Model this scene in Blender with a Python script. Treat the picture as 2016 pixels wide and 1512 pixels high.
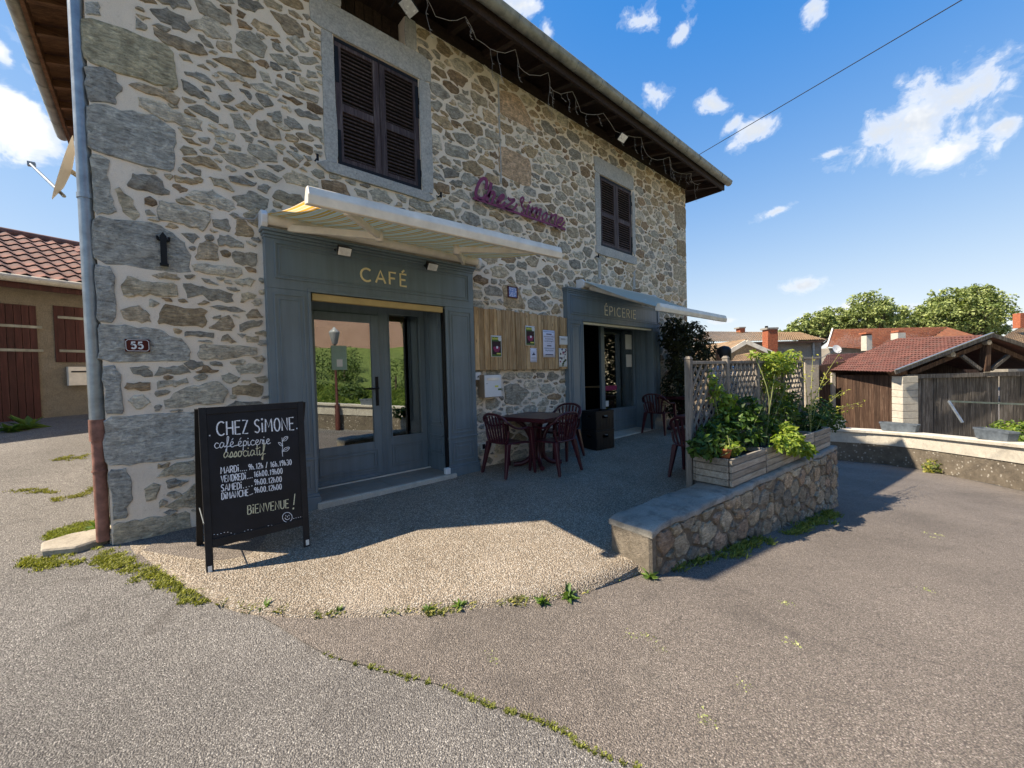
import bpy, bmesh, math, random
import numpy as np
from mathutils import Vector, Matrix
rnd=random.Random(7); nr=np.random.RandomState(7)
scn=bpy.context.scene
for o in list(bpy.data.objects): bpy.data.objects.remove(o)
COL=scn.collection
# ------------------------------------------------------------------ camera (solved from the photo's vanishing points)
IW,IH=2016.,1512.; FPX=794.26
YAW,PITCH,ROLL=[math.radians(a) for a in (41.786,-1.3505,-1.5931)]
CAM=np.array([0.,-4.7,1.4])
def _rows():
    cy,sy,cp,sp=math.cos(YAW),math.sin(YAW),math.cos(PITCH),math.sin(PITCH)
    F=np.array([sy*cp,cy*cp,sp]); R=np.array([cy,-sy,0.]); U=np.cross(R,F); c,s=math.cos(ROLL),math.sin(ROLL)
    return np.array([c*R+s*U,-s*R+c*U,F])
CM=_rows()
def ray(x,y): return CM.T@np.array([(x-IW/2)/FPX,-(y-IH/2)/FPX,1.])
def py(x,y,Y=0.): d=ray(x,y); return CAM+d*((Y-CAM[1])/d[1])
def pz(x,y,z): d=ray(x,y); return CAM+d*((z-CAM[2])/d[2])
def px(x,y,X): d=ray(x,y); return CAM+d*((X-CAM[0])/d[0])
def pd(x,y,dep): return CAM+ray(x,y)*dep
def pline(x,y,A,B):
    "pixel onto the vertical plane through A and B (plan points)"
    A=np.array(A[:2],float);B=np.array(B[:2],float);n=np.array([-(B-A)[1],(B-A)[0]]);d=ray(x,y)
    return CAM+d*((n@(A-CAM[:2]))/(n@d[:2]))
def pxarea(P): c=CM@(np.asarray(P)-CAM); return np.array([IW/2+FPX*c[0]/c[2],IH/2-FPX*c[1]/c[2],c[2]])
cam=bpy.data.cameras.new('camera'); co=bpy.data.objects.new('camera',cam); COL.objects.link(co)
cam.sensor_width=36; cam.lens=FPX/IW*36; cam.clip_start=.05; cam.clip_end=3000
m=Matrix([[CM[0][i],CM[1][i],-CM[2][i],CAM[i]] for i in range(3)]+[[0,0,0,1]]); co.matrix_world=m
scn.camera=co
scn.render.resolution_x=1024; scn.render.resolution_y=768
# ------------------------------------------------------------------ light
SUN_EL,SUN_AZ=math.radians(52),math.radians(30.8)
SUND=np.array([-math.cos(SUN_AZ)*math.cos(SUN_EL),math.sin(SUN_AZ)*math.cos(SUN_EL),math.sin(SUN_EL)])
SKY_STRENGTH=.15; SUN_STRENGTH=2.05; EXPOSURE=2.3; SKY_SAT=2.0; SKY_K=.6
CLOUD_EDGE,CLOUD_SHADE,CLOUD_LIT=(1.25,1.34,1.5),(1.05,1.12,1.22),(1.7,1.7,1.7)
sl=bpy.data.lights.new('sun','SUN'); sl.energy=SUN_STRENGTH; sl.angle=math.radians(.53); sl.color=(1,.87,.70)
so=bpy.data.objects.new('sun',sl); COL.objects.link(so); so.rotation_euler=Vector(SUND).to_track_quat('Z','Y').to_euler(); so.location=(-8,8,20)
vs=scn.view_settings; vs.view_transform='Standard'; vs.look='None'; vs.gamma=1; vs.exposure=EXPOSURE; vs.use_curve_mapping=False
# ------------------------------------------------------------------ node helper
class T:
    def __init__(s,tree): s.t=tree; s.k={}
    def n(s,typ,pr=None,**inp):
        nd=s.t.nodes.new(typ)
        for a,v in (pr or {}).items(): setattr(nd,a,v)
        for a,v in inp.items():
            key=int(a[1:]) if a[0]=='_' and a[1:].isdigit() else a.replace('_',' ')
            s.set(nd.inputs[key],v)
        return nd
    def set(s,sock,v):
        if isinstance(v,bpy.types.NodeSocket): s.t.links.new(v,sock)
        elif isinstance(v,bpy.types.Node): s.t.links.new(v.outputs[0],sock)
        else:
            if isinstance(v,(tuple,list)) and len(v)==3 and sock.type=='RGBA': v=(*v,1)
            sock.default_value=v
    def co(s,kind='Object'):
        if kind not in s.k: s.k[kind]=s.n('ShaderNodeTexCoord').outputs[kind]
        return s.k[kind]
    def map(s,vec=None,scale=(1,1,1),rot=(0,0,0),loc=(0,0,0)): return s.n('ShaderNodeMapping',None,Vector=vec or s.co(),Scale=scale,Rotation=rot,Location=loc).outputs[0]
    def noise(s,scale,detail=4,rough=.55,vec=None,dist=0.): return s.n('ShaderNodeTexNoise',None,Vector=vec or s.co(),Scale=scale,Detail=detail,Roughness=rough,Distortion=dist).outputs[0]
    def voro(s,scale,vec=None,feat='F1',out=0,rand=1.): return s.n('ShaderNodeTexVoronoi',{'feature':feat},Vector=vec or s.co(),Scale=scale,Randomness=rand).outputs[out]
    def ramp(s,fac,stops,interp='LINEAR'):
        r=s.n('ShaderNodeValToRGB',None,Fac=fac); e=r.color_ramp.elements; r.color_ramp.interpolation=interp
        while len(e)<len(stops): e.new(.5)
        for i,(p,c) in enumerate(stops):
            e[i].position=p; e[i].color=(c,c,c,1) if not isinstance(c,(tuple,list)) else (*c,1)
        return r.outputs[0]
    def mix(s,f,a,b,mode='MIX'):
        nd=s.n('ShaderNodeMix',{'data_type':'RGBA','blend_type':mode}); s.set(nd.inputs[0],f); s.set(nd.inputs[6],a); s.set(nd.inputs[7],b); return nd.outputs[2]
    def math(s,op,a,b=0.,c=None,clamp=False):
        nd=s.n('ShaderNodeMath',{'operation':op,'use_clamp':clamp}); s.set(nd.inputs[0],a); s.set(nd.inputs[1],b)
        if c is not None: s.set(nd.inputs[2],c)
        return nd.outputs[0]
    def bump(s,h,st=.3,dist=.01,nrm=None):
        nd=s.n('ShaderNodeBump',None,Height=h,Strength=st,Distance=dist)
        if nrm is not None: s.set(nd.inputs['Normal'],nrm)
        return nd.outputs[0]
    def attr(s,name,out='Color'): return s.n('ShaderNodeAttribute',{'attribute_name':name}).outputs[out]
def mat(name,fn):
    m=bpy.data.materials.new(name); m.use_nodes=True; t=T(m.node_tree); b=m.node_tree.nodes['Principled BSDF']
    b.inputs['Specular IOR Level'].default_value=.3
    for k,v in (fn(t) or {}).items(): t.set(b.inputs[k.replace('_',' ')],v)
    return m
def plain(name,c,rough=.6,var=.15,scale=12,bump=.1,metal=0.,bs=60,spec=.3):
    def f(t):
        n=t.noise(scale,6,.6); n2=t.noise(bs,4,.6)
        return dict(Base_Color=t.mix(1.,c,t.ramp(n,[(.3,1-var),(.7,1+var)]),'MULTIPLY'),Roughness=t.math('MULTIPLY_ADD',n,.2,rough-.1),Metallic=metal,Normal=t.bump(n2,bump,.004),Specular_IOR_Level=spec)
    return mat(name,f)
# ------------------------------------------------------------------ world: Nishita sky + clouds given by direction
wd=bpy.data.worlds.new('World'); scn.world=wd; wd.use_nodes=True; wt=T(wd.node_tree)
bg=wd.node_tree.nodes['Background']
sky=wt.n('ShaderNodeTexSky',{'sky_type':'NISHITA','sun_disc':False,'sun_elevation':SUN_EL,'sun_rotation':math.atan2(SUND[0],SUND[1]),'altitude':300,'air_density':1.0,'dust_density':.0,'ozone_density':2.})
def dirn(x,y): d=ray(x,y); return d/np.linalg.norm(d)
# centre pixel, half width px, half height px, tilt (deg, up to the right)
CL=[(1870,205,175,92,24),(1740,258,150,60,22),(1950,165,110,85,20),(1810,235,150,75,24),(1640,300,70,16,20),(1880,300,60,22,25),(1292,185,44,36,-10),(1400,208,46,26,0),(1440,245,35,12,45),
    (1490,255,62,28,28),(1275,45,50,34,0),(1345,60,26,55,-15),(1600,20,36,22,40),(1530,415,50,12,22),(1580,561,55,20,8),(1985,245,50,24,15),(1020,10,50,30,0),(1078,60,18,32,0),
    (40,255,120,50,-10),(30,200,60,18,-25),(0,100,18,25,0),(1640,618,140,16,14),(1800,605,60,14,5),(1950,600,40,20,0),(1420,632,30,7,0)]
dvec=wt.co('Generated')
blobs=[]
for (x,y,w,h,t) in CL:
    c=dirn(x,y); t=math.radians(t); e=dirn(x+w*math.cos(t),y-w*math.sin(t))-c; g=dirn(x+h*math.sin(t),y+h*math.cos(t))-c
    blobs.append((c,e,np.linalg.norm(e),np.linalg.norm(g)))
for i in range(7):   # the same fair-weather cumulus goes on round the rest of the sky
    az=math.radians(140+i*38+rnd.uniform(-9,9)); el=math.radians(rnd.uniform(12,50)); c=np.array([math.sin(az)*math.cos(el),math.cos(az)*math.cos(el),math.sin(el)])
    a=rnd.uniform(.1,.2); blobs.append((c,np.array([math.cos(az),-math.sin(az),0.]),a,a*.4))
acc=None
for c,u,a,b in blobs:
    u=u-c*(u@c); u/=np.linalg.norm(u); v=np.cross(c,u); eu=Matrix([[u[i],v[i],c[i]] for i in range(3)]).to_euler()
    q=wt.n('ShaderNodeMapping',{'vector_type':'TEXTURE'},Vector=dvec,Location=tuple(c),Rotation=tuple(eu),Scale=(a,b,.5)).outputs[0]
    q=wt.n('ShaderNodeVectorMath',{'operation':'LENGTH'},_0=q).outputs['Value']
    acc=q if acc is None else wt.math('SMOOTH_MIN',acc,q,.3)
acc=wt.math('SUBTRACT',1.,wt.math('MULTIPLY',wt.math('MINIMUM',acc,3.),.8))
cn=wt.noise(6.,5,.6,dvec,.1); cn2=wt.noise(21.,5,.66,wt.map(dvec,(1,1,1.25)),.4)
dens=wt.math('ADD',wt.math('MULTIPLY',acc,1.0),wt.math('MULTIPLY',wt.math('SUBTRACT',wt.math('ADD',wt.math('MULTIPLY',cn,.58),wt.math('MULTIPLY',cn2,.42)),.53),4.6))
mask=wt.ramp(dens,[(.0,0.),(.14,.12),(.5,.8),(.9,1.)],'EASE')
ccol=wt.mix(wt.ramp(dens,[(.3,0.),(.8,1.)]),CLOUD_EDGE,wt.mix(wt.ramp(cn,[(.5,0.),(.68,1.)]),CLOUD_SHADE,CLOUD_LIT))
skyc=wt.mix(1.,sky.outputs[0],wt.mix(1.,wt.mix(1.,sky.outputs[0],(SKY_K,)*3,'MULTIPLY'),(1.,1.,1.),'ADD'),'DIVIDE')
hs=wt.n('ShaderNodeHueSaturation',None,Hue=.522,Saturation=SKY_SAT,Value=1.0,Color=skyc)
wt.t.links.new(wt.mix(mask,hs.outputs[0],ccol),bg.inputs[0]); bg.inputs[1].default_value=SKY_STRENGTH
wd.cycles.sampling_method='MANUAL'; wd.cycles.sample_map_resolution=256
# ------------------------------------------------------------------ object helpers
def tag(o,label=None,cat=None,group=None,kind=None):
    for k,v in (('label',label),('category',cat),('group',group),('kind',kind)):
        if v: o[k]=v
    return o
def adopt(o,parent):
    if parent is None: return
    o.parent=parent
    if parent.parent is None and parent.type=='EMPTY': o.matrix_parent_inverse=parent.get('_l') and Matrix.Identity(4) or Matrix.Translation(-Vector(parent.location))
def thing(name,label,cat,loc=(0,0,0),group=None,local=False,rz=0.):
    o=bpy.data.objects.new(name,None); COL.objects.link(o); o.location=tuple(float(v) for v in loc); o.empty_display_size=.1; o.rotation_euler=(0,0,rz)
    LOCAL[o.name]=local
    return tag(o,label,cat,group)
LOCAL={}
def link(name,me,material,parent=None):
    o=bpy.data.objects.new(name,me); COL.objects.link(o)
    if material is not None: me.materials.append(material)
    if parent is not None:
        o.parent=parent
        if parent.type=='EMPTY' and not LOCAL.get(parent.name): o.matrix_parent_inverse=Matrix.Translation(-Vector(parent.location))
    return o
def copy_tree(o,parent=None):
    c=o.copy(); COL.objects.link(c); LOCAL[c.name]=True
    if parent is not None: c.parent=parent
    for ch in list(o.children): copy_tree(ch,c)
    return c
class MB:
    def __init__(s): s.v=[]; s.f=[]; s.sm=[]
    def add(s,vs,fs,smooth=False):
        b=len(s.v); s.v+= [tuple(map(float,p)) for p in vs]; s.f+=[tuple(b+i for i in f) for f in fs]; s.sm+=[smooth]*len(fs); return s
    def box(s,a,b):
        (x0,y0,z0),(x1,y1,z1)=[[min(p,q) for p,q in zip(a,b)],[max(p,q) for p,q in zip(a,b)]]
        return s.hexa([(x0,y0,z0),(x1,y0,z0),(x1,y1,z0),(x0,y1,z0),(x0,y0,z1),(x1,y0,z1),(x1,y1,z1),(x0,y1,z1)])
    def hexa(s,p): return s.add(p,[(0,3,2,1),(4,5,6,7),(0,1,5,4),(1,2,6,5),(2,3,7,6),(3,0,4,7)])
    def bar(s,a,b,w,h,up=(0,0,1)):
        "beam from a to b, w across, h along up"
        a=np.array(a,float);b=np.array(b,float);d=(b-a)/np.linalg.norm(b-a);u=np.array(up,float);sd=np.cross(d,u);sd/=np.linalg.norm(sd);u=np.cross(sd,d)
        q=[(-1,-1),(1,-1),(1,1),(-1,1)]
        return s.hexa([a+sd*i*w/2+u*j*h/2 for i,j in q]+[b+sd*i*w/2+u*j*h/2 for i,j in q])
    def prism(s,poly,n,t):
        "planar polygon thickened by t along n"
        n=np.array(n,float);n/=np.linalg.norm(n);P=[np.array(p,float) for p in poly];k=len(P)
        return s.add(P+[p+n*t for p in P],[tuple(range(k))[::-1],tuple(range(k,2*k))]+[(i,(i+1)%k,k+(i+1)%k,k+i) for i in range(k)])
    def tube(s,path,r,seg=8,cap=True,sq=1.):
        P=[np.array(p,float) for p in path]; n=len(P); R=r if hasattr(r,'__len__') else [r]*n
        tg=[P[min(i+1,n-1)]-P[max(i-1,0)] for i in range(n)]; tg=[t/(np.linalg.norm(t)+1e-9) for t in tg]
        u=np.cross(tg[0],(0,0,1.)); 
        if np.linalg.norm(u)<.05: u=np.cross(tg[0],(1.,0,0))
        u/=np.linalg.norm(u); vs=[]
        for i in range(n):
            u=u-tg[i]*(u@tg[i]); u/=np.linalg.norm(u)+1e-9; w=np.cross(tg[i],u)
            for k in range(seg): a=2*math.pi*k/seg; vs.append(P[i]+R[i]*(math.cos(a)*u+sq*math.sin(a)*w))
        fs=[(i*seg+k,i*seg+(k+1)%seg,(i+1)*seg+(k+1)%seg,(i+1)*seg+k) for i in range(n-1) for k in range(seg)]
        s.add(vs,fs,True)
        if cap: s.add(vs[:seg],[tuple(range(seg))[::-1]]); s.add(vs[-seg:],[tuple(range(seg))])
        return s
    def lathe(s,prof,c=(0,0,0),seg=20,sq=1.):
        n=len(prof); vs=[(c[0]+r*math.cos(2*math.pi*k/seg),c[1]+r*sq*math.sin(2*math.pi*k/seg),c[2]+z) for r,z in prof for k in range(seg)]
        return s.add(vs,[(i*seg+k,i*seg+(k+1)%seg,(i+1)*seg+(k+1)%seg,(i+1)*seg+k) for i in range(n-1) for k in range(seg)],True)
    def ribbon(s,path,widths,n,t):
        "flat stroke along a planar path, thickened by t along n"
        n=np.array(n,float);n/=np.linalg.norm(n);P=[np.array(p,float) for p in path];k=len(P);W=widths if hasattr(widths,'__len__') else [widths]*k
        L=[];Rr=[]
        for i in range(k):
            d=P[min(i+1,k-1)]-P[max(i-1,0)]; sd=np.cross(n,d); sd/=np.linalg.norm(sd)+1e-9; L.append(P[i]+sd*W[i]/2); Rr.append(P[i]-sd*W[i]/2)
        v=L+Rr+[p+n*t for p in L]+[p+n*t for p in Rr]; f=[]
        for i in range(k-1):
            f+=[(i,i+1,k+i+1,k+i),(2*k+i,3*k+i,3*k+i+1,2*k+i+1),(i,2*k+i,2*k+i+1,i+1),(k+i,k+i+1,3*k+i+1,3*k+i)]
        f+=[(0,k,3*k,2*k),(k-1,3*k-1,4*k-1,2*k-1)]
        return s.add(v,f)
    def grid(s,fn,nu,nv,smooth=True):
        vs=[fn(i/nu,j/nv) for j in range(nv+1) for i in range(nu+1)]; w=nu+1
        return s.add(vs,[(j*w+i,j*w+i+1,(j+1)*w+i+1,(j+1)*w+i) for j in range(nv) for i in range(nu)],smooth)
    def mesh(s,name='m'):
        me=bpy.data.meshes.new(name); me.from_pydata(s.v,[],s.f); me.polygons.foreach_set('use_smooth',s.sm); me.update(); return me
    def build(s,name,material,parent=None,bevel=0.,solid=0.,sub=0):
        me=s.mesh(name)
        if bevel: 
            bm=bmesh.new(); bm.from_mesh(me); bmesh.ops.recalc_face_normals(bm,faces=bm.faces); bmesh.ops.bevel(bm,geom=[e for e in bm.edges if e.calc_face_angle(0)>.5],offset=bevel,segments=1,affect='EDGES',clamp_overlap=True); bm.to_mesh(me); bm.free()
        else:
            bm=bmesh.new(); bm.from_mesh(me); bmesh.ops.recalc_face_normals(bm,faces=bm.faces); bm.to_mesh(me); bm.free()
        o=link(name,me,material,parent)
        if solid: md=o.modifiers.new('solid','SOLIDIFY'); md.thickness=solid; md.offset=0
        if sub: md=o.modifiers.new('sub','SUBSURF'); md.levels=sub; md.render_levels=sub
        return o
def setcol(me,cols,name='col'):
    a=me.color_attributes.new(name,'FLOAT_COLOR','POINT'); c=np.ones((len(me.vertices),4),np.float32); c[:,:3]=cols; a.data.foreach_set('color',c.ravel())
def npmesh(name,V,F):
    "V (n,3), F (m,k) same size faces"
    me=bpy.data.meshes.new(name); k=F.shape[1]; me.vertices.add(len(V)); me.vertices.foreach_set('co',np.asarray(V,np.float32).ravel())
    me.loops.add(F.size); me.loops.foreach_set('vertex_index',F.astype(np.int32).ravel()); me.polygons.add(len(F))
    me.polygons.foreach_set('loop_start',np.arange(0,F.size,k,dtype=np.int32)); me.update(calc_edges=True); me.validate(); return me
def smooth(pts,n=6,closed=False):
    P=[np.array(p,float) for p in pts]; out=[]; k=len(P)
    rng=range(k if closed else k-1)
    for i in rng:
        p0=P[(i-1)%k] if closed or i>0 else 2*P[0]-P[1]; p1=P[i]; p2=P[(i+1)%k]; p3=P[(i+2)%k] if closed or i<k-2 else 2*P[-1]-P[-2]
        for j in range(n):
            t=j/n; out.append(.5*((2*p1)+(-p0+p2)*t+(2*p0-5*p1+4*p2-p3)*t*t+(-p0+3*p1-3*p2+p3)*t**3))
    if not closed: out.append(P[-1])
    return out
def leafcloud(name,C,Nrm,size,material,parent,colA,colB,aspect=.55,droop=.25,fold=.25,seed=1):
    "leaf-sized folded faces at points C, facing roughly Nrm"
    r=np.random.RandomState(seed); n=len(C); C=np.asarray(C,float)
    nn=np.asarray(Nrm,float)+r.normal(0,.55,(n,3)); nn/=np.linalg.norm(nn,axis=1)[:,None]+1e-9
    t=np.cross(nn,r.normal(0,1,(n,3))); t/=np.linalg.norm(t,axis=1)[:,None]+1e-9; t[:,2]-=droop; t/=np.linalg.norm(t,axis=1)[:,None]+1e-9
    b=np.cross(nn,t); b/=np.linalg.norm(b,axis=1)[:,None]+1e-9; nn=np.cross(t,b)
    s=(size*r.uniform(.55,1.25,n))[:,None]
    base=C; tip=C+t*s; mid=C+t*s*.45; l=mid+b*s*aspect*.5+nn*s*fold*.5; rr=mid-b*s*aspect*.5+nn*s*fold*.5
    V=np.stack([base,l,tip,rr],1).reshape(-1,3); i=np.arange(n)*4
    F=np.concatenate([np.stack([i,i+1,i+2],1),np.stack([i,i+2,i+3],1)])
    me=npmesh(name,V,F); k=r.uniform(0,1,n)**1.2; cols=np.outer(1-k,colA)+np.outer(k,colB); cols*=r.uniform(.75,1.25,n)[:,None]
    setcol(me,np.repeat(cols,4,0)); return link(name,me,material,parent)
# ------------------------------------------------------------------ ground heights
def sp(x,k=.4): return math.log1p(math.exp(max(-40,min(40,x/k))))*k
def sst(a,b,x): t=min(1,max(0,(x-a)/(b-a))); return t*t*(3-2*t)
def zroad(X,Y):
    s=min(sp(X-2.2),22.); z=-.13-.116*s+.0011*s*s
    w=1-sst(.2,2.2,X); z+=.1*sp(min(Y,14)+2.1,.3)*w
    return z
def zter(X,Y): return .06+.06*min(Y,.0)+.008*(X-4)+.06*sp(.7-X,.1)
PAR=[(15.0,3.5),(15.3,-.5),(15.42,-2.05),(15.75,-2.93),(15.45,-3.8),(14.4,-4.72),(13.3,-5.5),(10.2,-7.3),(7.,-8.9),(4.9,-9.7),(1.,-10.9),(-4.,-12.2),(-12.,-13.8)]
PARS=[p for p in smooth(PAR,5)]
PA=np.array(PARS)
def pardist(X,Y):
    "signed distance to the parapet line, positive on its far side"
    d=PA[1:]-PA[:-1]; r=np.array([X,Y])-PA[:-1]; t=np.clip((r*d).sum(1)/(d*d).sum(1),0,1); q=r-d*t[:,None]; dist=np.hypot(q[:,0],q[:,1]); i=int(dist.argmin())
    c=d[i][0]*r[i][1]-d[i][1]*r[i][0]; return dist[i]*(1 if c>0 else -1)
def zground(X,Y):
    z=zroad(X,Y)
    if X>-14 and (X>3 or Y<-6):
        p=pardist(X,Y)
        if p>.05:
            low=-2.6 if X>11 and Y>-8 else z+.55*sst(11,6,X)
            z=z+(low-z)*sst(.05,.4,p)
    if X>16: z=min(z,-2.6)
    return z
# ------------------------------------------------------------------ materials
def f_asphalt(base,speck):
    def f(t):
        v=t.voro(150,out=1); d=t.voro(150); big=t.noise(.55,6,.62); fine=t.noise(160,3,.7)
        sep=t.n('ShaderNodeSeparateColor',None,Color=v).outputs[0]
        c=t.mix(t.ramp(sep,[(.0,0.),(.6,.22),(.9,.5),(.985,1.)]),base,speck)
        c=t.mix(1.,c,t.ramp(big,[(.3,.7),(.5,.98),(.7,1.2)]),'MULTIPLY')
        c=t.mix(t.math('MULTIPLY',t.ramp(d,[(.35,0.),(.75,1.)]),.75),c,(.05,.046,.042))
        c=t.mix(t.ramp(t.noise(2.3,8,.7),[(.62,0.),(.75,.35)]),c,(.2,.18,.15))
        st=t.noise(3.1,7,.7,t.map(loc=(8,3,2)),1.2); c=t.mix(t.ramp(st,[(.55,0.),(.7,.5)]),c,(.085,.075,.065))
        cr=t.voro(.45,t.n('ShaderNodeVectorMath',{'operation':'ADD'},_0=t.co(),_1=t.n('ShaderNodeVectorMath',{'operation':'SCALE'},_0=t.n('ShaderNodeTexNoise',None,Vector=t.co(),Scale=2.5,Detail=5).outputs[1],Scale=.5).outputs[0]).outputs[0],'DISTANCE_TO_EDGE')
        c=t.mix(t.math('MULTIPLY',t.ramp(cr,[(.0,.45),(.006,0.)]),t.ramp(big,[(.45,0.),(.6,1.)])),c,(.03,.028,.025))
        h=t.math('ADD',t.math('MULTIPLY',d,-1.),t.math('MULTIPLY',fine,.25))
        return dict(Base_Color=c,Roughness=.85,Normal=t.bump(h,1.,.007),Specular_IOR_Level=.25)
    return f
M_ASPH=mat('grey asphalt',f_asphalt((.165,.152,.138),(.5,.47,.42)))
M_ASPHB=mat('brown asphalt',f_asphalt((.175,.147,.122),(.46,.4,.34)))
def f_agg(t):
    v=t.voro(88,out=1); d=t.voro(88); sep=t.n('ShaderNodeSeparateColor',None,Color=v)
    c=t.ramp(sep.outputs[0],[(0,(.2,.15,.105)),(.3,(.36,.285,.205)),(.6,(.48,.39,.285)),(.85,(.56,.49,.39)),(1,(.66,.61,.52))])
    c=t.mix(t.ramp(d,[(.32,0.),(.62,.85)]),c,(.17,.145,.11))
    c=t.mix(1.,c,t.ramp(t.noise(1.1,6,.65),[(.25,.66),(.7,1.08)]),'MULTIPLY')
    sm=t.ramp(t.noise(1.7,5,.6,t.map(loc=(4,2,1))),[(.55,0.),(.68,.8)])   # worn smooth cement patches
    c=t.mix(t.math('MULTIPLY',sm,.45),c,(.36,.31,.25))
    return dict(Base_Color=c,Roughness=.8,Normal=t.bump(t.math('MULTIPLY',d,-1.),.9,.012))
M_AGG=mat('exposed aggregate',f_agg)
def f_stone(t):
    a=t.attr('col'); n=t.noise(14,10,.68,dist=.4); n2=t.noise(55,6,.65); n3=t.noise(6,5,.6,t.map(loc=(5,5,5)))
    gr=t.noise(42,7,.66,t.map(scale=(.4,1,1.5),rot=(0,.35,0)),.7)
    c=t.mix(1.,a,t.ramp(n,[(.28,(.62,.6,.55)),(.5,(1.2,1.16,1.06)),(.72,(1.85,1.8,1.64))]),'MULTIPLY')
    c=t.mix(1.,c,t.ramp(gr,[(.32,.62),(.5,1.08),(.68,1.55)]),'MULTIPLY')
    c=t.mix(t.ramp(n3,[(.55,0.),(.72,.45)]),c,(.2,.13,.06))
    c=t.mix(t.ramp(n2,[(.6,0.),(.75,.55)]),c,(.42,.41,.38))
    c=t.mix(t.ramp(t.noise(30,8,.7,t.map(loc=(9,1,3))),[(.6,0.),(.7,.6)]),c,(.05,.048,.045))
    return dict(Base_Color=c,Roughness=.85,Normal=t.bump(t.math('ADD',n,t.math('MULTIPLY',t.math('ADD',n2,gr),.7)),1.,.03))
M_STONE=mat('rubble stone',f_stone)
def f_mortar(t):
    n=t.noise(2.2,6,.6); n2=t.noise(180,4,.7); n3=t.noise(30,6,.6)
    c=t.ramp(n,[(.3,(.81,.70,.56)),(.55,(.87,.765,.62)),(.75,(.88,.75,.57))])
    c=t.mix(1.,c,t.ramp(n2,[(.3,.82),(.7,1.12)]),'MULTIPLY')
    c=t.mix(t.ramp(n3,[(.58,0.),(.75,.5)]),c,(.5,.42,.32)); c=t.mix(t.ramp(t.noise(.8,7,.7,t.map(scale=(1,1,.45),loc=(3,3,3))),[(.55,0.),(.72,.35)]),c,(.52,.45,.36))
    return dict(Base_Color=c,Roughness=.95,Normal=t.bump(t.math('ADD',n3,t.math('MULTIPLY',n2,.6)),.6,.012),Specular_IOR_Level=.1)
M_MORTAR=mat('lime mortar',f_mortar)
def f_limestone(t):
    n=t.noise(40,8,.7); n2=t.noise(5,6,.65); v=t.noise(75,5,.6,t.map(scale=(1,1,.6)))
    c=t.ramp(n2,[(.3,(.37,.375,.36)),(.6,(.46,.455,.42)),(.75,(.5,.465,.40))])
    c=t.mix(1.,c,t.ramp(n,[(.3,.7),(.65,1.18)]),'MULTIPLY'); c=t.mix(t.ramp(v,[(.63,0.),(.7,.7)]),c,(.13,.13,.125))
    return dict(Base_Color=c,Roughness=.85,Normal=t.bump(t.math('ADD',n,v),.6,.012))
M_LIME=mat('grey dressed stone',f_limestone)
def f_ret(t):
    n=t.noise(25,8,.7); c=t.ramp(t.noise(3,6,.65),[(.3,(.16,.135,.1)),(.6,(.27,.23,.175)),(.8,(.33,.29,.23))])
    c=t.mix(1.,c,t.ramp(n,[(.3,.6),(.7,1.2)]),'MULTIPLY')
    return dict(Base_Color=c,Roughness=.95,Normal=t.bump(t.math('ADD',n,t.noise(110,4,.7)),.9,.02))
M_RETM=mat('old cement mortar',f_ret)
def f_conc(a,b,dark):
    def f(t):
        n=t.noise(3.5,8,.7); n2=t.noise(90,4,.7)
        c=t.ramp(n,[(.28,a),(.62,b)]); c=t.mix(t.ramp(t.noise(7,8,.72,t.map(loc=(2,7,1))),[(.5,0.),(.7,.75)]),c,dark); c=t.mix(1.,c,t.ramp(n2,[(.3,.8),(.7,1.15)]),'MULTIPLY')
        return dict(Base_Color=c,Roughness=.92,Normal=t.bump(t.math('ADD',n,t.math('MULTIPLY',n2,.5)),.6,.015))
    return f
M_COPE=mat('weathered concrete coping',f_conc((.2,.19,.165),(.33,.31,.265),(.08,.078,.07)))
M_CEM=mat('pale cement',f_conc((.44,.4,.33),(.58,.54,.45),(.36,.33,.28)))
def f_paint(t):
    n=t.noise(1.6,4,.6); n2=t.noise(45,5,.6)
    c=t.mix(1.,(.145,.188,.212),t.ramp(n,[(.3,.9),(.7,1.1)]),'MULTIPLY'); c=t.mix(t.ramp(t.noise(9,7,.75),[(.66,0.),(.74,.2)]),c,(.26,.28,.28)); c=t.mix(1.,c,t.ramp(t.noise(14,5,.6,t.map(scale=(1,1,.06))),[(.3,.86),(.7,1.12)]),'MULTIPLY'); c=t.mix(t.ramp(t.noise(28,6,.7,t.map(loc=(1,6,2))),[(.68,0.),(.73,.5)]),c,(.045,.055,.06))
    return dict(Base_Color=c,Roughness=t.math('MULTIPLY_ADD',n2,.15,.36),Normal=t.bump(n2,.06,.003),Specular_IOR_Level=.5)
M_PAINT=mat('blue grey paint',f_paint)
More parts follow.
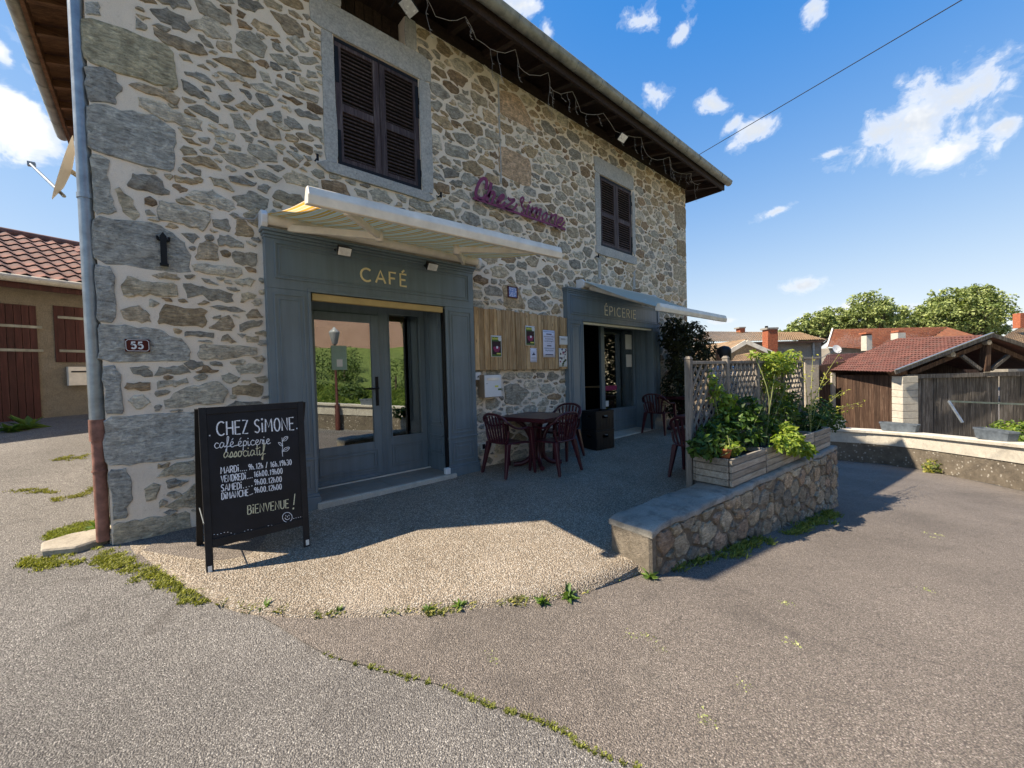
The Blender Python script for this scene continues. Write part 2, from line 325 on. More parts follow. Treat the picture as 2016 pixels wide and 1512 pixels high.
def f_wood(dark,mid,light,scale=1.,axis=2,rough=.75,attr=False,bmp=.5):
    def f(t):
        sc=[9,9,9]; sc[axis]=.55; oi=t.n('ShaderNodeObjectInfo').outputs['Random']
        off=t.n('ShaderNodeVectorMath',{'operation':'ADD'},_0=t.co(),_1=t.n('ShaderNodeCombineXYZ',None,X=t.math('MULTIPLY',oi,17.),Y=t.math('MULTIPLY',oi,31.),Z=t.math('MULTIPLY',oi,7.)).outputs[0]).outputs[0]
        g=t.noise(2.2*scale,9,.68,t.map(off,tuple(sc)),.35); g2=t.noise(9*scale,5,.6,t.map(off,tuple(sc))); big=t.noise(1.4,4,.6,off)
        c=t.ramp(g,[(.3,dark),(.5,mid),(.72,light)]); c=t.mix(1.,c,t.ramp(g2,[(.3,.72),(.65,1.15)]),'MULTIPLY')
        c=t.mix(1.,c,t.ramp(oi,[(0.,.72),(1.,1.2)]),'MULTIPLY'); c=t.mix(1.,c,t.ramp(big,[(.3,.8),(.7,1.12)]),'MULTIPLY')
        kn=t.voro(3.2*scale,t.map(off,tuple([1.6 if i!=axis else .55 for i in range(3)])))
        c=t.mix(t.ramp(kn,[(.03,.85),(.1,0.)]),c,tuple(v*.35 for v in dark))
        return dict(Base_Color=c,Roughness=rough,Normal=t.bump(t.math('ADD',g,g2),bmp,.006))
    return f
M_SHUT=mat('worn brown shutter wood',f_wood((.032,.021,.022),(.07,.047,.047),(.17,.14,.13),2.,2,.6))
M_BOARD=mat('larch boards',f_wood((.30,.175,.075),(.52,.34,.165),(.66,.5,.3),1.6,2,.7))
M_PLANT=mat('grey treated timber',f_wood((.21,.18,.14),(.34,.30,.24),(.46,.42,.35),1.6,0,.8))
M_POST=mat('grey trellis timber',f_wood((.14,.12,.1),(.235,.205,.17),(.34,.31,.26),1.6,2,.8))
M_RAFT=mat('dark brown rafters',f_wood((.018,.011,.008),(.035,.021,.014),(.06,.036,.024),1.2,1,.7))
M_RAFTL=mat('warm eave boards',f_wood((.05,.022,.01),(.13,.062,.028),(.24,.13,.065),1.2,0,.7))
M_BARN=mat('silver barn boards',f_wood((.055,.048,.042),(.13,.115,.1),(.3,.28,.25),1.2,2,.9))
M_BARNB=mat('brown barn boards',f_wood((.032,.018,.012),(.075,.042,.027),(.17,.115,.08),1.,2,.85))
M_DOORR=mat('oxblood door paint',f_wood((.045,.014,.011),(.075,.022,.017),(.12,.045,.035),1.2,2,.6,bmp=.25))
M_ZINC=plain('zinc',(.30,.33,.345),.42,.25,9,.12,.75)
M_GUT=plain('weathered zinc gutter',(.29,.29,.24),.55,.4,6,.15,.35)
M_RUST=plain('rusty cast iron',(.26,.13,.095),.85,.55,9,.6,.1,30)
M_BLACKM=plain('black iron',(.012,.012,.013),.5,.3,20,.3,.3)
M_WHITEA=plain('cream powder coat',(.80,.735,.61),.45,.16,5,.06)
M_WHITE=plain('white plastic',(.72,.73,.72),.4,.05,5,.03)
M_GOLD=plain('pale gold lettering',(.84,.71,.4),.55,.1,20,.05)
M_CREAML=plain('cream lettering',(.8,.74,.56),.55,.1,20,.05)
M_YEL=plain('yellow painted batten',(.5,.37,.16),.6,.12,6,.1)
M_PLUM=plain('plum metal',(.2,.036,.095),.45,.12,10,.05)
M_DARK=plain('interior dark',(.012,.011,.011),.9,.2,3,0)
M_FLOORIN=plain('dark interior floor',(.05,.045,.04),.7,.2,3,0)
M_COUNT=mat('counter wood',f_wood((.12,.05,.02),(.24,.11,.045),(.34,.18,.08),1.2,2,.5))
M_TILEF=plain('threshold floor tile',(.27,.24,.2),.55,.12,5,.08)
M_CHAIR=plain('dark burgundy plastic',(.055,.010,.015),.33,.15,8,.08,spec=.45)
M_BLACKP=plain('black plastic',(.008,.008,.009),.45,.2,10,.1)
M_CHALKB=plain('blackboard paint',(.010,.010,.012),.55,.5,4,.15)
M_BLKW=plain('black stained frame',(.013,.012,.012),.55,.4,12,.3)
M_CHALK=plain('white chalk',(.78,.78,.78),.95,.3,80,0)
M_CHALKY=plain('yellow chalk',(.62,.58,.38),.95,.3,80,0)
M_TERRA=plain('terracotta',(.42,.155,.07),.8,.2,14,.15)
M_GREYP=plain('blue grey trough plastic',(.11,.13,.15),.6,.35,7,.15)
M_PAPER=plain('white paper',(.72,.74,.86),.6,.03,4,0)
M_PAPERW=plain('cream paper',(.72,.72,.68),.6,.05,4,0)
M_INK=plain('navy ink',(.02,.02,.09),.7,.1,9,0)
M_PGREEN=plain('poster green',(.06,.13,.035),.5,.2,30,0)
M_PPLUM=plain('poster dark plum',(.03,.01,.018),.5,.2,30,0)
M_PMAG=plain('poster magenta',(.25,.02,.09),.5,.3,30,0)
M_PYEL=plain('poster lime lettering',(.62,.62,.12),.5,.1,30,0)
M_PLATE=plain('oxblood enamel',(.07,.007,.010),.25,.1,10,0)
M_PLATEF=plain('red tile frame',(.09,.012,.015),.5,.2,10,0)
M_SOIL=plain('potting soil',(.03,.022,.016),.95,.4,30,.6)
M_CABLE=plain('cable black',(.01,.01,.011),.6,.1,5,0)
M_CABW=plain('grey white cable',(.34,.32,.29),.6,.1,5,0)
M_SKIN=plain('skin',(.28,.15,.09),.55,.08,20,.05)
M_HAIR=plain('black hair',(.007,.006,.006),.45,.3,120,.6)
M_JEANS=plain('dark trousers',(.02,.025,.04),.85,.2,40,.2)
M_LAMPG=plain('floodlight reflector',(.85,.85,.82),.25,.2,12,.1,.2)
M_SAT=plain('satellite dish',(.6,.6,.58),.5,.08,5,.05)
def f_glass(t):
    lw=t.n('ShaderNodeLayerWeight',None,Blend=.35).outputs['Fresnel']
    tr=t.n('ShaderNodeBsdfTransparent',None,Color=(.75,.8,.8,1)); gl=t.n('ShaderNodeBsdfGlossy',None,Color=(.92,.95,.95,1),Roughness=.004,Normal=t.bump(t.noise(1.1,2,.5),.012,.02))
    mx=t.n('ShaderNodeMixShader',None,_0=t.math('MULTIPLY_ADD',lw,.55,.3),_1=tr.outputs[0],_2=gl.outputs[0])
    t.t.links.new(mx.outputs[0],t.t.nodes['Material Output'].inputs[0])
M_GLASS=mat('coated double glazing',f_glass)
def f_leaf(rough=.5,tr=.35):
    def f(t):
        a=t.attr('col'); p=t.t.nodes['Principled BSDF']; t.set(p.inputs['Base Color'],a); p.inputs['Roughness'].default_value=rough
        tl=t.n('ShaderNodeBsdfTranslucent',None,Color=t.mix(1.,a,(1.5,1.6,.6),'MULTIPLY'))
        mx=t.n('ShaderNodeMixShader',None,_0=tr,_1=p.outputs[0],_2=tl.outputs[0]); t.t.links.new(mx.outputs[0],t.t.nodes['Material Output'].inputs[0])
    return f
M_LEAF=mat('leaves',f_leaf()); M_LEAFD=mat('matt leaves',f_leaf(.7,.2))
M_BARK=plain('bark',(.085,.065,.045),.9,.4,12,.6)
M_STEM=plain('green stem',(.13,.15,.05),.7,.3,20,.2)
def f_awn(t):
    g=t.co(); w=t.n('ShaderNodeTexWave',{'wave_type':'BANDS','bands_direction':'X'},Vector=g,Scale=2.6,Distortion=0.,Detail=0.).outputs['Color']
    w2=t.n('ShaderNodeTexWave',{'wave_type':'BANDS','bands_direction':'X'},Vector=g,Scale=7.8).outputs['Color']
    c=t.mix(t.ramp(w,[(.45,0.),(.5,1.)]),(.86,.64,.28),(.84,.42,.06)); c=t.mix(t.ramp(w2,[(.8,0.),(.86,.7)]),c,(.8,.74,.6))
    p=t.t.nodes['Principled BSDF']; t.set(p.inputs['Base Color'],c); p.inputs['Roughness'].default_value=.8
    tl=t.n('ShaderNodeBsdfTranslucent',None,Color=c); mx=t.n('ShaderNodeMixShader',None,_0=.6,_1=p.outputs[0],_2=tl.outputs[0]); t.t.links.new(mx.outputs[0],t.t.nodes['Material Output'].inputs[0])
M_AWN=mat('striped awning canvas',f_awn)
def f_awn2(t):
    w=t.n('ShaderNodeTexWave',{'wave_type':'BANDS','bands_direction':'X'},Vector=t.co(),Scale=5.).outputs['Color']
    c=t.mix(t.ramp(w,[(.45,0.),(.55,1.)]),(.68,.68,.56),(.57,.6,.5)); p=t.t.nodes['Principled BSDF']; t.set(p.inputs['Base Color'],c); p.inputs['Roughness'].default_value=.8
    tl=t.n('ShaderNodeBsdfTranslucent',None,Color=c); mx=t.n('ShaderNodeMixShader',None,_0=.3,_1=p.outputs[0],_2=tl.outputs[0]); t.t.links.new(mx.outputs[0],t.t.nodes['Material Output'].inputs[0])
M_AWN2=mat('sage awning canvas',f_awn2)
def f_render(a,b,sc=6):
    def f(t):
        n=t.noise(sc,6,.65); n2=t.noise(60,6,.7); c=t.ramp(n,[(.3,a),(.7,b)]); c=t.mix(1.,c,t.ramp(n2,[(.3,.72),(.7,1.15)]),'MULTIPLY')
        return dict(Base_Color=c,Roughness=.95,Normal=t.bump(t.math('ADD',n2,n),.9,.03),Specular_IOR_Level=.1)
    return f
M_OCHRE=mat('ochre roughcast',f_render((.25,.213,.155),(.34,.29,.215)))
M_GREYR=mat('grey old render',f_render((.24,.215,.175),(.34,.31,.26),2))
M_BEIGE=mat('beige render',f_render((.44,.375,.28),(.56,.49,.38),1.5))
M_PINK=mat('pink render',f_render((.52,.32,.24),(.6,.38,.29),1))
M_CREAMR=mat('cream render',f_render((.55,.48,.33),(.62,.55,.39),1))
def f_tile(a,b,c3):
    def f(t):
        oi=t.n('ShaderNodeObjectInfo').outputs['Random']; n=t.noise(3.2,8,.7); n2=t.noise(16,6,.7); v=t.voro(3.5,out=1)
        c=t.ramp(t.n('ShaderNodeSeparateColor',None,Color=v).outputs[0],[(0,a),(1,b)]); c=t.mix(1.,c,t.ramp(oi,[(0.,.7),(1.,1.2)]),'MULTIPLY')
        c=t.mix(t.ramp(n,[(.48,0.),(.68,.85)]),c,c3); c=t.mix(1.,c,t.ramp(n2,[(.3,.65),(.7,1.2)]),'MULTIPLY')
        return dict(Base_Color=c,Roughness=.9,Normal=t.bump(n2,.4,.01))
    return f
M_TILEN=mat('weathered clay tiles',f_tile((.19,.09,.07),(.28,.14,.105),(.13,.1,.09)))
M_TILEB=mat('brown red clay tiles',f_tile((.125,.05,.038),(.18,.075,.056),(.095,.065,.053)))
M_TILEO=mat('orange clay tiles',f_tile((.27,.092,.042),(.38,.15,.068),(.19,.11,.07)))
M_TILEM=mat('mossy clay tiles',f_tile((.23,.15,.085),(.32,.21,.12),(.15,.125,.075)))
M_BRICK=mat('red brick',f_render((.36,.11,.06),(.46,.17,.09),8))
M_SHIRT=mat('striped shirt',lambda t: dict(Base_Color=t.ramp(t.n('ShaderNodeTexWave',{'wave_type':'BANDS','bands_direction':'Z'},Vector=t.co(),Scale=11.).outputs['Color'],[(.5,(.55,.57,.6)),(.6,(.03,.04,.08))]),Roughness=.9))
# ------------------------------------------------------------------ the setting
def terr_axis(lo,hi,step,far): 
    a=list(np.arange(lo,hi+1e-6,step)); o=[]; d=step; x=hi
    while x<far: d*=1.5; x+=d; o.append(x)
    b=[]; d=step; x=lo
    while x>-far: d*=1.5; x-=d; b.append(x)
    return b[::-1]+a+o
ax=terr_axis(-8,17,.25,500); ay=terr_axis(-15,11,.25,500)
V=np.array([(x,y,zground(x,y)) for y in ay for x in ax]); nx=len(ax); I=np.arange(len(V)).reshape(len(ay),nx)
F=np.stack([I[:-1,:-1],I[:-1,1:],I[1:,1:],I[1:,:-1]],-1).reshape(-1,4)
g=link('road',npmesh('road',V,F),M_ASPH); tag(g,'grey asphalt road sloping past the stone house','road',kind='structure')
# brown asphalt laid over it, its edge is the mossy seam
SEAMPX=[(262,1098),(330,1135),(430,1176),(530,1224),(640,1288),(760,1322),(870,1352),(960,1388),(1040,1412),(1110,1440),(1150,1472),(1255,1512)]
def onroad(x,y):
    d=ray(x,y); lo,hi=.1,60.
    for _ in range(50):
        mm=(lo+hi)/2; P=CAM+d*mm
        if P[2]>zroad(P[0],P[1]): lo=mm
        else: hi=mm
    return CAM+d*lo
SEAM=[onroad(*p)[:2] for p in SEAMPX]; SEAM=smooth(SEAM,5); e=SEAM[-1]-SEAM[-6]; SEAM+= [SEAM[-1]+e*k for k in (1,2,4,8)]+[np.array([4.,-8.5])]
NS=len(SEAM); OUT=[]
opts=[np.array(p) for p in [(.2,.2),(4,.4),(11,.6),(15.3,3),(15.35,-2.),(15.4,-3.8),(13.2,-5.4),(10.2,-7.2),(7,-8.8)]]
cum=np.r_[0,np.cumsum([np.linalg.norm(b-a) for a,b in zip(opts[:-1],opts[1:])])]
for i in range(NS):
    s=(i/(NS-1))**1.5*cum[-1]; OUT.append(np.array([np.interp(s,cum,[p[k] for p in opts]) for k in (0,1)]))
NT=90; V=[]
for i in range(NS):
    for j in range(NT+1):
        t=(j/NT)**1.6; q=SEAM[i]*(1-t)+OUT[i]*t; V.append((q[0],q[1],zroad(*q)+.006))
V=np.array(V); I=np.arange(len(V)).reshape(NS,NT+1); F=np.stack([I[:-1,:-1],I[1:,:-1],I[1:,1:],I[:-1,1:]],-1).reshape(-1,4)
g=link('road_patch',npmesh('road_patch',V,F),M_ASPHB); tag(g,'brownish asphalt running down round the terrace wall','road',kind='structure')
# terrace of exposed aggregate concrete
WA,WB=np.array([2.86,-3.08]),np.array([7.45,-3.40])      # front line of the terrace wall
wdir=(WB-WA)/np.linalg.norm(WB-WA); wnrm=np.array([wdir[1],-wdir[0]])  # outward
if wnrm[1]>0: wnrm=-wnrm
TEPX=[(262,1088),(330,1128),(420,1178),(480,1198),(560,1208),(640,1210),(720,1209),(820,1205),(900,1197),(1000,1188),(1080,1178),(1150,1160),(1210,1135),(1256,1112)]
def onter(x,y):
    d=ray(x,y); lo,hi=.1,40.
    for _ in range(50):
        mm=(lo+hi)/2; P=CAM+d*mm
        if P[2]>zter(P[0],P[1]): lo=mm
        else: hi=mm
    return CAM+d*lo
TE=[np.array([-.2,.02])]+[onter(*p)[:2] for p in TEPX]; TE=smooth(TE,3)+[WA+wdir*.05-wnrm*.02,WA+wdir*1.5-wnrm*.1,WB-wnrm*.1,np.array([7.75,-2.8]),np.array([10.3,-.5])]
NE=len(TE); V=[];NT=24
for i in range(NE):
    b=np.array([-.2+10.6*(i/(NE-1))**1.0,.02]); 
    for j in range(NT+1):
        t=j/NT; q=TE[i]*(1-t)+b*t; z=zter(*q); V.append((q[0],q[1],z-(.012 if j==0 else 0)))
base=len(V)
for i in range(NE): V.append((TE[i][0],TE[i][1],min(zroad(*TE[i]),zter(*TE[i]))-.15))
V=np.array(V); I=np.arange(base).reshape(NE,NT+1); F=np.stack([I[:-1,:-1],I[:-1,1:],I[1:,1:],I[1:,:-1]],-1).reshape(-1,4)
sk=np.array([[base+i,I[i,0],I[i+1,0],base+i+1] for i in range(NE-1)])
g=link('terrace',npmesh('terrace',V,np.concatenate([F,sk])),M_AGG); tag(g,'exposed aggregate concrete terrace in front of the cafe','terrace',kind='structure')
# ------------------------------------------------------------------ rubble masonry
def inpoly(p,poly):
    x,y=p; c=False; n=len(poly)
    for i in range(n):
        (x1,y1),(x2,y2)=poly[i],poly[i-1]
        if (y1>y)!=(y2>y) and x<(x2-x1)*(y-y1)/(y2-y1+1e-12)+x1: c=not c
    return c
def clip(poly,n,c):
    out=[]; k=len(poly)
    for i in range(k):
        a=poly[i]; b=poly[(i+1)%k]; da=a@n-c; db=b@n-c
        if da<=0: out.append(a)
        if da*db<0: out.append(a+(b-a)*(da/(da-db)))
    return out
def rubble(bounds,holes,polys,radii,asp,gap,seed,cand=14000):
    "packs stones of mixed size round holes and traced stones; returns outline list in plane coordinates"
    r=np.random.RandomState(seed); (u0,u1,v0,v1)=bounds; S=np.array([asp,1.])
    gh=[]
    def edge(poly,ins,step):
        P=np.array(poly)*S; c=P.mean(0)
        for i in range(len(P)):
            a,b=P[i],P[(i+1)%len(P)]; L=np.linalg.norm(b-a); k=max(2,int(L/step)); d=(b-a)/(L+1e-9); nn=np.array([-d[1],d[0]]); nn=nn if nn@(c-a)>0 else -nn
            for j in range(k): gh.append(a+(b-a)*((j+.5)/k)+nn*ins)
    for (a,b,c,d) in holes: edge([(a,c),(b,c),(b,d),(a,d)],.03,.05)
    for p in polys: edge(p,.016,.03)
    G=np.array(gh) if gh else np.zeros((0,2)); pos=[];rad=[]
    R=np.sort(r.choice(radii,cand)*r.uniform(.85,1.15,cand))[::-1]
    P=np.empty((0,2)); Q=np.empty(0); nG=len(G); allp=np.vstack([G,np.zeros((6000,2))]); allr=np.r_[np.full(nG,.011),np.zeros(6000)]; n=nG
    for i in range(cand):
        p=np.array([r.uniform(u0,u1),r.uniform(v0,v1)]); q=p*S
        if n and (np.hypot(*(allp[:n]-q).T)<(allr[:n]+R[i])*.93).any(): continue
        if any(a<p[0]<b and c<p[1]<d for a,b,c,d in holes) or any(inpoly(p,pl) for pl in polys): continue
        allp[n]=q; allr[n]=R[i]; n+=1
        if n>=len(allp)-2: break
    A=allp[:n]; AR=allr[:n]; out=[]
    for i in range(nG,n):
        a=A[i]; ra=AR[i]; w=ra*1.75
        poly=[a+np.array(s)*w for s in ((-1,-.9),(-.6,-1),(.6,-1),(1,-.8),(1,.8),(.7,1),(-.7,1),(-1,.9))]
        d=A-a; L=np.hypot(d[:,0],d[:,1]); idx=np.argsort(L)[1:26]
        for j in idx:
            nn=d[j]/L[j]; x=(L[j]**2+ra**2-AR[j]**2)/(2*L[j])-gap*r.uniform(.55,1.45); poly=clip(poly,nn,nn@a+x)
            if len(poly)<3: break
        if len(poly)<3: continue
        if r.rand()<.6:   # a broken corner
            th=r.uniform(0,6.283); nn=np.array([math.cos(th),math.sin(th)]); ex=max((q-a)@nn for q in poly); poly=clip(poly,nn,nn@a+ex*r.uniform(.5,.85))
        P=np.array(poly); P[:,0]=np.clip(P[:,0],u0*asp,u1*asp); P[:,1]=np.clip(P[:,1],v0,v1)
        ar=.5*abs(np.dot(P[:,0],np.roll(P[:,1],1))-np.dot(P[:,1],np.roll(P[:,0],1)))
        if ar<.0009: continue
        out.append(P/S)
    return out
def roughen(poly,r,step=.06,jit=.007,cut=.28):
    P=[np.array(p,float) for p in poly]; out=[]
    for i in range(len(P)):
        a,b=P[i],P[(i+1)%len(P)]; L=np.linalg.norm(b-a)
        if L<step*.8: out.append((a+b)/2); continue
        c=min(cut,.028/L+.05); pts=[c]+[c+(1-2*c)*(j+1)/(k+1) for k in [max(0,min(3,int(L/step)-1))] for j in range(k)]+[1-c]
        d=(b-a)/L; nn=np.array([-d[1],d[0]])
        for t in pts: out.append(a+(b-a)*t+nn*r.normal(0,jit)+d*r.normal(0,jit*.5))
    return out
def stone_mesh(poly,O,U,Vv,N,h,r,col):
    P=np.array(poly); c=P.mean(0); k=len(P); vs=[]
    tilt=r.normal(0,.02,2)
    def lift(q,z): return O+U*q[0]+Vv*q[1]+N*(z+((q-c)@tilt if z>0 else 0))
    for q in P: vs.append(lift(q,-.012))
    for q in P:
        d=c-q; L=np.linalg.norm(d); vs.append(lift(q+d/L*min(.012,L*.2),h*r.uniform(.75,1.1)))
    vs.append(lift(c+r.normal(0,.015,2),h*r.uniform(.9,1.7)))
    f=[(i,(i+1)%k,k+(i+1)%k,k+i) for i in range(k)]+[(k+i,k+(i+1)%k,2*k) for i in range(k)]
    me=bpy.data.meshes.new('stone'); me.from_pydata([tuple(v) for v in vs],[],f); me.polygons.foreach_set('use_smooth',[False]*len(f))
    # outline direction decides the normal side
    ar=sum(P[i][0]*P[(i+1)%k][1]-P[(i+1)%k][0]*P[i][1] for i in range(k))
    if (ar<0)==(np.cross(U,Vv)@N>0): me.flip_normals()
    setcol(me,np.tile(col,(len(vs),1))); return me
GREYS=[(.40,.38,.325),(.34,.325,.285),(.44,.405,.34),(.29,.28,.255),(.48,.45,.385),(.41,.375,.305)]; BROWNS=[(.35,.275,.18),(.42,.33,.22),(.28,.205,.135),(.38,.32,.24),(.44,.385,.29)]
def stone_colour(r,brown):
    c=np.array((BROWNS if r.rand()<brown else GREYS)[r.randint(5)]); return c*r.uniform(.72,1.22)
def masonry(parent,stones,O,U,Vv,N,seed,keep=300,h=(.009,.018),rest='rubble_infill'):
    "stones: list of (outline, colour). The largest in the picture become parts, the others one part"
    r=np.random.RandomState(seed); O,U,Vv,N=[np.array(a,float) for a in (O,U,Vv,N)]; L=[]
    for poly,col in stones:
        W=np.array([pxarea(O+U*p[0]+Vv*p[1]) for p in poly]); ar=.5*abs(np.dot(W[:,0],np.roll(W[:,1],1))-np.dot(W[:,1],np.roll(W[:,0],1)))
        if W[:,2].min()<.2: ar=0
        inside=(W[:,0].max()>0 and W[:,0].min()<IW and W[:,1].max()>0 and W[:,1].min()<IH)
        L.append((ar if inside else 0,poly,col))
    L.sort(key=lambda q:-q[0]); joined=bmesh.new(); cl=joined.verts.layers.float_color.new('col')
    for i,(ar,poly,col) in enumerate(L):
        me=stone_mesh(poly,O,U,Vv,N,r.uniform(*h),r,col)
        if i<keep and ar>0: link('stone',me,M_STONE,parent)
        else: joined.from_mesh(me); bpy.data.meshes.remove(me)
    if len(joined.verts):
        me=bpy.data.meshes.new(rest); joined.to_mesh(me); o=link(rest,me,M_STONE,parent); tag(o,kind='stuff')
    joined.free()
# ------------------------------------------------------------------ the stone house
HX0,HX1,HY1,HZ=-.29,10.27,5.75,5.98
house=thing('stone_house','two storey rubble stone house with blue grey cafe and grocery shopfronts','house',(HX0,0,0))
HOLES=[(1.2,3.06,-.3,2.46),(5.8,8.42,-.3,2.46),(1.66,2.72,3.82,5.26),(6.62,7.76,3.85,5.24),(1.755,2.55,5.6,HZ)]
def walled(u0,u1,v0,v1,holes,fn,depth):
    us=sorted({u0,u1,*[h[0] for h in holes],*[h[1] for h in holes]}); vs=sorted({v0,v1,*[h[2] for h in holes],*[h[3] for h in holes]}); mb=MB()
    hole=lambda u,v:any(a<u<b and c<v<d for a,b,c,d in holes)
    for i in range(len(us)-1):
        for j in range(len(vs)-1):
            a,b,c,d=us[i],us[i+1],vs[j],vs[j+1]
            if not hole((a+b)/2,(c+d)/2): mb.add([fn(a,c,0),fn(b,c,0),fn(b,d,0),fn(a,d,0)],[(0,1,2,3)])
    for a,b,c,d in holes:
        mb.add([fn(a,c,0),fn(a,d,0),fn(a,d,depth),fn(a,c,depth)],[(0,1,2,3)]); mb.add([fn(b,c,0),fn(b,d,0),fn(b,d,depth),fn(b,c,depth)],[(3,2,1,0)])
        mb.add([fn(a,c,0),fn(b,c,0),fn(b,c,depth),fn(a,c,depth)],[(3,2,1,0)])
        if d<v1: mb.add([fn(a,d,0),fn(b,d,0),fn(b,d,depth),fn(a,d,depth)],[(0,1,2,3)])
    return mb
link('front_wall',walled(HX0,HX1,-.4,HZ,HOLES,lambda u,v,w:(u,w,v),.5).mesh('front_wall'),M_MORTAR,house)
mb=MB(); mb.add([(HX0,0,-.4),(HX0,0,HZ),(HX0,HY1,HZ),(HX0,HY1,-.4)],[(0,1,2,3)]); mb.add([(HX1,0,-1.2),(HX1,0,HZ),(HX1,HY1,HZ),(HX1,HY1,-1.2)],[(3,2,1,0)]); mb.add([(HX0,HY1,-1),(HX0,HY1,HZ),(HX1,HY1,HZ),(HX1,HY1,-1)],[(0,1,2,3)])
link('side_wall',mb.mesh('side_wall'),M_MORTAR,house)
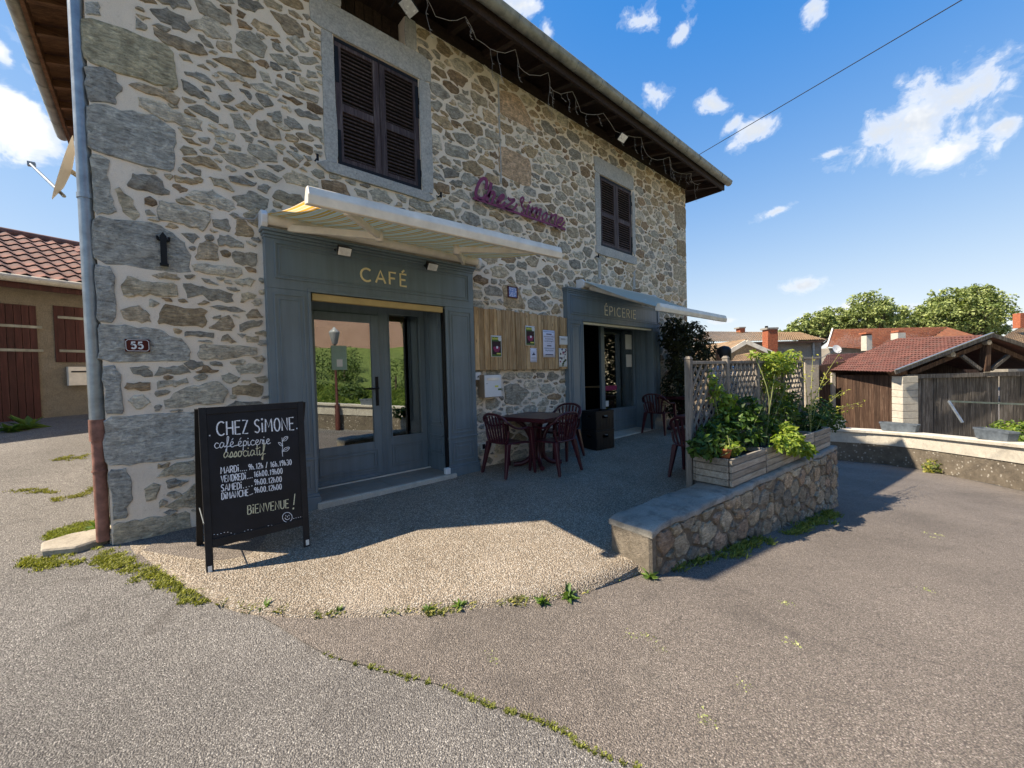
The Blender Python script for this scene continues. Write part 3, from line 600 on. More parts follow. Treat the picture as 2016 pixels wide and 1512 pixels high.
# stones traced from the photograph (zoom origin, scale, outlines)
TR=[((0,0),.3472,[[(470,80),(940,255),(985,300),(1005,505),(860,465),(480,340)],[(485,360),(650,410),(685,500),(665,585),(495,565)],[(500,580),(860,650),(985,730),(1000,790),(985,970),(800,930),(510,850)],[(510,870),(625,905),(600,980),(650,1150),(655,1200),(530,1210)],[(470,0),(565,0),(560,90),(475,70)]]),
((0,0),1.,[[(186,425),(312,440),(360,475),(375,505),(372,538),(190,515)],[(188,521),(212,524),(227,547),(228,625),(222,634),(195,634)],[(196,641),(240,641),(305,648),(360,670),(375,690),(372,711),(200,711)],[(202,718),(225,718),(240,740),(242,815),(207,815)],[(207,822),(350,815),(385,812),(387,900),(260,914),(213,917)],[(214,923),(250,926),(258,950),(255,1020),(220,1020)],[(222,1030),(300,1018),(370,1008),(380,1050),(225,1075)],
 [(280,965),(300,950),(318,955),(308,985),(285,990)],[(305,940),(345,912),(385,905),(388,935),(330,938)],[(320,1000),(360,975),(386,950),(388,1000),(350,1003)]]),
((200,60),.2282,[[(430,-20),(620,30),(860,140),(915,205),(840,220),(640,150),(500,80)],[(660,195),(760,215),(780,280),(700,250)],[(820,30),(890,50),(985,160),(900,130),(840,80)],[(1000,85),(1130,110),(1140,180),(1060,185),(990,140)],[(1160,10),(1290,10),(1430,130),(1400,240),(1150,110)],[(1460,95),(1540,110),(1580,190),(1480,150)],[(945,235),(1080,225),(1240,260),(1340,340),(1320,405),(1200,390),(1080,300)],[(1310,250),(1420,260),(1460,310),(1420,330)],[(1455,195),(1560,200),(1660,260),(1735,355),(1600,330),(1480,250)],[(1685,210),(1860,230),(1880,285),(1730,280)],[(705,365),(800,335),(880,370),(990,480),(900,460)],[(815,285),(880,280),(950,345),(880,330)],[(985,340),(1120,360),(1200,390),(1245,455),(1090,430)],[(1365,340),(1430,350),(1480,460),(1380,430)],[(1575,355),(1670,380),(1660,445),(1590,410)],[(1690,390),(1860,450),(1885,515),(1760,490)],[(1760,330),(1840,350),(1880,415),(1770,400)],[(680,430),(760,440),(870,520),(940,600),(780,555),(700,510)],[(855,470),(930,490),(965,530),(890,515)],[(970,430),(1060,420),(1130,530),(1040,490)],[(1275,455),(1400,460),(1540,545),(1510,575),(1330,510)],[(1500,410),(1640,470),(1780,550),(1875,570),(1860,625),(1700,580),(1520,490)],[(235,450),(330,450),(470,500),(660,570),(655,640),(500,570),(290,510)],[(320,565),(480,600),(640,690),(865,770),(850,865),(640,800),(540,780),(400,700),(315,650)],[(735,655),(800,630),(890,650),(1020,740),(1020,790),(860,730)],[(1000,555),(1090,550),(1160,580),(1110,635),(1030,610)],[(1180,495),(1260,510),(1305,560),(1290,605)],[(1320,535),(1450,560),(1490,650),(1390,655)],[(1150,650),(1220,595),(1290,650),(1360,690),(1330,725)],[(1550,555),(1650,570),(1750,640),(1680,640)],[(1100,710),(1180,700),(1260,780),(1290,865),(1160,850)],[(1330,765),(1420,775),(1540,850),(1555,940),(1480,950),(1360,880)],[(1420,715),(1540,680),(1570,790),(1490,790)],[(1660,690),(1780,690),(1905,760),(1890,780),(1700,740)],[(1780,805),(1915,840),(1910,940),(1790,890)],[(905,855),(1080,855),(1160,890),(1155,955),(960,900)],[(680,905),(760,930),(870,995),(760,975)],[(830,915),(940,920),(930,980),(860,960)],[(1085,980),(1210,1010),(1200,1040),(1090,1020)],[(690,1105),(820,1070),(940,1100),(1050,1205),(860,1165)],[(690,1150),(770,1160),(870,1205),(860,1265),(740,1220)],[(1650,970),(1750,965),(1830,1010),(1810,1075),(1690,1020)],[(1590,1030),(1690,1050),(1755,1110),(1710,1140)],[(1310,1200),(1400,1190),(1560,1270),(1520,1315),(1330,1255)],[(1085,1250),(1200,1245),(1350,1320),(1310,1340),(1130,1300)],[(620,1250),(720,1255),(840,1310),(780,1340),(640,1300)],[(215,1340),(280,1220),(480,1240),(590,1410),(540,1430),(380,1390)],[(105,1370),(150,1345),(250,1440),(330,1600),(290,1640),(200,1580)],[(715,1440),(800,1370),(980,1380),(1150,1490),(1170,1540),(1090,1560),(900,1500)]]),
((200,380),.2282,[[(475,140),(490,55),(700,100),(935,165),(940,220),(880,335),(700,270),(500,230)],[(965,215),(1100,215),(1110,350),(970,300)],[(1160,220),(1240,230),(1330,345),(1310,380),(1150,375)],[(670,330),(800,340),(860,380),(780,440)],[(860,415),(910,405),(1000,445),(1010,590),(800,560)],[(1005,365),(1100,370),(1225,430),(1220,475),(1010,450)],[(1130,495),(1350,510),(1350,635),(1150,610)],[(785,610),(1000,620),(1200,640),(1210,700),(1160,730),(800,680)],[(155,800),(230,715),(420,760),(640,780),(660,905),(380,880),(200,885)],[(695,790),(780,780),(860,800),(1000,825),(1135,860),(1130,940),(940,935),(860,870),(740,920)],[(845,725),(940,745),(1020,795),(890,770)],[(1195,860),(1250,850),(1350,880),(1210,955)],[(175,1000),(310,960),(380,1010),(425,1060),(420,1120),(170,1085)],[(470,1120),(540,950),(700,980),(915,1005),(885,1155),(690,1155)],[(920,975),(1000,960),(1150,980),(1255,1020),(1140,1035)],[(905,1160),(1090,1050),(1140,1100),(1140,1190),(1050,1190)],[(1190,1140),(1300,1085),(1390,1100),(1380,1140),(1190,1195)],[(710,1195),(830,1185),(980,1200),(970,1255),(720,1235)],[(1020,1275),(1090,1205),(1180,1300)],[(840,1435),(850,1300),(1340,1330),(1330,1390),(1000,1440)],[(1235,1230),(1360,1225),(1350,1290),(1245,1295)]]),
((0,450),.248,[[(1030,1095),(1195,1090),(1215,1185),(1040,1150)],[(1240,1110),(1440,1080),(1520,1150),(1240,1170)],[(1550,1150),(1640,1085),(1750,1140)],[(1870,1090),(2000,1060),(2100,1080),(2060,1150),(1890,1155)],[(990,1230),(1130,1205),(1200,1230),(1190,1285),(990,1270)],[(1240,1215),(1480,1190),(1500,1230),(1380,1260),(1230,1270)],[(1005,1380),(1060,1315),(1150,1320),(1205,1390),(1090,1450)],[(1290,1380),(1500,1250),(1740,1210),(1810,1290),(1770,1390),(1330,1430)],[(1850,1260),(2016,1220),(2100,1260),(2080,1330),(1840,1320)]]),
((840,180),.16865,[[(845,-20),(1080,50),(1290,470),(1280,478),(850,240)],[(850,630),(940,660),(1210,790),(1225,1110),(850,960)],[(220,580),(490,680),(490,800),(215,730)],[(320,50),(400,10),(520,110),(510,160),(330,80)],[(30,130),(120,90),(190,160),(140,240),(50,180)],[(280,1190),(400,1130),(520,1250),(490,1300)],[(180,910),(240,870),(380,950),(370,1000),(230,1010)],[(60,490),(150,500),(190,700),(60,650)],[(915,510),(1010,520),(1090,620),(1080,670),(930,620)],[(1120,650),(1200,620),(1310,690),(1260,790),(1190,760)],[(55,1070),(180,1060),(270,1110),(260,1200),(130,1190)],[(110,1300),(230,1260),(320,1310),(325,1370),(180,1360)]]),
((930,690),.17857,[[(360,380),(490,360),(640,460),(560,540),(520,600),(360,580)],[(480,240),(670,240),(660,310),(500,300)],[(710,240),(800,250),(800,300),(720,310)],[(830,500),(900,470),(985,490),(960,545),(840,535)],[(650,460),(735,455),(730,530),(650,540)],[(375,615),(450,610),(460,690),(370,690)]]),
((900,520),.248,[[(360,160),(470,160),(550,350),(380,340)],[(560,280),(630,250),(730,350),(660,380),(570,350)],[(460,70),(500,40),(570,100),(560,165),(480,160)],[(745,370),(790,300),(830,390),(760,400)]]),
((0,0),1.,[[(1328,400),(1349,410),(1350,452),(1329,440)],[(1333,470),(1350,477),(1351,506),(1333,500)],[(1326,520),(1350,527),(1351,556),(1327,549)],[(1338,452),(1350,458),(1350,474),(1338,468)],[(1336,560),(1351,565),(1352,590),(1337,585)]])]
sr=np.random.RandomState(11); traced=[]
BR={(8,0):1,(8,1):1,(8,2):1,(8,4):1,(2,3):.9,(2,8):.9,(2,29):1,(2,41):1,(3,4):1,(3,12):1,(3,13):1,(5,8):1,(5,9):1,(4,8):.9,(3,8):.7}
for gi,(o,s,ps) in enumerate(TR):
    for pi,p in enumerate(ps):
        q=[py(o[0]+a*s,o[1]+b*s,-.01)[[0,2]] for a,b in p]; q=[np.array([max(HX0-.012,v[0]),v[1]]) for v in q]
        if gi<2: col=np.array([(.38,.385,.37),(.34,.345,.335),(.42,.42,.39)][sr.randint(3)])*sr.uniform(.85,1.15)
        else: col=stone_colour(sr,BR.get((gi,pi),.22))
        if (gi,pi)==(0,0): col=np.array((.40,.37,.27))
        if gi==1 and pi>=6: col=np.array((.42,.38,.3))
        if gi==5 and pi<2: col=np.array((.46,.34,.235))
        traced.append((q,col))
SURR=[(1.42,2.90,5.26,5.59),(1.52,1.66,3.82,5.26),(2.72,2.89,3.82,5.26),(1.43,2.90,3.70,3.82),(6.45,7.83,5.24,5.55),(6.46,6.62,3.85,5.24),(7.76,7.87,3.85,5.24),(6.44,7.88,3.68,3.85),(2.55,2.70,5.59,HZ),(1.60,1.755,5.59,HZ)]
SHOPS=[(.88,3.43,-.3,2.9),(5.46,8.68,-.3,2.9)]
avoid=HOLES+SURR+SHOPS
cells=rubble((HX0+.3,HX1-.02,-.05,HZ-.03),avoid,[t[0] for t in traced],np.array([.018,.023,.028,.033,.038,.044,.05,.058,.067,.078,.09]),.54,.0098,3,46000)
fac=[]
for p in traced: c_=np.mean(p[0],0); fac.append((roughen([c_+(q-c_)*1.05 for q in p[0]],sr,.045,.0075,.1),p[1]))
for p in cells:
    c=p.mean(0); brown=.35+.35*sst(4.6,5.8,c[1])+.1*sst(3,8,c[0])-.15*sst(2.2,1.,c[1])
    fac.append((roughen(p,sr,.05,.008,.07),stone_colour(sr,brown)))
masonry(house,fac,(0,0,0),(1,0,0),(0,0,1),(0,-1,0),5,300)
sd_=[(roughen(p,sr,.06,.008,.07),stone_colour(sr,.4)) for p in rubble((.03,HY1-.03,-.05,HZ-.03),[],[],np.array([.04,.05,.06,.075,.09,.11]),.54,.0105,17,9000)]
masonry(house,sd_,(HX0,0,0),(0,1,0),(0,0,1),(-1,0,0),6,0)
# dressed stone round the windows
for nm,(a,b,c,d) in zip(['lintel','jamb','jamb','sill','lintel','jamb','jamb','sill','jamb','jamb'],SURR):
    pts=roughen([(a,c),(b,c),(b,d),(a,d)],sr,.16,.004,.1); mb=MB(); mb.prism([(p[0],.004,p[1]) for p in pts],(0,-1,0),.02 if nm!='sill' else .035); mb.build(nm,M_LIME,house,bevel=.004)
# tall stone uprights in the wall
for (x,y0,y1,w) in ((1179,505,550,.09),(1247,525,570,.09),(980,150,360,.025)):
    a=py(x,y0,0);b=py(x,y1,0); mb=MB(); mb.box((a[0]-w/2,-.018,b[2]),(a[0]+w/2,.004,a[2])); mb.build('upright_stone',M_LIME,house,bevel=.005)
# louvred shutters
def shutter(x0,x1,z0,z1,hs):
    Y=.01; st=.075; mb=MB()
    mb.box((x0,Y,z0),(x0+st,Y+.04,z1)); mb.box((x1-st,Y,z0),(x1,Y+.04,z1)); zm=z0+(z1-z0)*.47
    for a,b in ((z0,z0+.1),(zm-.045,zm+.045),(z1-.085,z1)): mb.box((x0+st,Y+.001,a),(x1-st,Y+.039,b))
    fr=mb.build('shutter',M_SHUT,house,bevel=.003)
    mb=MB(); mb.box((x0+st,Y+.034,z0+.09),(x1-st,Y+.038,z1-.08)); mb.build('backing',M_DARK,fr)
    me=None
    for a,b in ((z0+.1,zm-.045),(zm+.045,z1-.085)):
        n=int((b-a)/.043)
        for i in range(n):
            z=a+(i+.5)*(b-a)/n
            if me is None:
                mb=MB(); mb.bar((x0+st,Y+.018,0),(x1-st,Y+.018,0),.034,.008,(0,-.75,.66)); me=mb.mesh('slat'); me.materials.append(M_SHUT)
            o=bpy.data.objects.new('slat',me); COL.objects.link(o); o.parent=fr; o.location=(0,0,z)
    hx=x0 if hs<0 else x1
    for zz in (z0+.2,z1-.3):
        mb=MB(); s=-hs
        mb.box((hx-s*.004,Y-.006,zz-.2),(hx+s*.045,Y-.001,zz+.2)); mb.box((hx-s*.05,Y-.012,zz-.02),(hx,Y+.006,zz+.06)); mb.build('hinge',M_BLACKM,fr)
    for zz in (z0+.012,z1-.045):
        mb=MB(); mb.box((x0+.002,Y-.004,zz),(x1-.002,Y-.0005,zz+.038)); mb.build('iron_strap',M_BLACKM,fr)
shutter(1.665,2.185,3.825,5.255,-1); shutter(2.19,2.715,3.825,5.255,1); shutter(6.625,7.185,3.855,5.235,-1); shutter(7.19,7.755,3.855,5.235,1)
# loft opening boards
for i in range(7):
    x=1.76+i*.113; mb=MB(); mb.box((x,.16,5.6),(x+.105,.18,HZ)); mb.build('loft_board',M_RAFT,house)
mb=MB(); mb.box((1.7,.2,5.5),(2.6,.22,HZ)); mb.build('loft_backing',M_DARK,house)
# iron wall anchor and hooks
a=py(322,490,-.02); mb=MB(); mb.box((a[0]-.022,-.045,a[2]-.14),(a[0]+.022,-.012,a[2]+.11)); mb.prism([(a[0]-.02,-.04,a[2]+.11),(a[0]+.02,-.04,a[2]+.11),(a[0],-.04,a[2]+.145)],(0,1,0),.03)
for s in (-1,1): mb.tube(smooth([(a[0],-.03,a[2]+.07),(a[0]+s*.035,-.03,a[2]+.075),(a[0]+s*.04,-.03,a[2]+.105)],3),.01,6)
mb.box((a[0]-.03,-.05,a[2]-.15),(a[0]+.03,-.012,a[2]-.13)); mb.build('wall_anchor',M_BLACKM,house)
for (x,y) in ((865,386),(623,313),(1175,505)):
    a=py(x,y,-.05); mb=MB(); mb.tube([(a[0],0,a[2]),(a[0],-.09,a[2])],.008,6); mb.bar((a[0],-.09,a[2]-.03),(a[0],-.09,a[2]+.035),.02,.02,(1,0,0)); mb.build('shutter_stop',M_BLACKM,house)
# ------------------------------------------------------------------ roof, eaves, gutters
EO=.74; EX0,EX1,EY0,EY1=HX0-EO,HX1+EO,-EO,HY1+EO; EZ=6.04; PIT=.34
cy=(EY0+EY1)/2; hh=(cy-EY0); rz=EZ+.1+hh*PIT
mb=MB(); c=[(EX0,EY0,EZ+.03),(EX1,EY0,EZ+.03),(EX1,EY1,EZ+.03),(EX0,EY1,EZ+.03)]; r1=(EX0+hh,cy,rz); r2=(EX1-hh,cy,rz)
mb.add([*c,r1,r2],[(0,1,5,4),(1,2,5),(2,3,4,5),(3,0,4)]); mb.build('roof',M_TILEN,house,solid=.05)
mb=MB(); ins=.02
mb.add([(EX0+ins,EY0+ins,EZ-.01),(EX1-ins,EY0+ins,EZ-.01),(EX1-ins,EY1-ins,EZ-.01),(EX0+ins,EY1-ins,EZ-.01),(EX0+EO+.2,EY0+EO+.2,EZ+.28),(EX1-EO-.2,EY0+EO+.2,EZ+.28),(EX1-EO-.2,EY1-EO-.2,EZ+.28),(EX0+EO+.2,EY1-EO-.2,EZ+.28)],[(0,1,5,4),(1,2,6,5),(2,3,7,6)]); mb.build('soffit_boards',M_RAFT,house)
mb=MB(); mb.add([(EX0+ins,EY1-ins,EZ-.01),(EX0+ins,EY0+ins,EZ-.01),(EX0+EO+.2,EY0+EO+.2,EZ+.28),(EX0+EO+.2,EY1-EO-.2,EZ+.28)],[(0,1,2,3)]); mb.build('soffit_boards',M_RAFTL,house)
me=None
for i in range(19):
    x=-.5+i*.62
    if me is None: mb=MB(); mb.bar((0,EY0+.09,EZ-.075),(0,.3,EZ+.14),.075,.1); me=mb.mesh('rafter'); me.materials.append(M_RAFT)
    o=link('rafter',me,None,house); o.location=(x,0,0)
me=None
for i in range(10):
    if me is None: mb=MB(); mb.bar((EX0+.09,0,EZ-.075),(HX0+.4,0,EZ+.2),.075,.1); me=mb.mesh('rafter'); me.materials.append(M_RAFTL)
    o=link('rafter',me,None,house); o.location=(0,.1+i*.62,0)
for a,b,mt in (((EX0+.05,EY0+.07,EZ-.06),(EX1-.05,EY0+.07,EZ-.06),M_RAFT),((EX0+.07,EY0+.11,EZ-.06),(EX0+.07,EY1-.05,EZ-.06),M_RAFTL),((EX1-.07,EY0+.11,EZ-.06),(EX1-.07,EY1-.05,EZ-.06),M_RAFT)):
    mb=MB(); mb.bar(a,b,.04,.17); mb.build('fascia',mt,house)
mb=MB(); mb.box((HX0-.05,-.02,HZ-.02),(HX1+.02,.2,HZ+.14)); mb.build('wall_plate',M_RAFT,house)
def gutter(p0,p1,out,r=.078,nj=16,name='gutter'):
    p0=np.array(p0,float);p1=np.array(p1,float);out=np.array(out,float);up=np.array((0,0,1.));mb=MB(); k=10
    prof=[(math.cos(a)*r,-math.sin(a)*r) for a in [math.pi*i/k for i in range(k+1)]]; prof=[(r*1.05,.03),(r*1.12,.015)]+prof+[(-r,.03)]
    mb.add([p+out*a+up*b for p in (p0,p1) for a,b in prof],[(i,i+1,len(prof)+i+1,len(prof)+i) for i in range(len(prof)-1)],True)
    for p in (p0,p1): mb.add([p+out*a+up*b for a,b in prof],[tuple(range(len(prof)))])
    g=mb.build(name,M_GUT,house,solid=.004); d=(p1-p0)/np.linalg.norm(p1-p0); pr2=[(a*1.07,b*1.07) for a,b in prof[2:-1]]
    for i in range(1,nj):
        q=p0+(p1-p0)*(i/nj); mb=MB(); mb.add([q+d*s+out*a+up*b for s in (-.008,.008) for a,b in pr2],[(j,j+1,len(pr2)+j+1,len(pr2)+j) for j in range(len(pr2)-1)],True); mb.build('gutter_bracket',M_GUT,g,solid=.003)
    return g
gutter((EX0-.06,EY0-.03,EZ+.03),(EX1+.02,EY0-.03,EZ+.03),(0,-1,0),nj=20); gutter((EX0-.03,EY0-.06,EZ+.03),(EX0-.03,EY1,EZ+.03),(-1,0,0),nj=12)
# downpipe: zinc above, rusty cast iron foot below
DX,DY=-.342,.05
mb=MB(); mb.tube([(DX,DY,1.09),(DX,DY,5.35)]+smooth([(DX,DY,5.4),(DX-.1,DY,5.6),(EX0+.1,DY,5.85),(EX0-.03,DY,5.98)],5),.047,16); dp=mb.build('downpipe',M_ZINC,house)
mb=MB(); mb.tube([(DX,DY,.12),(DX,DY,1.0)],.043,14); ci=mb.build('downpipe_foot',M_RUST,house); tag(ci,'rusty cast iron foot of the downpipe')
mb=MB(); mb.tube([(DX,DY,.95),(DX,DY,1.125)],.053,16); mb.build('collar',M_RUST,ci)
for z in (.7,): mb=MB(); mb.tube([(DX,DY,z-.008),(DX,DY,z+.008)],.05,14); mb.build('collar',M_RUST,ci)
for z in (2.94,4.6): mb=MB(); mb.tube([(DX,DY,z-.02),(DX,DY,z+.02)],.053,16); mb.tube([(DX,DY,z),(DX+.07,DY,z)],.008,6); mb.build('pipe_clip',M_ZINC,dp)
# ------------------------------------------------------------------ stroke lettering
def arc(cx,cy,rx,ry,a0,a1,n=12): return [(cx+rx*math.cos(math.radians(a0+(a1-a0)*i/n)),cy+ry*math.sin(math.radians(a0+(a1-a0)*i/n))) for i in range(n+1)]
GL={'C':(.8,[arc(.45,.5,.42,.5,50,310)]),'A':(.75,[[(0,0),(.36,1),(.72,0)],[(.14,.34),(.58,.34)]]),'F':(.55,[[(0,0),(0,1),(.5,1)],[(0,.52),(.42,.52)]]),'E':(.55,[[(.5,0),(0,0),(0,1),(.5,1)],[(0,.52),(.42,.52)]]),
'P':(.58,[[(0,0),(0,1),(.28,1)]+arc(.28,.74,.26,.26,90,-90)+[(0,.48)]]),'I':(.12,[[(.03,0),(.03,1)]]),'R':(.62,[[(0,0),(0,1),(.28,1)]+arc(.28,.74,.26,.26,90,-90)+[(0,.48)],[(.24,.48),(.56,0)]]),
'H':(.66,[[(0,0),(0,1)],[(.58,0),(.58,1)],[(0,.5),(.58,.5)]]),'Z':(.6,[[(0,1),(.52,1),(0,0),(.54,0)]]),'S':(.6,[smooth([(.5,.88),(.3,1),(.06,.84),(.12,.6),(.4,.44),(.5,.2),(.3,0),(.02,.1)],4)]),'M':(.8,[[(0,0),(.06,1),(.36,.35),(.66,1),(.72,0)]]),
'O':(.7,[arc(.32,.5,.3,.5,90,450,20)]),'N':(.68,[[(0,0),(0,1),(.58,0),(.58,1)]]),'D':(.65,[[(0,0),(0,1),(.2,1)]+arc(.2,.5,.38,.5,90,-90)+[(0,0)]]),'V':(.66,[[(0,1),(.3,0),(.6,1)]]),'B':(.6,[[(0,0),(0,1),(.25,1)]+arc(.25,.76,.22,.24,90,-90)+[(0,.52),(.28,.52)]+arc(.28,.26,.26,.26,90,-90)+[(0,0)]]),
'U':(.64,[[(0,1),(0,.3)]+arc(.28,.3,.28,.3,180,360)+[(.56,1)]]),'0':(.5,[arc(.22,.5,.2,.5,90,450,16)]),'1':(.3,[[(0,.75),(.18,1),(.18,0)]]),'2':(.5,[arc(.22,.74,.2,.26,170,-30)+[(0,0),(.45,0)]]),'3':(.5,[arc(.2,.75,.2,.25,150,-90)+arc(.2,.25,.22,.25,90,-150)]),'6':(.5,[smooth([(.36,.98),(.1,.7),(.02,.3),(.2,0),(.42,.22),(.24,.46),(.05,.3)],4)]),'9':(.5,[smooth([(.4,.75),(.2,.52),(.03,.76),(.22,1),(.4,.78),(.38,.4),(.2,0)],4)]),
'h':(.42,[[(0,0),(0,1)],[(0,.4)]+arc(.16,.38,.16,.18,150,0)+[(.32,0)]]),'/':(.4,[[(0,-.05),(.3,1.05)]]),'.':(.2,[arc(.05,.04,.035,.035,0,360,6)]),'-':(.4,[[(0,.12),(.26,.12)]]),'!':(.2,[[(.08,.3),(.1,1.25)],arc(.08,.0,.05,.06,0,360,6)]),"'":(.2,[[(0,.7),(.06,1)]]),
'5':(.6,[[(.46,1),(.08,1),(.04,.56)]+arc(.24,.32,.25,.32,125,-150)])}
GL['É']=(.55,GL['E'][1]+[[(.14,1.14),(.34,1.34)]]); GL['i']=(.2,[[(.05,0),(.05,.72)],arc(.05,1.,.04,.05,0,360,6)])
LC={'c':(.5,[smooth([(.44,.42),(.22,.52),(.04,.25),(.22,0),(.5,.1)],4)]),'a':(.58,[smooth([(.42,.45),(.2,.52),(.03,.22),(.18,0),(.42,.3),(.44,.45),(.42,.15),(.58,.05)],4)]),'f':(.42,[smooth([(0,.08),(.22,.4),(.34,.98),(.2,1.),(.16,.4),(.1,-.4),(.02,-.3),(.2,.05),(.42,.1)],5)]),
'e':(.5,[smooth([(0,.12),(.3,.3),(.34,.48),(.16,.5),(.06,.22),(.2,0),(.5,.1)],4)]),'p':(.5,[smooth([(.08,.5),(.06,.0),(.02,-.45)],4),smooth([(.06,.35),(.24,.52),(.42,.3),(.26,.02),(.06,.12)],4)]),'i':(.28,[smooth([(.04,.48),(.05,.1),(.14,0),(.28,.12)],4),arc(.06,.72,.025,.03,0,360,5)]),'r':(.4,[smooth([(0,.1),(.12,.52),(.2,.45),(.34,.45),(.26,.1),(.4,.06)],4)]),
's':(.42,[smooth([(0,.05),(.22,.5),(.34,.2),(.18,0),(.02,.08),(.42,.08)],4)]),'o':(.52,[smooth([(.36,.48),(.16,.5),(.04,.24),(.18,0),(.4,.2),(.34,.48),(.52,.42)],4)]),'t':(.38,[smooth([(.16,.95),(.14,.3),(.18,.02),(.36,.1)],4),[(0,.62),(.34,.66)]]),'-':(.3,[[(0,.1),(.3,.14)]])}
LC['é']=(.5,LC['e'][1]+[[(.2,.66),(.36,.85)]])
def text_strokes(s,size,gl=GL,track=.14,ital=0.,xs=1.):
    x=0.; out=[]
    for ch in s:
        if ch==' ': x+=.45; out.append(None); continue
        w,st=gl.get(ch,GL.get(ch,(.3,[]))); out.append([[((x+a*1.0+ital*b)*size*xs,b*size) for a,b in pl] for pl in st]); x+=w+track
    return out,(x-track)*size*xs
def write(s,origin,U,Vv,N,size,width,material,parent,name='letter',gl=GL,track=.14,fit=None,t=.004,one=False,ital=0.):
    O,U,Vv,N=[np.array(a,float) for a in (origin,U,Vv,N)]; _,L=text_strokes(s,size,gl,track,ital); xs=fit/L if fit else 1.
    st,L=text_strokes(s,size,gl,track,ital,xs); mb=MB(); made=[]
    for g in st:
        if not g: continue
        for pl in g: mb.ribbon([O+U*a+Vv*b for a,b in pl],width,N,t)
        if not one: made.append(link(name,mb.mesh(name),material,parent)); mb=MB()
    if one: made=link(name,mb.mesh(name),material,parent)
    return made
# ------------------------------------------------------------------ shopfronts
def frame_panel(mb,x0,x1,z0,z1,Y,w=.016,d=.012):
    "raised moulding rectangle on a face looking to -Y"
    for a,b in (((x0,z0),(x1,z0+w)),((x0,z1-w),(x1,z1)),((x0,z0+w),(x0+w,z1-w)),((x1-w,z0+w),(x1,z1-w))): mb.box((a[0],Y-d,a[1]),(b[0],Y+.002,b[1]))
def shopfront(x0,x1,o0,o1,oz,zt,zb,text,tx,tz,th,tw,tm,label):
    F=-.10; root=MB(); root.box((x0,F,oz),(x1,.02,zt-.09)); fr=root.build('shopfront',M_PAINT,house,bevel=.003); tag(fr,label)
    for a,b in ((x0,o0),(o1,x1)):
        mb=MB(); mb.box((a,F,zb),(b,.02,oz-.001)); mb.build('pilaster',M_PAINT,fr,bevel=.003)
        mb=MB(); e=.06; frame_panel(mb,a+e,b-e,zb+.62,oz-.05,F); frame_panel(mb,a+e+.045,b-e-.045,zb+.67,oz-.1,F,.012,.008); frame_panel(mb,a+e,b-e,zb+.24,zb+.5,F); frame_panel(mb,a+e+.05,b-e-.05,zb+.29,zb+.45,F,.03,.01); mb.build('panel_moulding',M_PAINT,fr,bevel=.002)
        mb=MB(); mb.box((a-.02,F-.03,zb),(b+.02,.02,zb+.16)); mb.box((a-.012,F-.018,zb+.16),(b+.012,.02,zb+.19)); mb.build('plinth',M_PAINT,fr,bevel=.004); mb=MB(); mb.box((a-.008,F-.014,zb+.55),(b+.008,.02,zb+.575)); mb.build('dado_rail',M_PAINT,fr,bevel=.004)
    mb=MB(); e=.08; frame_panel(mb,x0+e,x1-e,oz+.1,zt-.12,F,.018,.012); frame_panel(mb,x0+e+.04,x1-e-.04,oz+.14,zt-.16,F,.01,.007); mb.build('fascia_moulding',M_PAINT,fr,bevel=.002)
    mb=MB(); mb.box((o0-.03,F-.012,oz-.005),(o1+.03,F+.001,oz+.03)); mb.box((o0-.03,F-.012,zb+.2),(o0,F+.001,oz-.006)); mb.box((o1,F-.012,zb+.2),(o1+.03,F+.001,oz-.006)); mb.build('architrave',M_PAINT,fr,bevel=.003)
    mb=MB(); mb.box((x0-.03,F-.045,zt-.03),(x1+.03,.02,zt)); mb.box((x0-.015,F-.025,zt-.06),(x1+.015,.02,zt-.031)); mb.box((x0-.006,F-.01,zt-.089),(x1+.006,.02,zt-.061)); mb.build('cornice',M_PAINT,fr,bevel=.004)
    write(text,(tx,F-.001,tz),(1,0,0),(0,0,1),(0,-1,0),th,.022,tm,fr,'letter',fit=tw,track=.3,t=.006)
    return fr
sf1=shopfront(.885,3.425,1.29,2.95,2.335,2.92,0.0,'CAFÉ',1.83,2.525,.145,.58,M_GOLD,'blue grey panelled cafe shopfront')
sf2=shopfront(5.46,8.67,5.88,8.335,2.335,2.90,.05,'ÉPICERIE',6.56,2.50,.17,1.1,M_CREAML,'blue grey panelled grocery shopfront')
# recess linings, floors, rooms behind
def recess(fr,x0,x1,yb,zf,zc):
    mb=MB(); mb.box((x0-.03,-.04,zf-.3),(x0,yb,zc)); mb.box((x1,-.04,zf-.3),(x1+.03,yb,zc)); mb.box((x0-.03,-.04,zc),(x1+.03,yb,zc+.03)); mb.build('reveal',M_PAINT,fr)
    mb=MB()
    for z0,z1 in ((zf+.62,zc-.12),(zf+.22,zf+.5)):
        for o in (0,.05):
            a,b,c,d=.04+o,yb-.08-o,z0+o,z1-o
            for p,q in (((a,c),(b,c+.014)),((a,d-.014),(b,d)),((a,c),(a+.014,d)),((b-.014,c),(b,d))): mb.box((x1-.01,p[0],p[1]),(x1+.002,q[0],q[1]))
    mb.build('reveal_moulding',M_PAINT,fr)
recess(sf1,1.29,2.95,.46,.09,2.45); recess(sf2,5.88,8.38,.36,.09,2.45)
for i in range(4):
    for j in range(2):
        mb=MB(); x=1.29+i*.415; mb.box((x+.002,-.13+j*.29,0),(x+.412,.155+j*.29,.10)); mb.build('floor_tile',M_TILEF,sf1,bevel=.003)
mb=MB(); mb.box((1.27,-.17,-.1),(3.02,.5,.094)); mb.build('threshold',M_CEM,house,bevel=.01)
mb=MB(); mb.box((5.86,-.12,-.1),(8.4,.4,.1)); mb.build('threshold',M_CEM,house,bevel=.008)
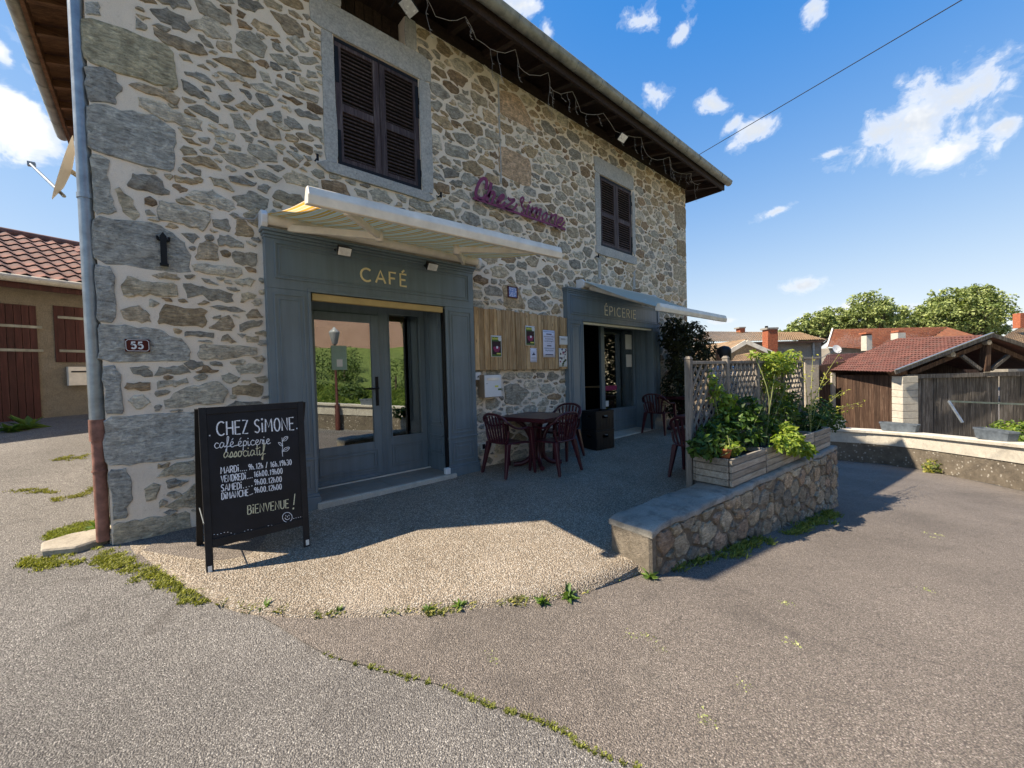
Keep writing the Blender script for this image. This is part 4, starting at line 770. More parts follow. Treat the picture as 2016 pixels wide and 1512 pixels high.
mb=MB(); mb.box((1.31,-.085,2.25),(2.93,-.03,2.325)); mb.build('roller_blind',M_YEL,sf1,bevel=.004)
mb=MB(); mb.box((5.9,-.085,2.285),(8.32,-.03,2.325)); mb.build('roller_blind',M_CREAML,sf2,bevel=.004)
mb=MB(); mb.box((2.925,-.09,.1),(2.95,-.03,2.3)); mb.build('blind_rail',M_BLACKM,sf1)
mb=MB(); mb.box((2.86,-.15,.10),(2.93,-.09,.18)); mb.build('socket_box',M_WHITE,sf1,bevel=.004)
# cafe door and side light
def boxframe(x0,x1,z0,z1,w,y0,y1,wb=None,wt=None):
    wb=wb or w; wt=wt or w; mb=MB(); mb.box((x0,y0,z0),(x0+w,y1,z1)); mb.box((x1-w,y0,z0),(x1,y1,z1)); mb.box((x0+w,y0+.001,z0),(x1-w,y1-.001,z0+wb)); mb.box((x0+w,y0+.001,z1-wt),(x1-w,y1-.001,z1)); return mb
YD=.45
mb=boxframe(1.29,2.33,.1,2.45,.07,YD+.01,YD+.07,.02,.22); mb.box((2.33,YD+.012,.1),(2.95,YD+.068,.6)); mb.box((2.33,YD+.012,2.26),(2.95,YD+.068,2.45)); mb.box((2.33,YD+.012,.6),(2.41,YD+.068,2.26)); mb.box((2.87,YD+.012,.6),(2.95,YD+.068,2.26)); df=mb.build('door_frame',M_PAINT,house,bevel=.003)
mb=MB(); frame_panel(mb,2.40,2.88,.2,.5,YD+.012); frame_panel(mb,2.44,2.84,.24,.46,YD+.012,.01,.008); frame_panel(mb,2.4,2.88,.585,2.275,YD+.012,.014,.01); mb.build('panel_moulding',M_PAINT,df)
mb=MB(); mb.box((2.41,YD+.04,.6),(2.87,YD+.046,2.26)); mb.build('pane',M_GLASS,df)
mb=boxframe(1.362,2.255,.115,2.225,.105,YD-.02,YD+.03,.455,.105); door=mb.build('cafe_door',M_PAINT,house,bevel=.004)
mb=MB(); frame_panel(mb,1.43,2.19,.2,.48,YD-.02,.014,.008); frame_panel(mb,1.46,2.16,.235,.445,YD-.02,.02,.012); mb.box((1.37,YD-.045,.12),(2.25,YD-.02,.165)); mb.build('panel_moulding',M_PAINT,door,bevel=.002)
mb=MB(); mb.box((1.467,YD+.0,.57),(2.15,YD+.006,2.12)); mb.build('pane',M_GLASS,door)
mb=MB(); mb.box((2.185,YD-.03,1.04),(2.225,YD-.019,1.42)); mb.tube(smooth([(2.205,YD-.03,1.27),(2.205,YD-.075,1.27),(2.16,YD-.08,1.268),(2.07,YD-.078,1.262)],4),.011,8); mb.box((2.195,YD-.045,1.1),(2.215,YD-.03,1.16)); mb.build('handle',M_BLACKM,door,bevel=.002)
mb=MB(); mb.box((1.29,YD-.05,.1),(2.95,YD-.02,.112)); mb.build('sill_strip',M_WHITEA,df)
a=py(652,680,YD-.01); b=py(684,728,YD-.01); mb=MB(); mb.box((a[0],YD-.004,b[2]),(b[0],YD-.0015,a[2])); nt=mb.build('door_notice',plain('pale green notice',(.28,.4,.34),.4,.1,10,0),door)
mb=MB(); mb.box((a[0]+.06,YD-.0065,b[2]+.04),(a[0]+.13,YD-.0045,b[2]+.13)); mb.build('sticker',M_PAPERW,nt)
# grocery: open doorway on the left, glazed bay on the right
YE=.35
mb=MB(); mb.box((7.04,YE,.1),(7.16,YE+.06,2.45)); mb.box((7.16,YE+.002,.1),(8.38,YE+.058,.6)); mb.box((7.16,YE+.002,2.34),(8.38,YE+.058,2.45)); mb.box((8.31,YE+.002,.6),(8.38,YE+.058,2.34)); mb.box((5.88,YE+.002,2.36),(7.04,YE+.058,2.45)); mb.box((5.88,YE+.002,.1),(5.95,YE+.058,2.36)); ef=mb.build('grocery_window_frame',M_PAINT,house,bevel=.003)
mb=MB(); frame_panel(mb,7.22,8.32,.16,.3,YE+.002); frame_panel(mb,7.22,8.32,.34,.54,YE+.002); mb.build('panel_moulding',M_PAINT,ef)
mb=MB(); mb.box((7.16,YE+.03,.6),(8.31,YE+.036,2.34)); mb.build('pane',M_GLASS,ef)
for (x,z,w,h,mt) in ((7.2,.66,.1,.12,M_PAPERW),(7.2,1.0,.42,.1,M_PMAG),(8.0,1.9,.25,.33,M_PAPERW),(8.02,1.5,.22,.28,M_PAPERW)):
    mb=MB(); mb.box((x,YE+.024,z),(x+w,YE+.0275,z+h)); mb.build('sticker',mt,ef)
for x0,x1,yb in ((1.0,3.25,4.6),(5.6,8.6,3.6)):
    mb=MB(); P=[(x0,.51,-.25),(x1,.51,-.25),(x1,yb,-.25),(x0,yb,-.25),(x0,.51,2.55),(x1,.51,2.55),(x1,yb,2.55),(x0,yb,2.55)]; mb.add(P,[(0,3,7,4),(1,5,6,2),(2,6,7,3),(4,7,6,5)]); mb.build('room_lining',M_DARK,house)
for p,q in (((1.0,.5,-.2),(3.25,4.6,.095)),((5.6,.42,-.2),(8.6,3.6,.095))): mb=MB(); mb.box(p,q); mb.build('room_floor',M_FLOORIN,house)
cn_=thing('shop_counter','wooden counter just inside the open grocery doorway','counter',(6.6,1.2,.1)); 
for i in range(6): mb=MB(); mb.box((5.95+i*.2,1.0,.1),(6.145+i*.2,1.05,.98)); mb.build('board',M_COUNT,cn_)
mb=MB(); mb.box((5.9,.95,.98),(7.2,1.5,1.02)); mb.build('worktop',M_COUNT,cn_,bevel=.004)
cr_=thing('display_crate','slatted wooden crate stand behind the grocery window','crate',(7.8,.75,.1))
for i in range(7): mb=MB(); mb.box((7.45+i*.125,.6,.1),(7.56+i*.125,.64,1.05)); mb.build('slat',M_BOARD,cr_)
mb=MB(); mb.box((7.43,.6,1.05),(8.33,1.1,1.08)); mb.build('top_board',M_BOARD,cr_)
# ------------------------------------------------------------------ awnings
def awning(name,label,x0,x1,zc,yf,zf0,zf1,canvas,cassette,open_roll,dz=.13):
    A=thing(name,label,'awning',(x0,-.05,zc),'retractable awnings on the facade')
    mb=MB(); mb.tube([(x0+.06,-.13,zc+.0),(x1-.02,-.13,zc+.0)],.055,14); mb.box((x0+.05,-.07,zc-.07),(x1-.02,-.005,zc+.06)); mb.build('cassette',cassette,A)
    for x in (x0,x1-.03): 
        mb=MB(); mb.prism([(x,-.2+.02,zc-.05),(x,-.2+.0,zc+.02),(x,-.15,zc+.075),(x,-.02,zc+.075),(x,-.02,zc-.085),(x,-.15,zc-.085)],(1,0,0),.06); mb.build('end_cap',M_WHITE,A,bevel=.008)
    rs=random.Random(3)
    def cv(u,v):
        x=x0+.05+(x1-x0-.08)*u; y=-.14+(yf+.14)*v; z0=zc+.05+(zf0+(zf1-zf0)*u+dz*.6-zc-.05)*v; return (x,y,z0-.03*math.sin(math.pi*v)+.006*math.sin(u*40)*math.sin(math.pi*v))
    mb=MB(); mb.grid(cv,40,8); mb.build('canvas',canvas,A)
    for i in range(1): pass
    mb=MB(); P=lambda x,z:[(x,yf-.06,z),(x,yf-.075,z+dz*.5),(x,yf-.05,z+dz),(x,yf-.015,z+dz),(x,yf+.02,z+dz*.55),(x,yf+.03,z+.02)]
    a=P(x0+.01,zf0);b=P(x1+.03,zf1);k=len(a); mb.add(a+b,[tuple(range(k)),tuple(range(k,2*k))]+[(i,(i+1)%k,k+(i+1)%k,k+i) for i in range(k)]); fb=mb.build('front_bar',cassette,A,bevel=.006)
    for x,s,zf in ((x0+.25,1,zf0),(x1-.25,-1,zf1)):
        e=(x+s*.62,(yf)*.55,(zc+zf)/2-.02); p0=(x,-.13,zc-.05); p2=(x+s*.05,yf+.03,zf+.05)
        mb=MB(); mb.bar(p0,e,.045,.07); mb.build('folding_arm',cassette,A,bevel=.006); mb=MB(); mb.bar(e,p2,.04,.06); mb.build('folding_arm',cassette,A,bevel=.006)
        mb=MB(); mb.lathe([(0,-.05),(.04,-.05),(.04,.05),(0,.05)],e,10); mb.build('elbow',cassette,A)
    return A
aw1=awning('awning','half open yellow striped awning over the cafe shopfront',.85,3.50,3.0,-1.6,2.63,2.70,M_AWN,M_WHITEA,True)
aw2=awning('awning','sage green awning sloping down over the grocery shopfront',5.80,8.36,3.0,-1.57,2.30,2.30,M_AWN2,M_WHITEA,False)
mb=MB(); mb.tube(smooth([py(462,423,-.01),py(480,430,-.05),py(500,432,-.06),py(507,422,-.06)],4),.008,6); mb.build('cable',M_CABW,aw1)
# ------------------------------------------------------------------ floodlights
def flood(p,label,s=1.,tilt=.6,rz=0.):
    L=thing('floodlight',label,'floodlight',p,'floodlights on the facade',local=True,rz=rz); c,sn=math.cos(tilt),math.sin(tilt)
    f=lambda x,y,z:(x*s,(y*c-z*sn)*s-.13*s,(y*sn+z*c)*s)
    mb=MB(); mb.hexa([f(*q) for q in ((-.075,-.05,-.05),(.075,-.05,-.05),(.05,.05,-.035),(-.05,.05,-.035),(-.075,-.05,.05),(.075,-.05,.05),(.05,.05,.035),(-.05,.05,.035))]); mb.build('housing',M_BLACKM,L,bevel=.004)
    mb=MB(); mb.hexa([f(*q) for q in ((-.066,-.056,-.042),(.066,-.056,-.042),(.066,-.051,-.042),(-.066,-.051,-.042),(-.066,-.056,.042),(.066,-.056,.042),(.066,-.051,.042),(-.066,-.051,.042))]); mb.build('lens',M_LAMPG,L)
    mb=MB(); mb.tube(smooth([(0,0,0),(-.02*s,-.05*s,.02*s),(-.08*s,-.1*s,.0),(-.08*s,-.12*s,-.02*s)],4),.006*s,6); mb.build('bracket',M_BLACKM,L)
    return L
a=py(674,497,-.2); flood((a[0],-.1,a[2]+.02),'small floodlight above the left of the cafe lettering'); a=py(846,527,-.2); flood((a[0],-.1,a[2]+.02),'small floodlight above the right of the cafe lettering')
a=py(1213,272,-.3); flood((a[0],-.2,a[2]),'floodlight tangled in fairy lights under the eaves',1.5,.9); a=py(780,2,-.35); flood((a[0],-.22,a[2]+.02),'floodlight hanging in front of the loft opening',1.6,1.2,.5)
# ------------------------------------------------------------------ script sign
S_=thing('script_sign','plum metal sign in brush script above the notice board','sign',(3.5,-.05,3.9))
def sp_(pts): return [py(920+x*.10417,340+y*.10417,-.06) for x,y in pts]
ST=[([(110,478),(1850,1076)],34,0),([(340,318),(362,210),(352,138),(300,112),(232,170),(178,290),(156,385),(178,458),(245,492),(305,478),(350,420)],48,1),([(447,190),(425,300),(385,450),(352,560)],56,1),([(390,470),(440,385),(492,372),(508,420),(480,500),(452,580)],46,1),
([(560,570),(640,515),(688,445),(655,422),(598,480),(562,560),(588,612),(650,618),(712,560)],38,1),([(762,470),(800,512),(885,508),(850,560),(700,662)],36,1),([(712,672),(790,690),(850,702),(892,668),(938,596)],34,1),([(1030,590),(1000,545),(1012,490),(1045,470),(1060,508),(1035,560),(1020,610),(1045,660),(1072,700),(1055,750),(1015,768)],30,1),
([(1160,608),(1132,700),(1108,790)],42,1),([(1170,545),(1186,580)],46,0),([(1232,645),(1200,740),(1170,815)],40,1),([(1195,760),(1250,690),(1310,672),(1292,760),(1262,840)],36,1),([(1285,790),(1335,715),(1388,695),(1370,780),(1338,880)],36,1),
([(1490,755),(1440,790),(1415,860),(1440,905),(1490,850),(1505,780),(1480,745)],32,1),([(1592,775),(1568,860),(1540,940)],38,1),([(1560,880),(1620,810),(1678,800),(1662,890),(1640,975)],36,1),([(1700,960),(1770,925),(1800,870),(1765,852),(1715,905),(1692,975),(1725,1020),(1780,1005),(1836,930)],32,1)]
k=py(1000,420,-.06); sc=np.linalg.norm(py(1000,430,-.06)-k)/10*.10417
for pts,w,cv in ST:
    P=sp_(pts); 
    if cv and len(P)>2: P=smooth(P,5)
    mb=MB(); mb.ribbon(P,w*sc*1.2,(0,-1,0),.012); mb.build('letter_stroke' if pts[0]!=(110,478) else 'base_bar',M_PLUM,S_)
for x in (200,900,1700):
    p=sp_([(x,478+.3437*(x-110))])[0]; mb=MB(); mb.tube([p,(p[0],0,p[2])],.008,6); mb.build('spacer',M_BLACKM,S_)
# house number plate
a=py(245,667,-.02);b=py(296,693,-.02); N_=thing('house_number_plate','oxblood enamel plate numbered 55 on the corner stone','number plate',(a[0],-.02,b[2]))
mb=MB(); mb.box((a[0],-.034,b[2]),(b[0],-.012,a[2])); mb.build('plate',M_PLATE,N_,bevel=.003)
w,h=b[0]-a[0],a[2]-b[2]; mb=MB(); e=.007
for p,q in (((e*3,e),(w-e*3,e)),((e*3,h-e),(w-e*3,h-e)),((e,e*3),(e,h-e*3)),((w-e,e*3),(w-e,h-e*3)),((e,e*3),(e*3,e)),((w-e*3,e),(w-e,e*3)),((e,h-e*3),(e*3,h-e)),((w-e*3,h-e),(w-e,h-e*3))):
    mb.ribbon([(a[0]+p[0],-.0345,b[2]+p[1]),(a[0]+q[0],-.0345,b[2]+q[1])],.004,(0,-1,0),.001)
mb.build('border_line',M_WHITE,N_)
write('55',(a[0]+w*.26,-.0345,b[2]+h*.25),(1,0,0),(0,0,1),(0,-1,0),h*.5,.013,M_WHITE,N_,'digit',fit=w*.48,track=.2,t=.0015)
# blue and white tile plaque
a=py(998,563,-.01);b=py(1017,588,-.01); p_=thing('tile_plaque','small blue and white tile in a red frame above the notice board','plaque',(a[0],-.02,b[2])); mb=boxframe(a[0],b[0],b[2],a[2],.012,-.04,-.004); mb.build('frame',M_PLATEF,p_)
mb=MB(); mb.box((a[0]+.012,-.03,b[2]+.012),(b[0]-.012,-.004,a[2]-.012)); mb.build('tile',mat('painted tile',lambda t:dict(Base_Color=t.ramp(t.voro(60),[(.25,(.75,.77,.82)),(.5,(.2,.28,.55))]),Roughness=.25)),p_)
# ------------------------------------------------------------------ notice board, posters, boxes on the wall
YB=-.075; a=py(933,604,YB); b=py(1122,727,YB); NB=thing('notice_board','long notice board of upright larch boards between the shopfronts','notice board',(a[0],-.04,b[2]))
bx0,bx1,bz0,bz1=a[0],b[0],b[2]+.01,a[2]; x=bx0; br=random.Random(5)
while x<bx1-.03:
    w=min(br.uniform(.055,.105),bx1-x); mb=MB(); y=YB+br.uniform(-.006,.012); mb.box((x+.003,y,bz0+br.uniform(-.006,.006)),(x+w-.003,-.045,bz1+br.uniform(-.012,.006))); mb.build('board',M_BOARD,NB,bevel=.003); x+=w
for z in (bz0+.1,bz1-.1): mb=MB(); mb.box((bx0,-.044,z-.03),(bx1,-.004,z+.03)); mb.build('batten',M_BOARD,NB)
def zpx(x,y): return (920+x*.10585,590+y*.10585)
def sheet(x0,y0,x1,y1,material,name,label,cat,group='papers pinned to the notice board'):
    p=py(*zpx(x0,y0),YB-.008); q=py(*zpx(x1,y1),YB-.008); root=thing(name,label,cat,(p[0],YB-.01,q[2]),group)
    mb=MB(); mb.grid(lambda u,v:(p[0]+(q[0]-p[0])*u,YB-.0075-.004*math.sin(u*5+v*3)*(v*(1-v))-.002*(1-v),p[2]+(q[2]-p[2])*v),6,6); o=mb.build('paper',material,root,solid=.001)
    for s in (.04,.96): mb=MB(); mb.lathe([(0,-.002),(.006,-.002),(.006,.002),(0,.002)],(p[0]+(q[0]-p[0])*s,YB-.011,p[2]-.02),8); mb.build('pin',M_BLACKM,root)
    return root,p[0],q[0],q[2],p[2]
def patch(root,x0,x1,z0,z1,mt,name='print',y=YB-.0125): mb=MB(); mb.box((x0,y,z0),(x1,y+.0015,z1)); return mb.build(name,mt,root)
def ftext(s,x,z,size,mt,root,y=YB-.0135,al='CENTER',maxw=None):
    cu=bpy.data.curves.new('t','FONT'); cu.body=s; cu.size=size; cu.align_x=al; cu.resolution_u=2; ob=bpy.data.objects.new('t',cu); COL.objects.link(ob); bpy.context.view_layer.update()
    me=bpy.data.meshes.new_from_object(ob.evaluated_get(bpy.context.evaluated_depsgraph_get())); bpy.data.objects.remove(ob); 
    if not len(me.vertices): return
    w=max(v.co.x for v in me.vertices)-min(v.co.x for v in me.vertices); sc=min(1,maxw/w) if maxw else 1
    for v in me.vertices: v.co=(x+v.co.x*sc,y,z+v.co.y)
    me.materials.clear(); return link('lettering',me,mt,root)
for (x0,y0,x1,y1,lab) in ((435,662,642,1068,'green framed concert poster, the lower of the two, left on the notice board'),(1075,482,1258,858,'green framed concert poster, the upper of the two, mid notice board')):
    r_,a0,a1,z0,z1=sheet(x0,y0,x1,y1,M_PAPERW,'poster',lab,'poster'); w,h=a1-a0,z1-z0
    patch(r_,a0+.012,a1-.012,z0+.012,z1-.02,M_PGREEN,y=YB-.012); patch(r_,a0+w*.1,a1-w*.1,z0+h*.12,z1-h*.27,M_PPLUM,y=YB-.0135)
    mb=MB(); c=(a0+w*.5,YB-.0142,z0+h*.36); mb.prism([(c[0]+w*.3*math.cos(t)*(1+.25*math.sin(3*t)),c[1],c[2]+h*.17*math.sin(t)*(1+.3*math.cos(2*t))) for t in np.linspace(0,6.2,16)],(0,-1,0),.0008); mb.build('print',M_PMAG,r_)
    mb=MB(); c=(a0+w*.55,YB-.0152,z0+h*.45); mb.prism([(c[0]+w*.09*math.cos(t),c[1],c[2]+h*.08*math.sin(t)*(1+.3*math.cos(2*t))) for t in np.linspace(0,6.2,12)],(0,-1,0),.0008); mb.build('print',M_PAPER,r_)
    mb=MB(); c=(a0+w*.82,YB-.0152,z1-h*.15); mb.prism([(c[0]+w*.17*math.cos(t),c[1],c[2]+w*.17*math.sin(t)) for t in np.linspace(0,6.2,18)],(0,-1,0),.0008); mb.build('round_sticker',M_PAPERW,r_)
    [patch(r_,a0+w*(.1+.075*j),a0+w*(.155+.075*j),z1-h*.19,z1-h*(.11-.03*(j in (0,3,7))),M_PYEL,y=YB-.0145) for j in range(8)]; patch(r_,a0+w*.5,a1-w*.12,z0+h*.13,z0+h*.19,M_PYEL,y=YB-.0145)
r_,a0,a1,z0,z1=sheet(1402,562,1636,1074,M_PAPER,'printed_notice','large white notice with bold navy lines about the tourist office','notice'); w,h=a1-a0,z1-z0; cx=(a0+a1)/2
for i,(s,f,k) in enumerate((("pourquoi l'office",.745,.085),('de tourisme',.66,.085),('va déménager ?',.575,.085),('nouveau service',.315,.085),('de proximité',.23,.085))): ftext(s,cx,z0+h*f,h*k,M_INK,r_,maxw=w*.86)
[patch(r_,cx-w*k,cx+w*k,z0+h*f,z0+h*(f+.035),M_INK) for f,k in ((.84,.22),(.41,.18),(.08,.33))]; patch(r_,a0+w*.3,a1-w*.3,z0+h*.505,z0+h*.51,M_INK); patch(r_,a0+w*.06,a1-w*.1,z1-h*.06,z1-h*.05,M_INK)
r_,a0,a1,z0,z1=sheet(1166,900,1294,1164,M_PAPER,'leaflet','small bluish leaflet with a drawing below the upper poster','leaflet'); w,h=a1-a0,z1-z0
mb=MB(); mb.prism([(a0+w*q[0],YB-.0125,z0+h*q[1]) for q in ((.2,.5),(.8,.52),(.6,.62),(.55,.74),(.45,.62))],(0,-1,0),.0008); mb.build('print',M_INK,r_); 
for f in (.34,.28,.22,.1): patch(r_,a0+w*.15,a1-w*.15,z0+h*f,z0+h*(f+.012),M_INK)
r_,a0,a1,z0,z1=sheet(1712,676,1876,848,M_PAPERW,'card','small square white card near the right end of the notice board','card'); w,h=a1-a0,z1-z0; patch(r_,a0+w*.15,a1-w*.4,z1-h*.3,z1-h*.27,M_INK); patch(r_,a0+w*.15,a1-w*.3,z1-h*.4,z1-h*.37,M_INK)
r_,a0,a1,z0,z1=sheet(1700,906,1860,1250,M_PAPERW,'flyer','tall white flyer with coloured flower drawings, lower right of the notice board','flyer'); w,h=a1-a0,z1-z0
for i in range(26):
    c=(a0+w*br.uniform(.08,.92),YB-.0128,z0+h*br.uniform(.04,.96)); rr=br.uniform(.008,.02); mb=MB(); mb.prism([(c[0]+rr*math.cos(t)*(1+.4*math.sin(3*t+i)),c[1],c[2]+rr*math.sin(t)) for t in np.linspace(0,5.9,9)],(0,-1,0),.0008); mb.build('print',[M_PMAG,M_PGREEN,M_INK,M_PPLUM][i%4],r_)
# letterbox, meter box, junction box
a=py(953,738,-.16); b=py(988,781,-.16); mbx=thing('letterbox','white metal letterbox on the wall beside the cafe shopfront','letterbox',(a[0],-.05,b[2])); x0,x1,z0,z1=a[0],b[0],b[2],a[2]
mb=MB(); mb.box((x0,-.15,z0),(x1,-.004,z1)); mb.build('body',plain('letterbox side',(.22,.17,.12),.5,.1,6,.03),mbx,bevel=.003); mb=MB(); mb.box((x0+.008,-.162,z0+.006),(x1-.004,-.151,z1-.006)); dr=mb.build('door',M_WHITE,mbx,bevel=.003)
mb=MB(); mb.box((x0+.05,-.167,z1-.085),(x1-.04,-.1625,z1-.045)); mb.build('flap',M_WHITEA,dr,bevel=.002); mb=MB(); mb.lathe([(0,0),(.012,0),(.012,.006)],(x0+.045,-.165,z0+.2),10); mb.build('lock',M_ZINC,dr)
for q,mt in (((.6,.44),M_PYEL),((.78,.3),M_PGREEN)): mb=MB(); mb.box((x0+(x1-x0)*q[0],-.1645,z0+(z1-z0)*q[1]),(x0+(x1-x0)*(q[0]+.2),-.1625,z0+(z1-z0)*(q[1]+.08))); mb.build('sticker',mt,dr)
a=py(936,733,-.05); b=py(947,748,-.05); kb=thing('key_box','small white box with an up arrow under the notice board','box',(a[0],-.02,b[2])); mb=MB(); mb.box((a[0],-.05,b[2]),(b[0],-.004,a[2])); mb.build('lid',M_WHITE,kb,bevel=.004)
cx=(a[0]+b[0])/2; mb=MB(); mb.box((cx-.006,-.0525,b[2]+.04),(cx+.006,-.0505,a[2]-.07)); mb.prism([(cx-.02,-.0525,a[2]-.075),(cx+.02,-.0525,a[2]-.075),(cx,-.0525,a[2]-.045)],(0,1,0),.002); mb.build('arrow',M_BLACKM,kb)
a=py(948,873,-.04); b=py(957,885,-.04); jb=thing('junction_box','tiny square junction box low on the wall by the cafe plinth','junction box',(a[0],-.02,b[2])); mb=MB(); mb.box((a[0],-.04,b[2]),(b[0],-.004,a[2])); mb.build('case',M_WHITEA,jb,bevel=.004); mb=MB(); mb.box((a[0]+.015,-.044,b[2]+.015),(b[0]-.015,-.0405,a[2]-.015)); mb.build('cover',M_BLACKP,jb)
# ------------------------------------------------------------------ chalk board
AF=thing('chalkboard_sign','black A-frame chalkboard with the opening hours on the terrace','chalkboard',(.6,-.8,zter(.6,-.8)))
zb=zter(.6,-.95); F0,F1=np.array([.252,-.975,zb]),np.array([.962,-.975,zb]); Tp=py(390,803,-.79); Tq=py(597,790,-.79); T0,T1=np.array([Tp[0],-.79,Tp[2]]),np.array([Tq[0],-.79,Tq[2]])
def bd(u,v,o=0.): 
    p=(F0*(1-u)+F1*u)*(1-v)+(T0*(1-u)+T1*u)*v; return p+bn*o
bn=np.cross(F1-F0,T0-F0); bn/=np.linalg.norm(bn)
if bn[1]>0: bn=-bn
mb=MB()
def rail(u0,u1,v0,v1,nm='frame_rail',th=.026,mt=M_BLKW):
    mb=MB(); mb.hexa([bd(u0,v0,-th),bd(u1,v0,-th),bd(u1,v0,0),bd(u0,v0,0),bd(u0,v1,-th),bd(u1,v1,-th),bd(u1,v1,0),bd(u0,v1,0)]); return mb.build(nm,mt,AF,bevel=.002)
rail(0,.065,0,1,'leg'); rail(.935,1,0,1,'leg'); rail(.066,.934,.955,.999); rail(.066,.934,.145,.195)
mb=MB(); mb.hexa([bd(.06,.19,-.018),bd(.94,.19,-.018),bd(.94,.19,-.008),bd(.06,.19,-.008),bd(.06,.96,-.018),bd(.94,.96,-.018),bd(.94,.96,-.008),bd(.06,.96,-.008)]); pnl=mb.build('panel',M_CHALKB,AF)
for u in (.0,.94):
    for v in (.0,): mb=MB(); mb.hexa([bd(u+.015,v+.01,.0005),bd(u+.05,v+.01,.0005),bd(u+.05,v+.01,.003),bd(u+.015,v+.01,.003),bd(u+.015,v+.045,.0005),bd(u+.05,v+.045,.0005),bd(u+.05,v+.045,.003),bd(u+.015,v+.045,.003)]); mb.build('foot_plate',M_WHITEA,AF)
B0,B1=np.array([.255,-.42,zter(.3,-.42)]),np.array([.97,-.41,zter(.9,-.42)])
for p,q in ((B0,T0),(B1,T1)): mb=MB(); mb.bar(p,q+np.array([0,.025,-.01]),.045,.022,(0,1,0)); mb.build('back_leg',M_BLKW,AF)
mb=MB(); c=.18; mb.hexa([B0*(1-c)+T0*c,B1*(1-c)+T1*c,B1*(1-c)+T1*c+[0,.012,0],B0*(1-c)+T0*c+[0,.012,0],B0*.05+T0*.95,B1*.05+T1*.95,B1*.05+T1*.95+[0,.012,0],B0*.05+T0*.95+[0,.012,0]]); mb.build('back_panel',M_CHALKB,AF)
mb=MB(); mb.tube([F0*.7+T0*.3,B0*.7+T0*.3],.005,5); mb.build('stay_chain',M_ZINC,AF)
def bz(x,y):
    "zoom pixel to the panel plane"
    d=ray(350+x*.25126,770+y*.25126); o=bd(.5,.5,-.0072); return CAM+d*(((o-CAM)@bn)/(d@bn))
bup=(T0-F0)/np.linalg.norm(T0-F0)
def chalk(s,p0,p1,hz,mt=M_CHALK,gl=GL,wd=.0065,track=.16,ital=0.):
    A,B=bz(*p0),bz(*p1); U=(B-A); L=np.linalg.norm(U); U/=L; h=np.linalg.norm(bz(p0[0],p0[1]-hz)-A); V=np.cross(bn,U); V=V if V[2]>0 else -V
    write(s,A,U,V,bn,h,wd,mt,pnl,'chalk_writing',gl,track,fit=L,t=.0008,one=True,ital=ital)
chalk('CHEZ SiMONE',(305,350),(915,302),108,wd=.010); chalk('.',(247,352),(262,351),90); chalk('.',(930,296),(944,295),90)
chalk('café-épicerie',(285,450),(728,412),82,gl=LC,track=0.,wd=.005); chalk('associatif',(358,524),(688,498),88,M_CHALKY,LC,.006,.0)
for s1,a1,b1,s2,a2,b2 in (('MARDi',(338,648),(480,630),'9h.12h / 16h.19h30',(555,618),(893,576)),('VENDREDi',(340,716),(535,690),'16h00.19h00',(598,674),(822,645)),('SAMEDi',(340,786),(502,764),'9h00.12h00',(600,737),(815,709)),('DiMANCHE',(345,850),(555,818),'9h00.12h00',(600,800),(815,768))):
    chalk(s1,a1,b1,52); chalk(s2,a2,b2,44,wd=.0055); k=4; chalk('....'[:k],(b1[0]+10,b1[1]-3),(a2[0]-10,a2[1]+4),44,wd=.005)
chalk('BiENVENUE',(548,966),(872,912),68,M_CHALKY,wd=.007); chalk('!',(900,920),(914,919),92,M_CHALKY,wd=.007)
def doodle(pls,mt=M_CHALK,wd=.004):
    mb=MB()
    for pl in pls: mb.ribbon([bz(*p)+bn*.0002 for p in pl],wd,bn,.0008)
    link('chalk_drawing',mb.mesh('chalk_drawing'),mt,pnl)
doodle([arc(858,988,38,38,0,360,24),arc(858,985,20,22,20,160,8),[(845,972),(847,980)],[(870,970),(872,978)],[(858,978),(859,990)]])
doodle([[(822,512),(818,470),(822,430),(816,365)],smooth([(820,392),(835,362),(862,356),(850,385),(820,392)],3),smooth([(820,432),(800,422),(788,402),(808,408),(820,432)],3),smooth([(822,472),(840,445),(874,440),(858,468),(822,472)],3),[(822,390),(855,362)],[(824,470),(866,446)]])
doodle([[(255+i*26.5,1115-max(0,i-8)*5.6+(10*math.sin(i)) ),(263+i*26.5,1114-max(0,i-8)*5.6+10*math.sin(i))] for i in range(21)]+[[(905+i*18,998-4*i),(912+i*18,997-4*i)] for i in range(5)],wd=.0035)
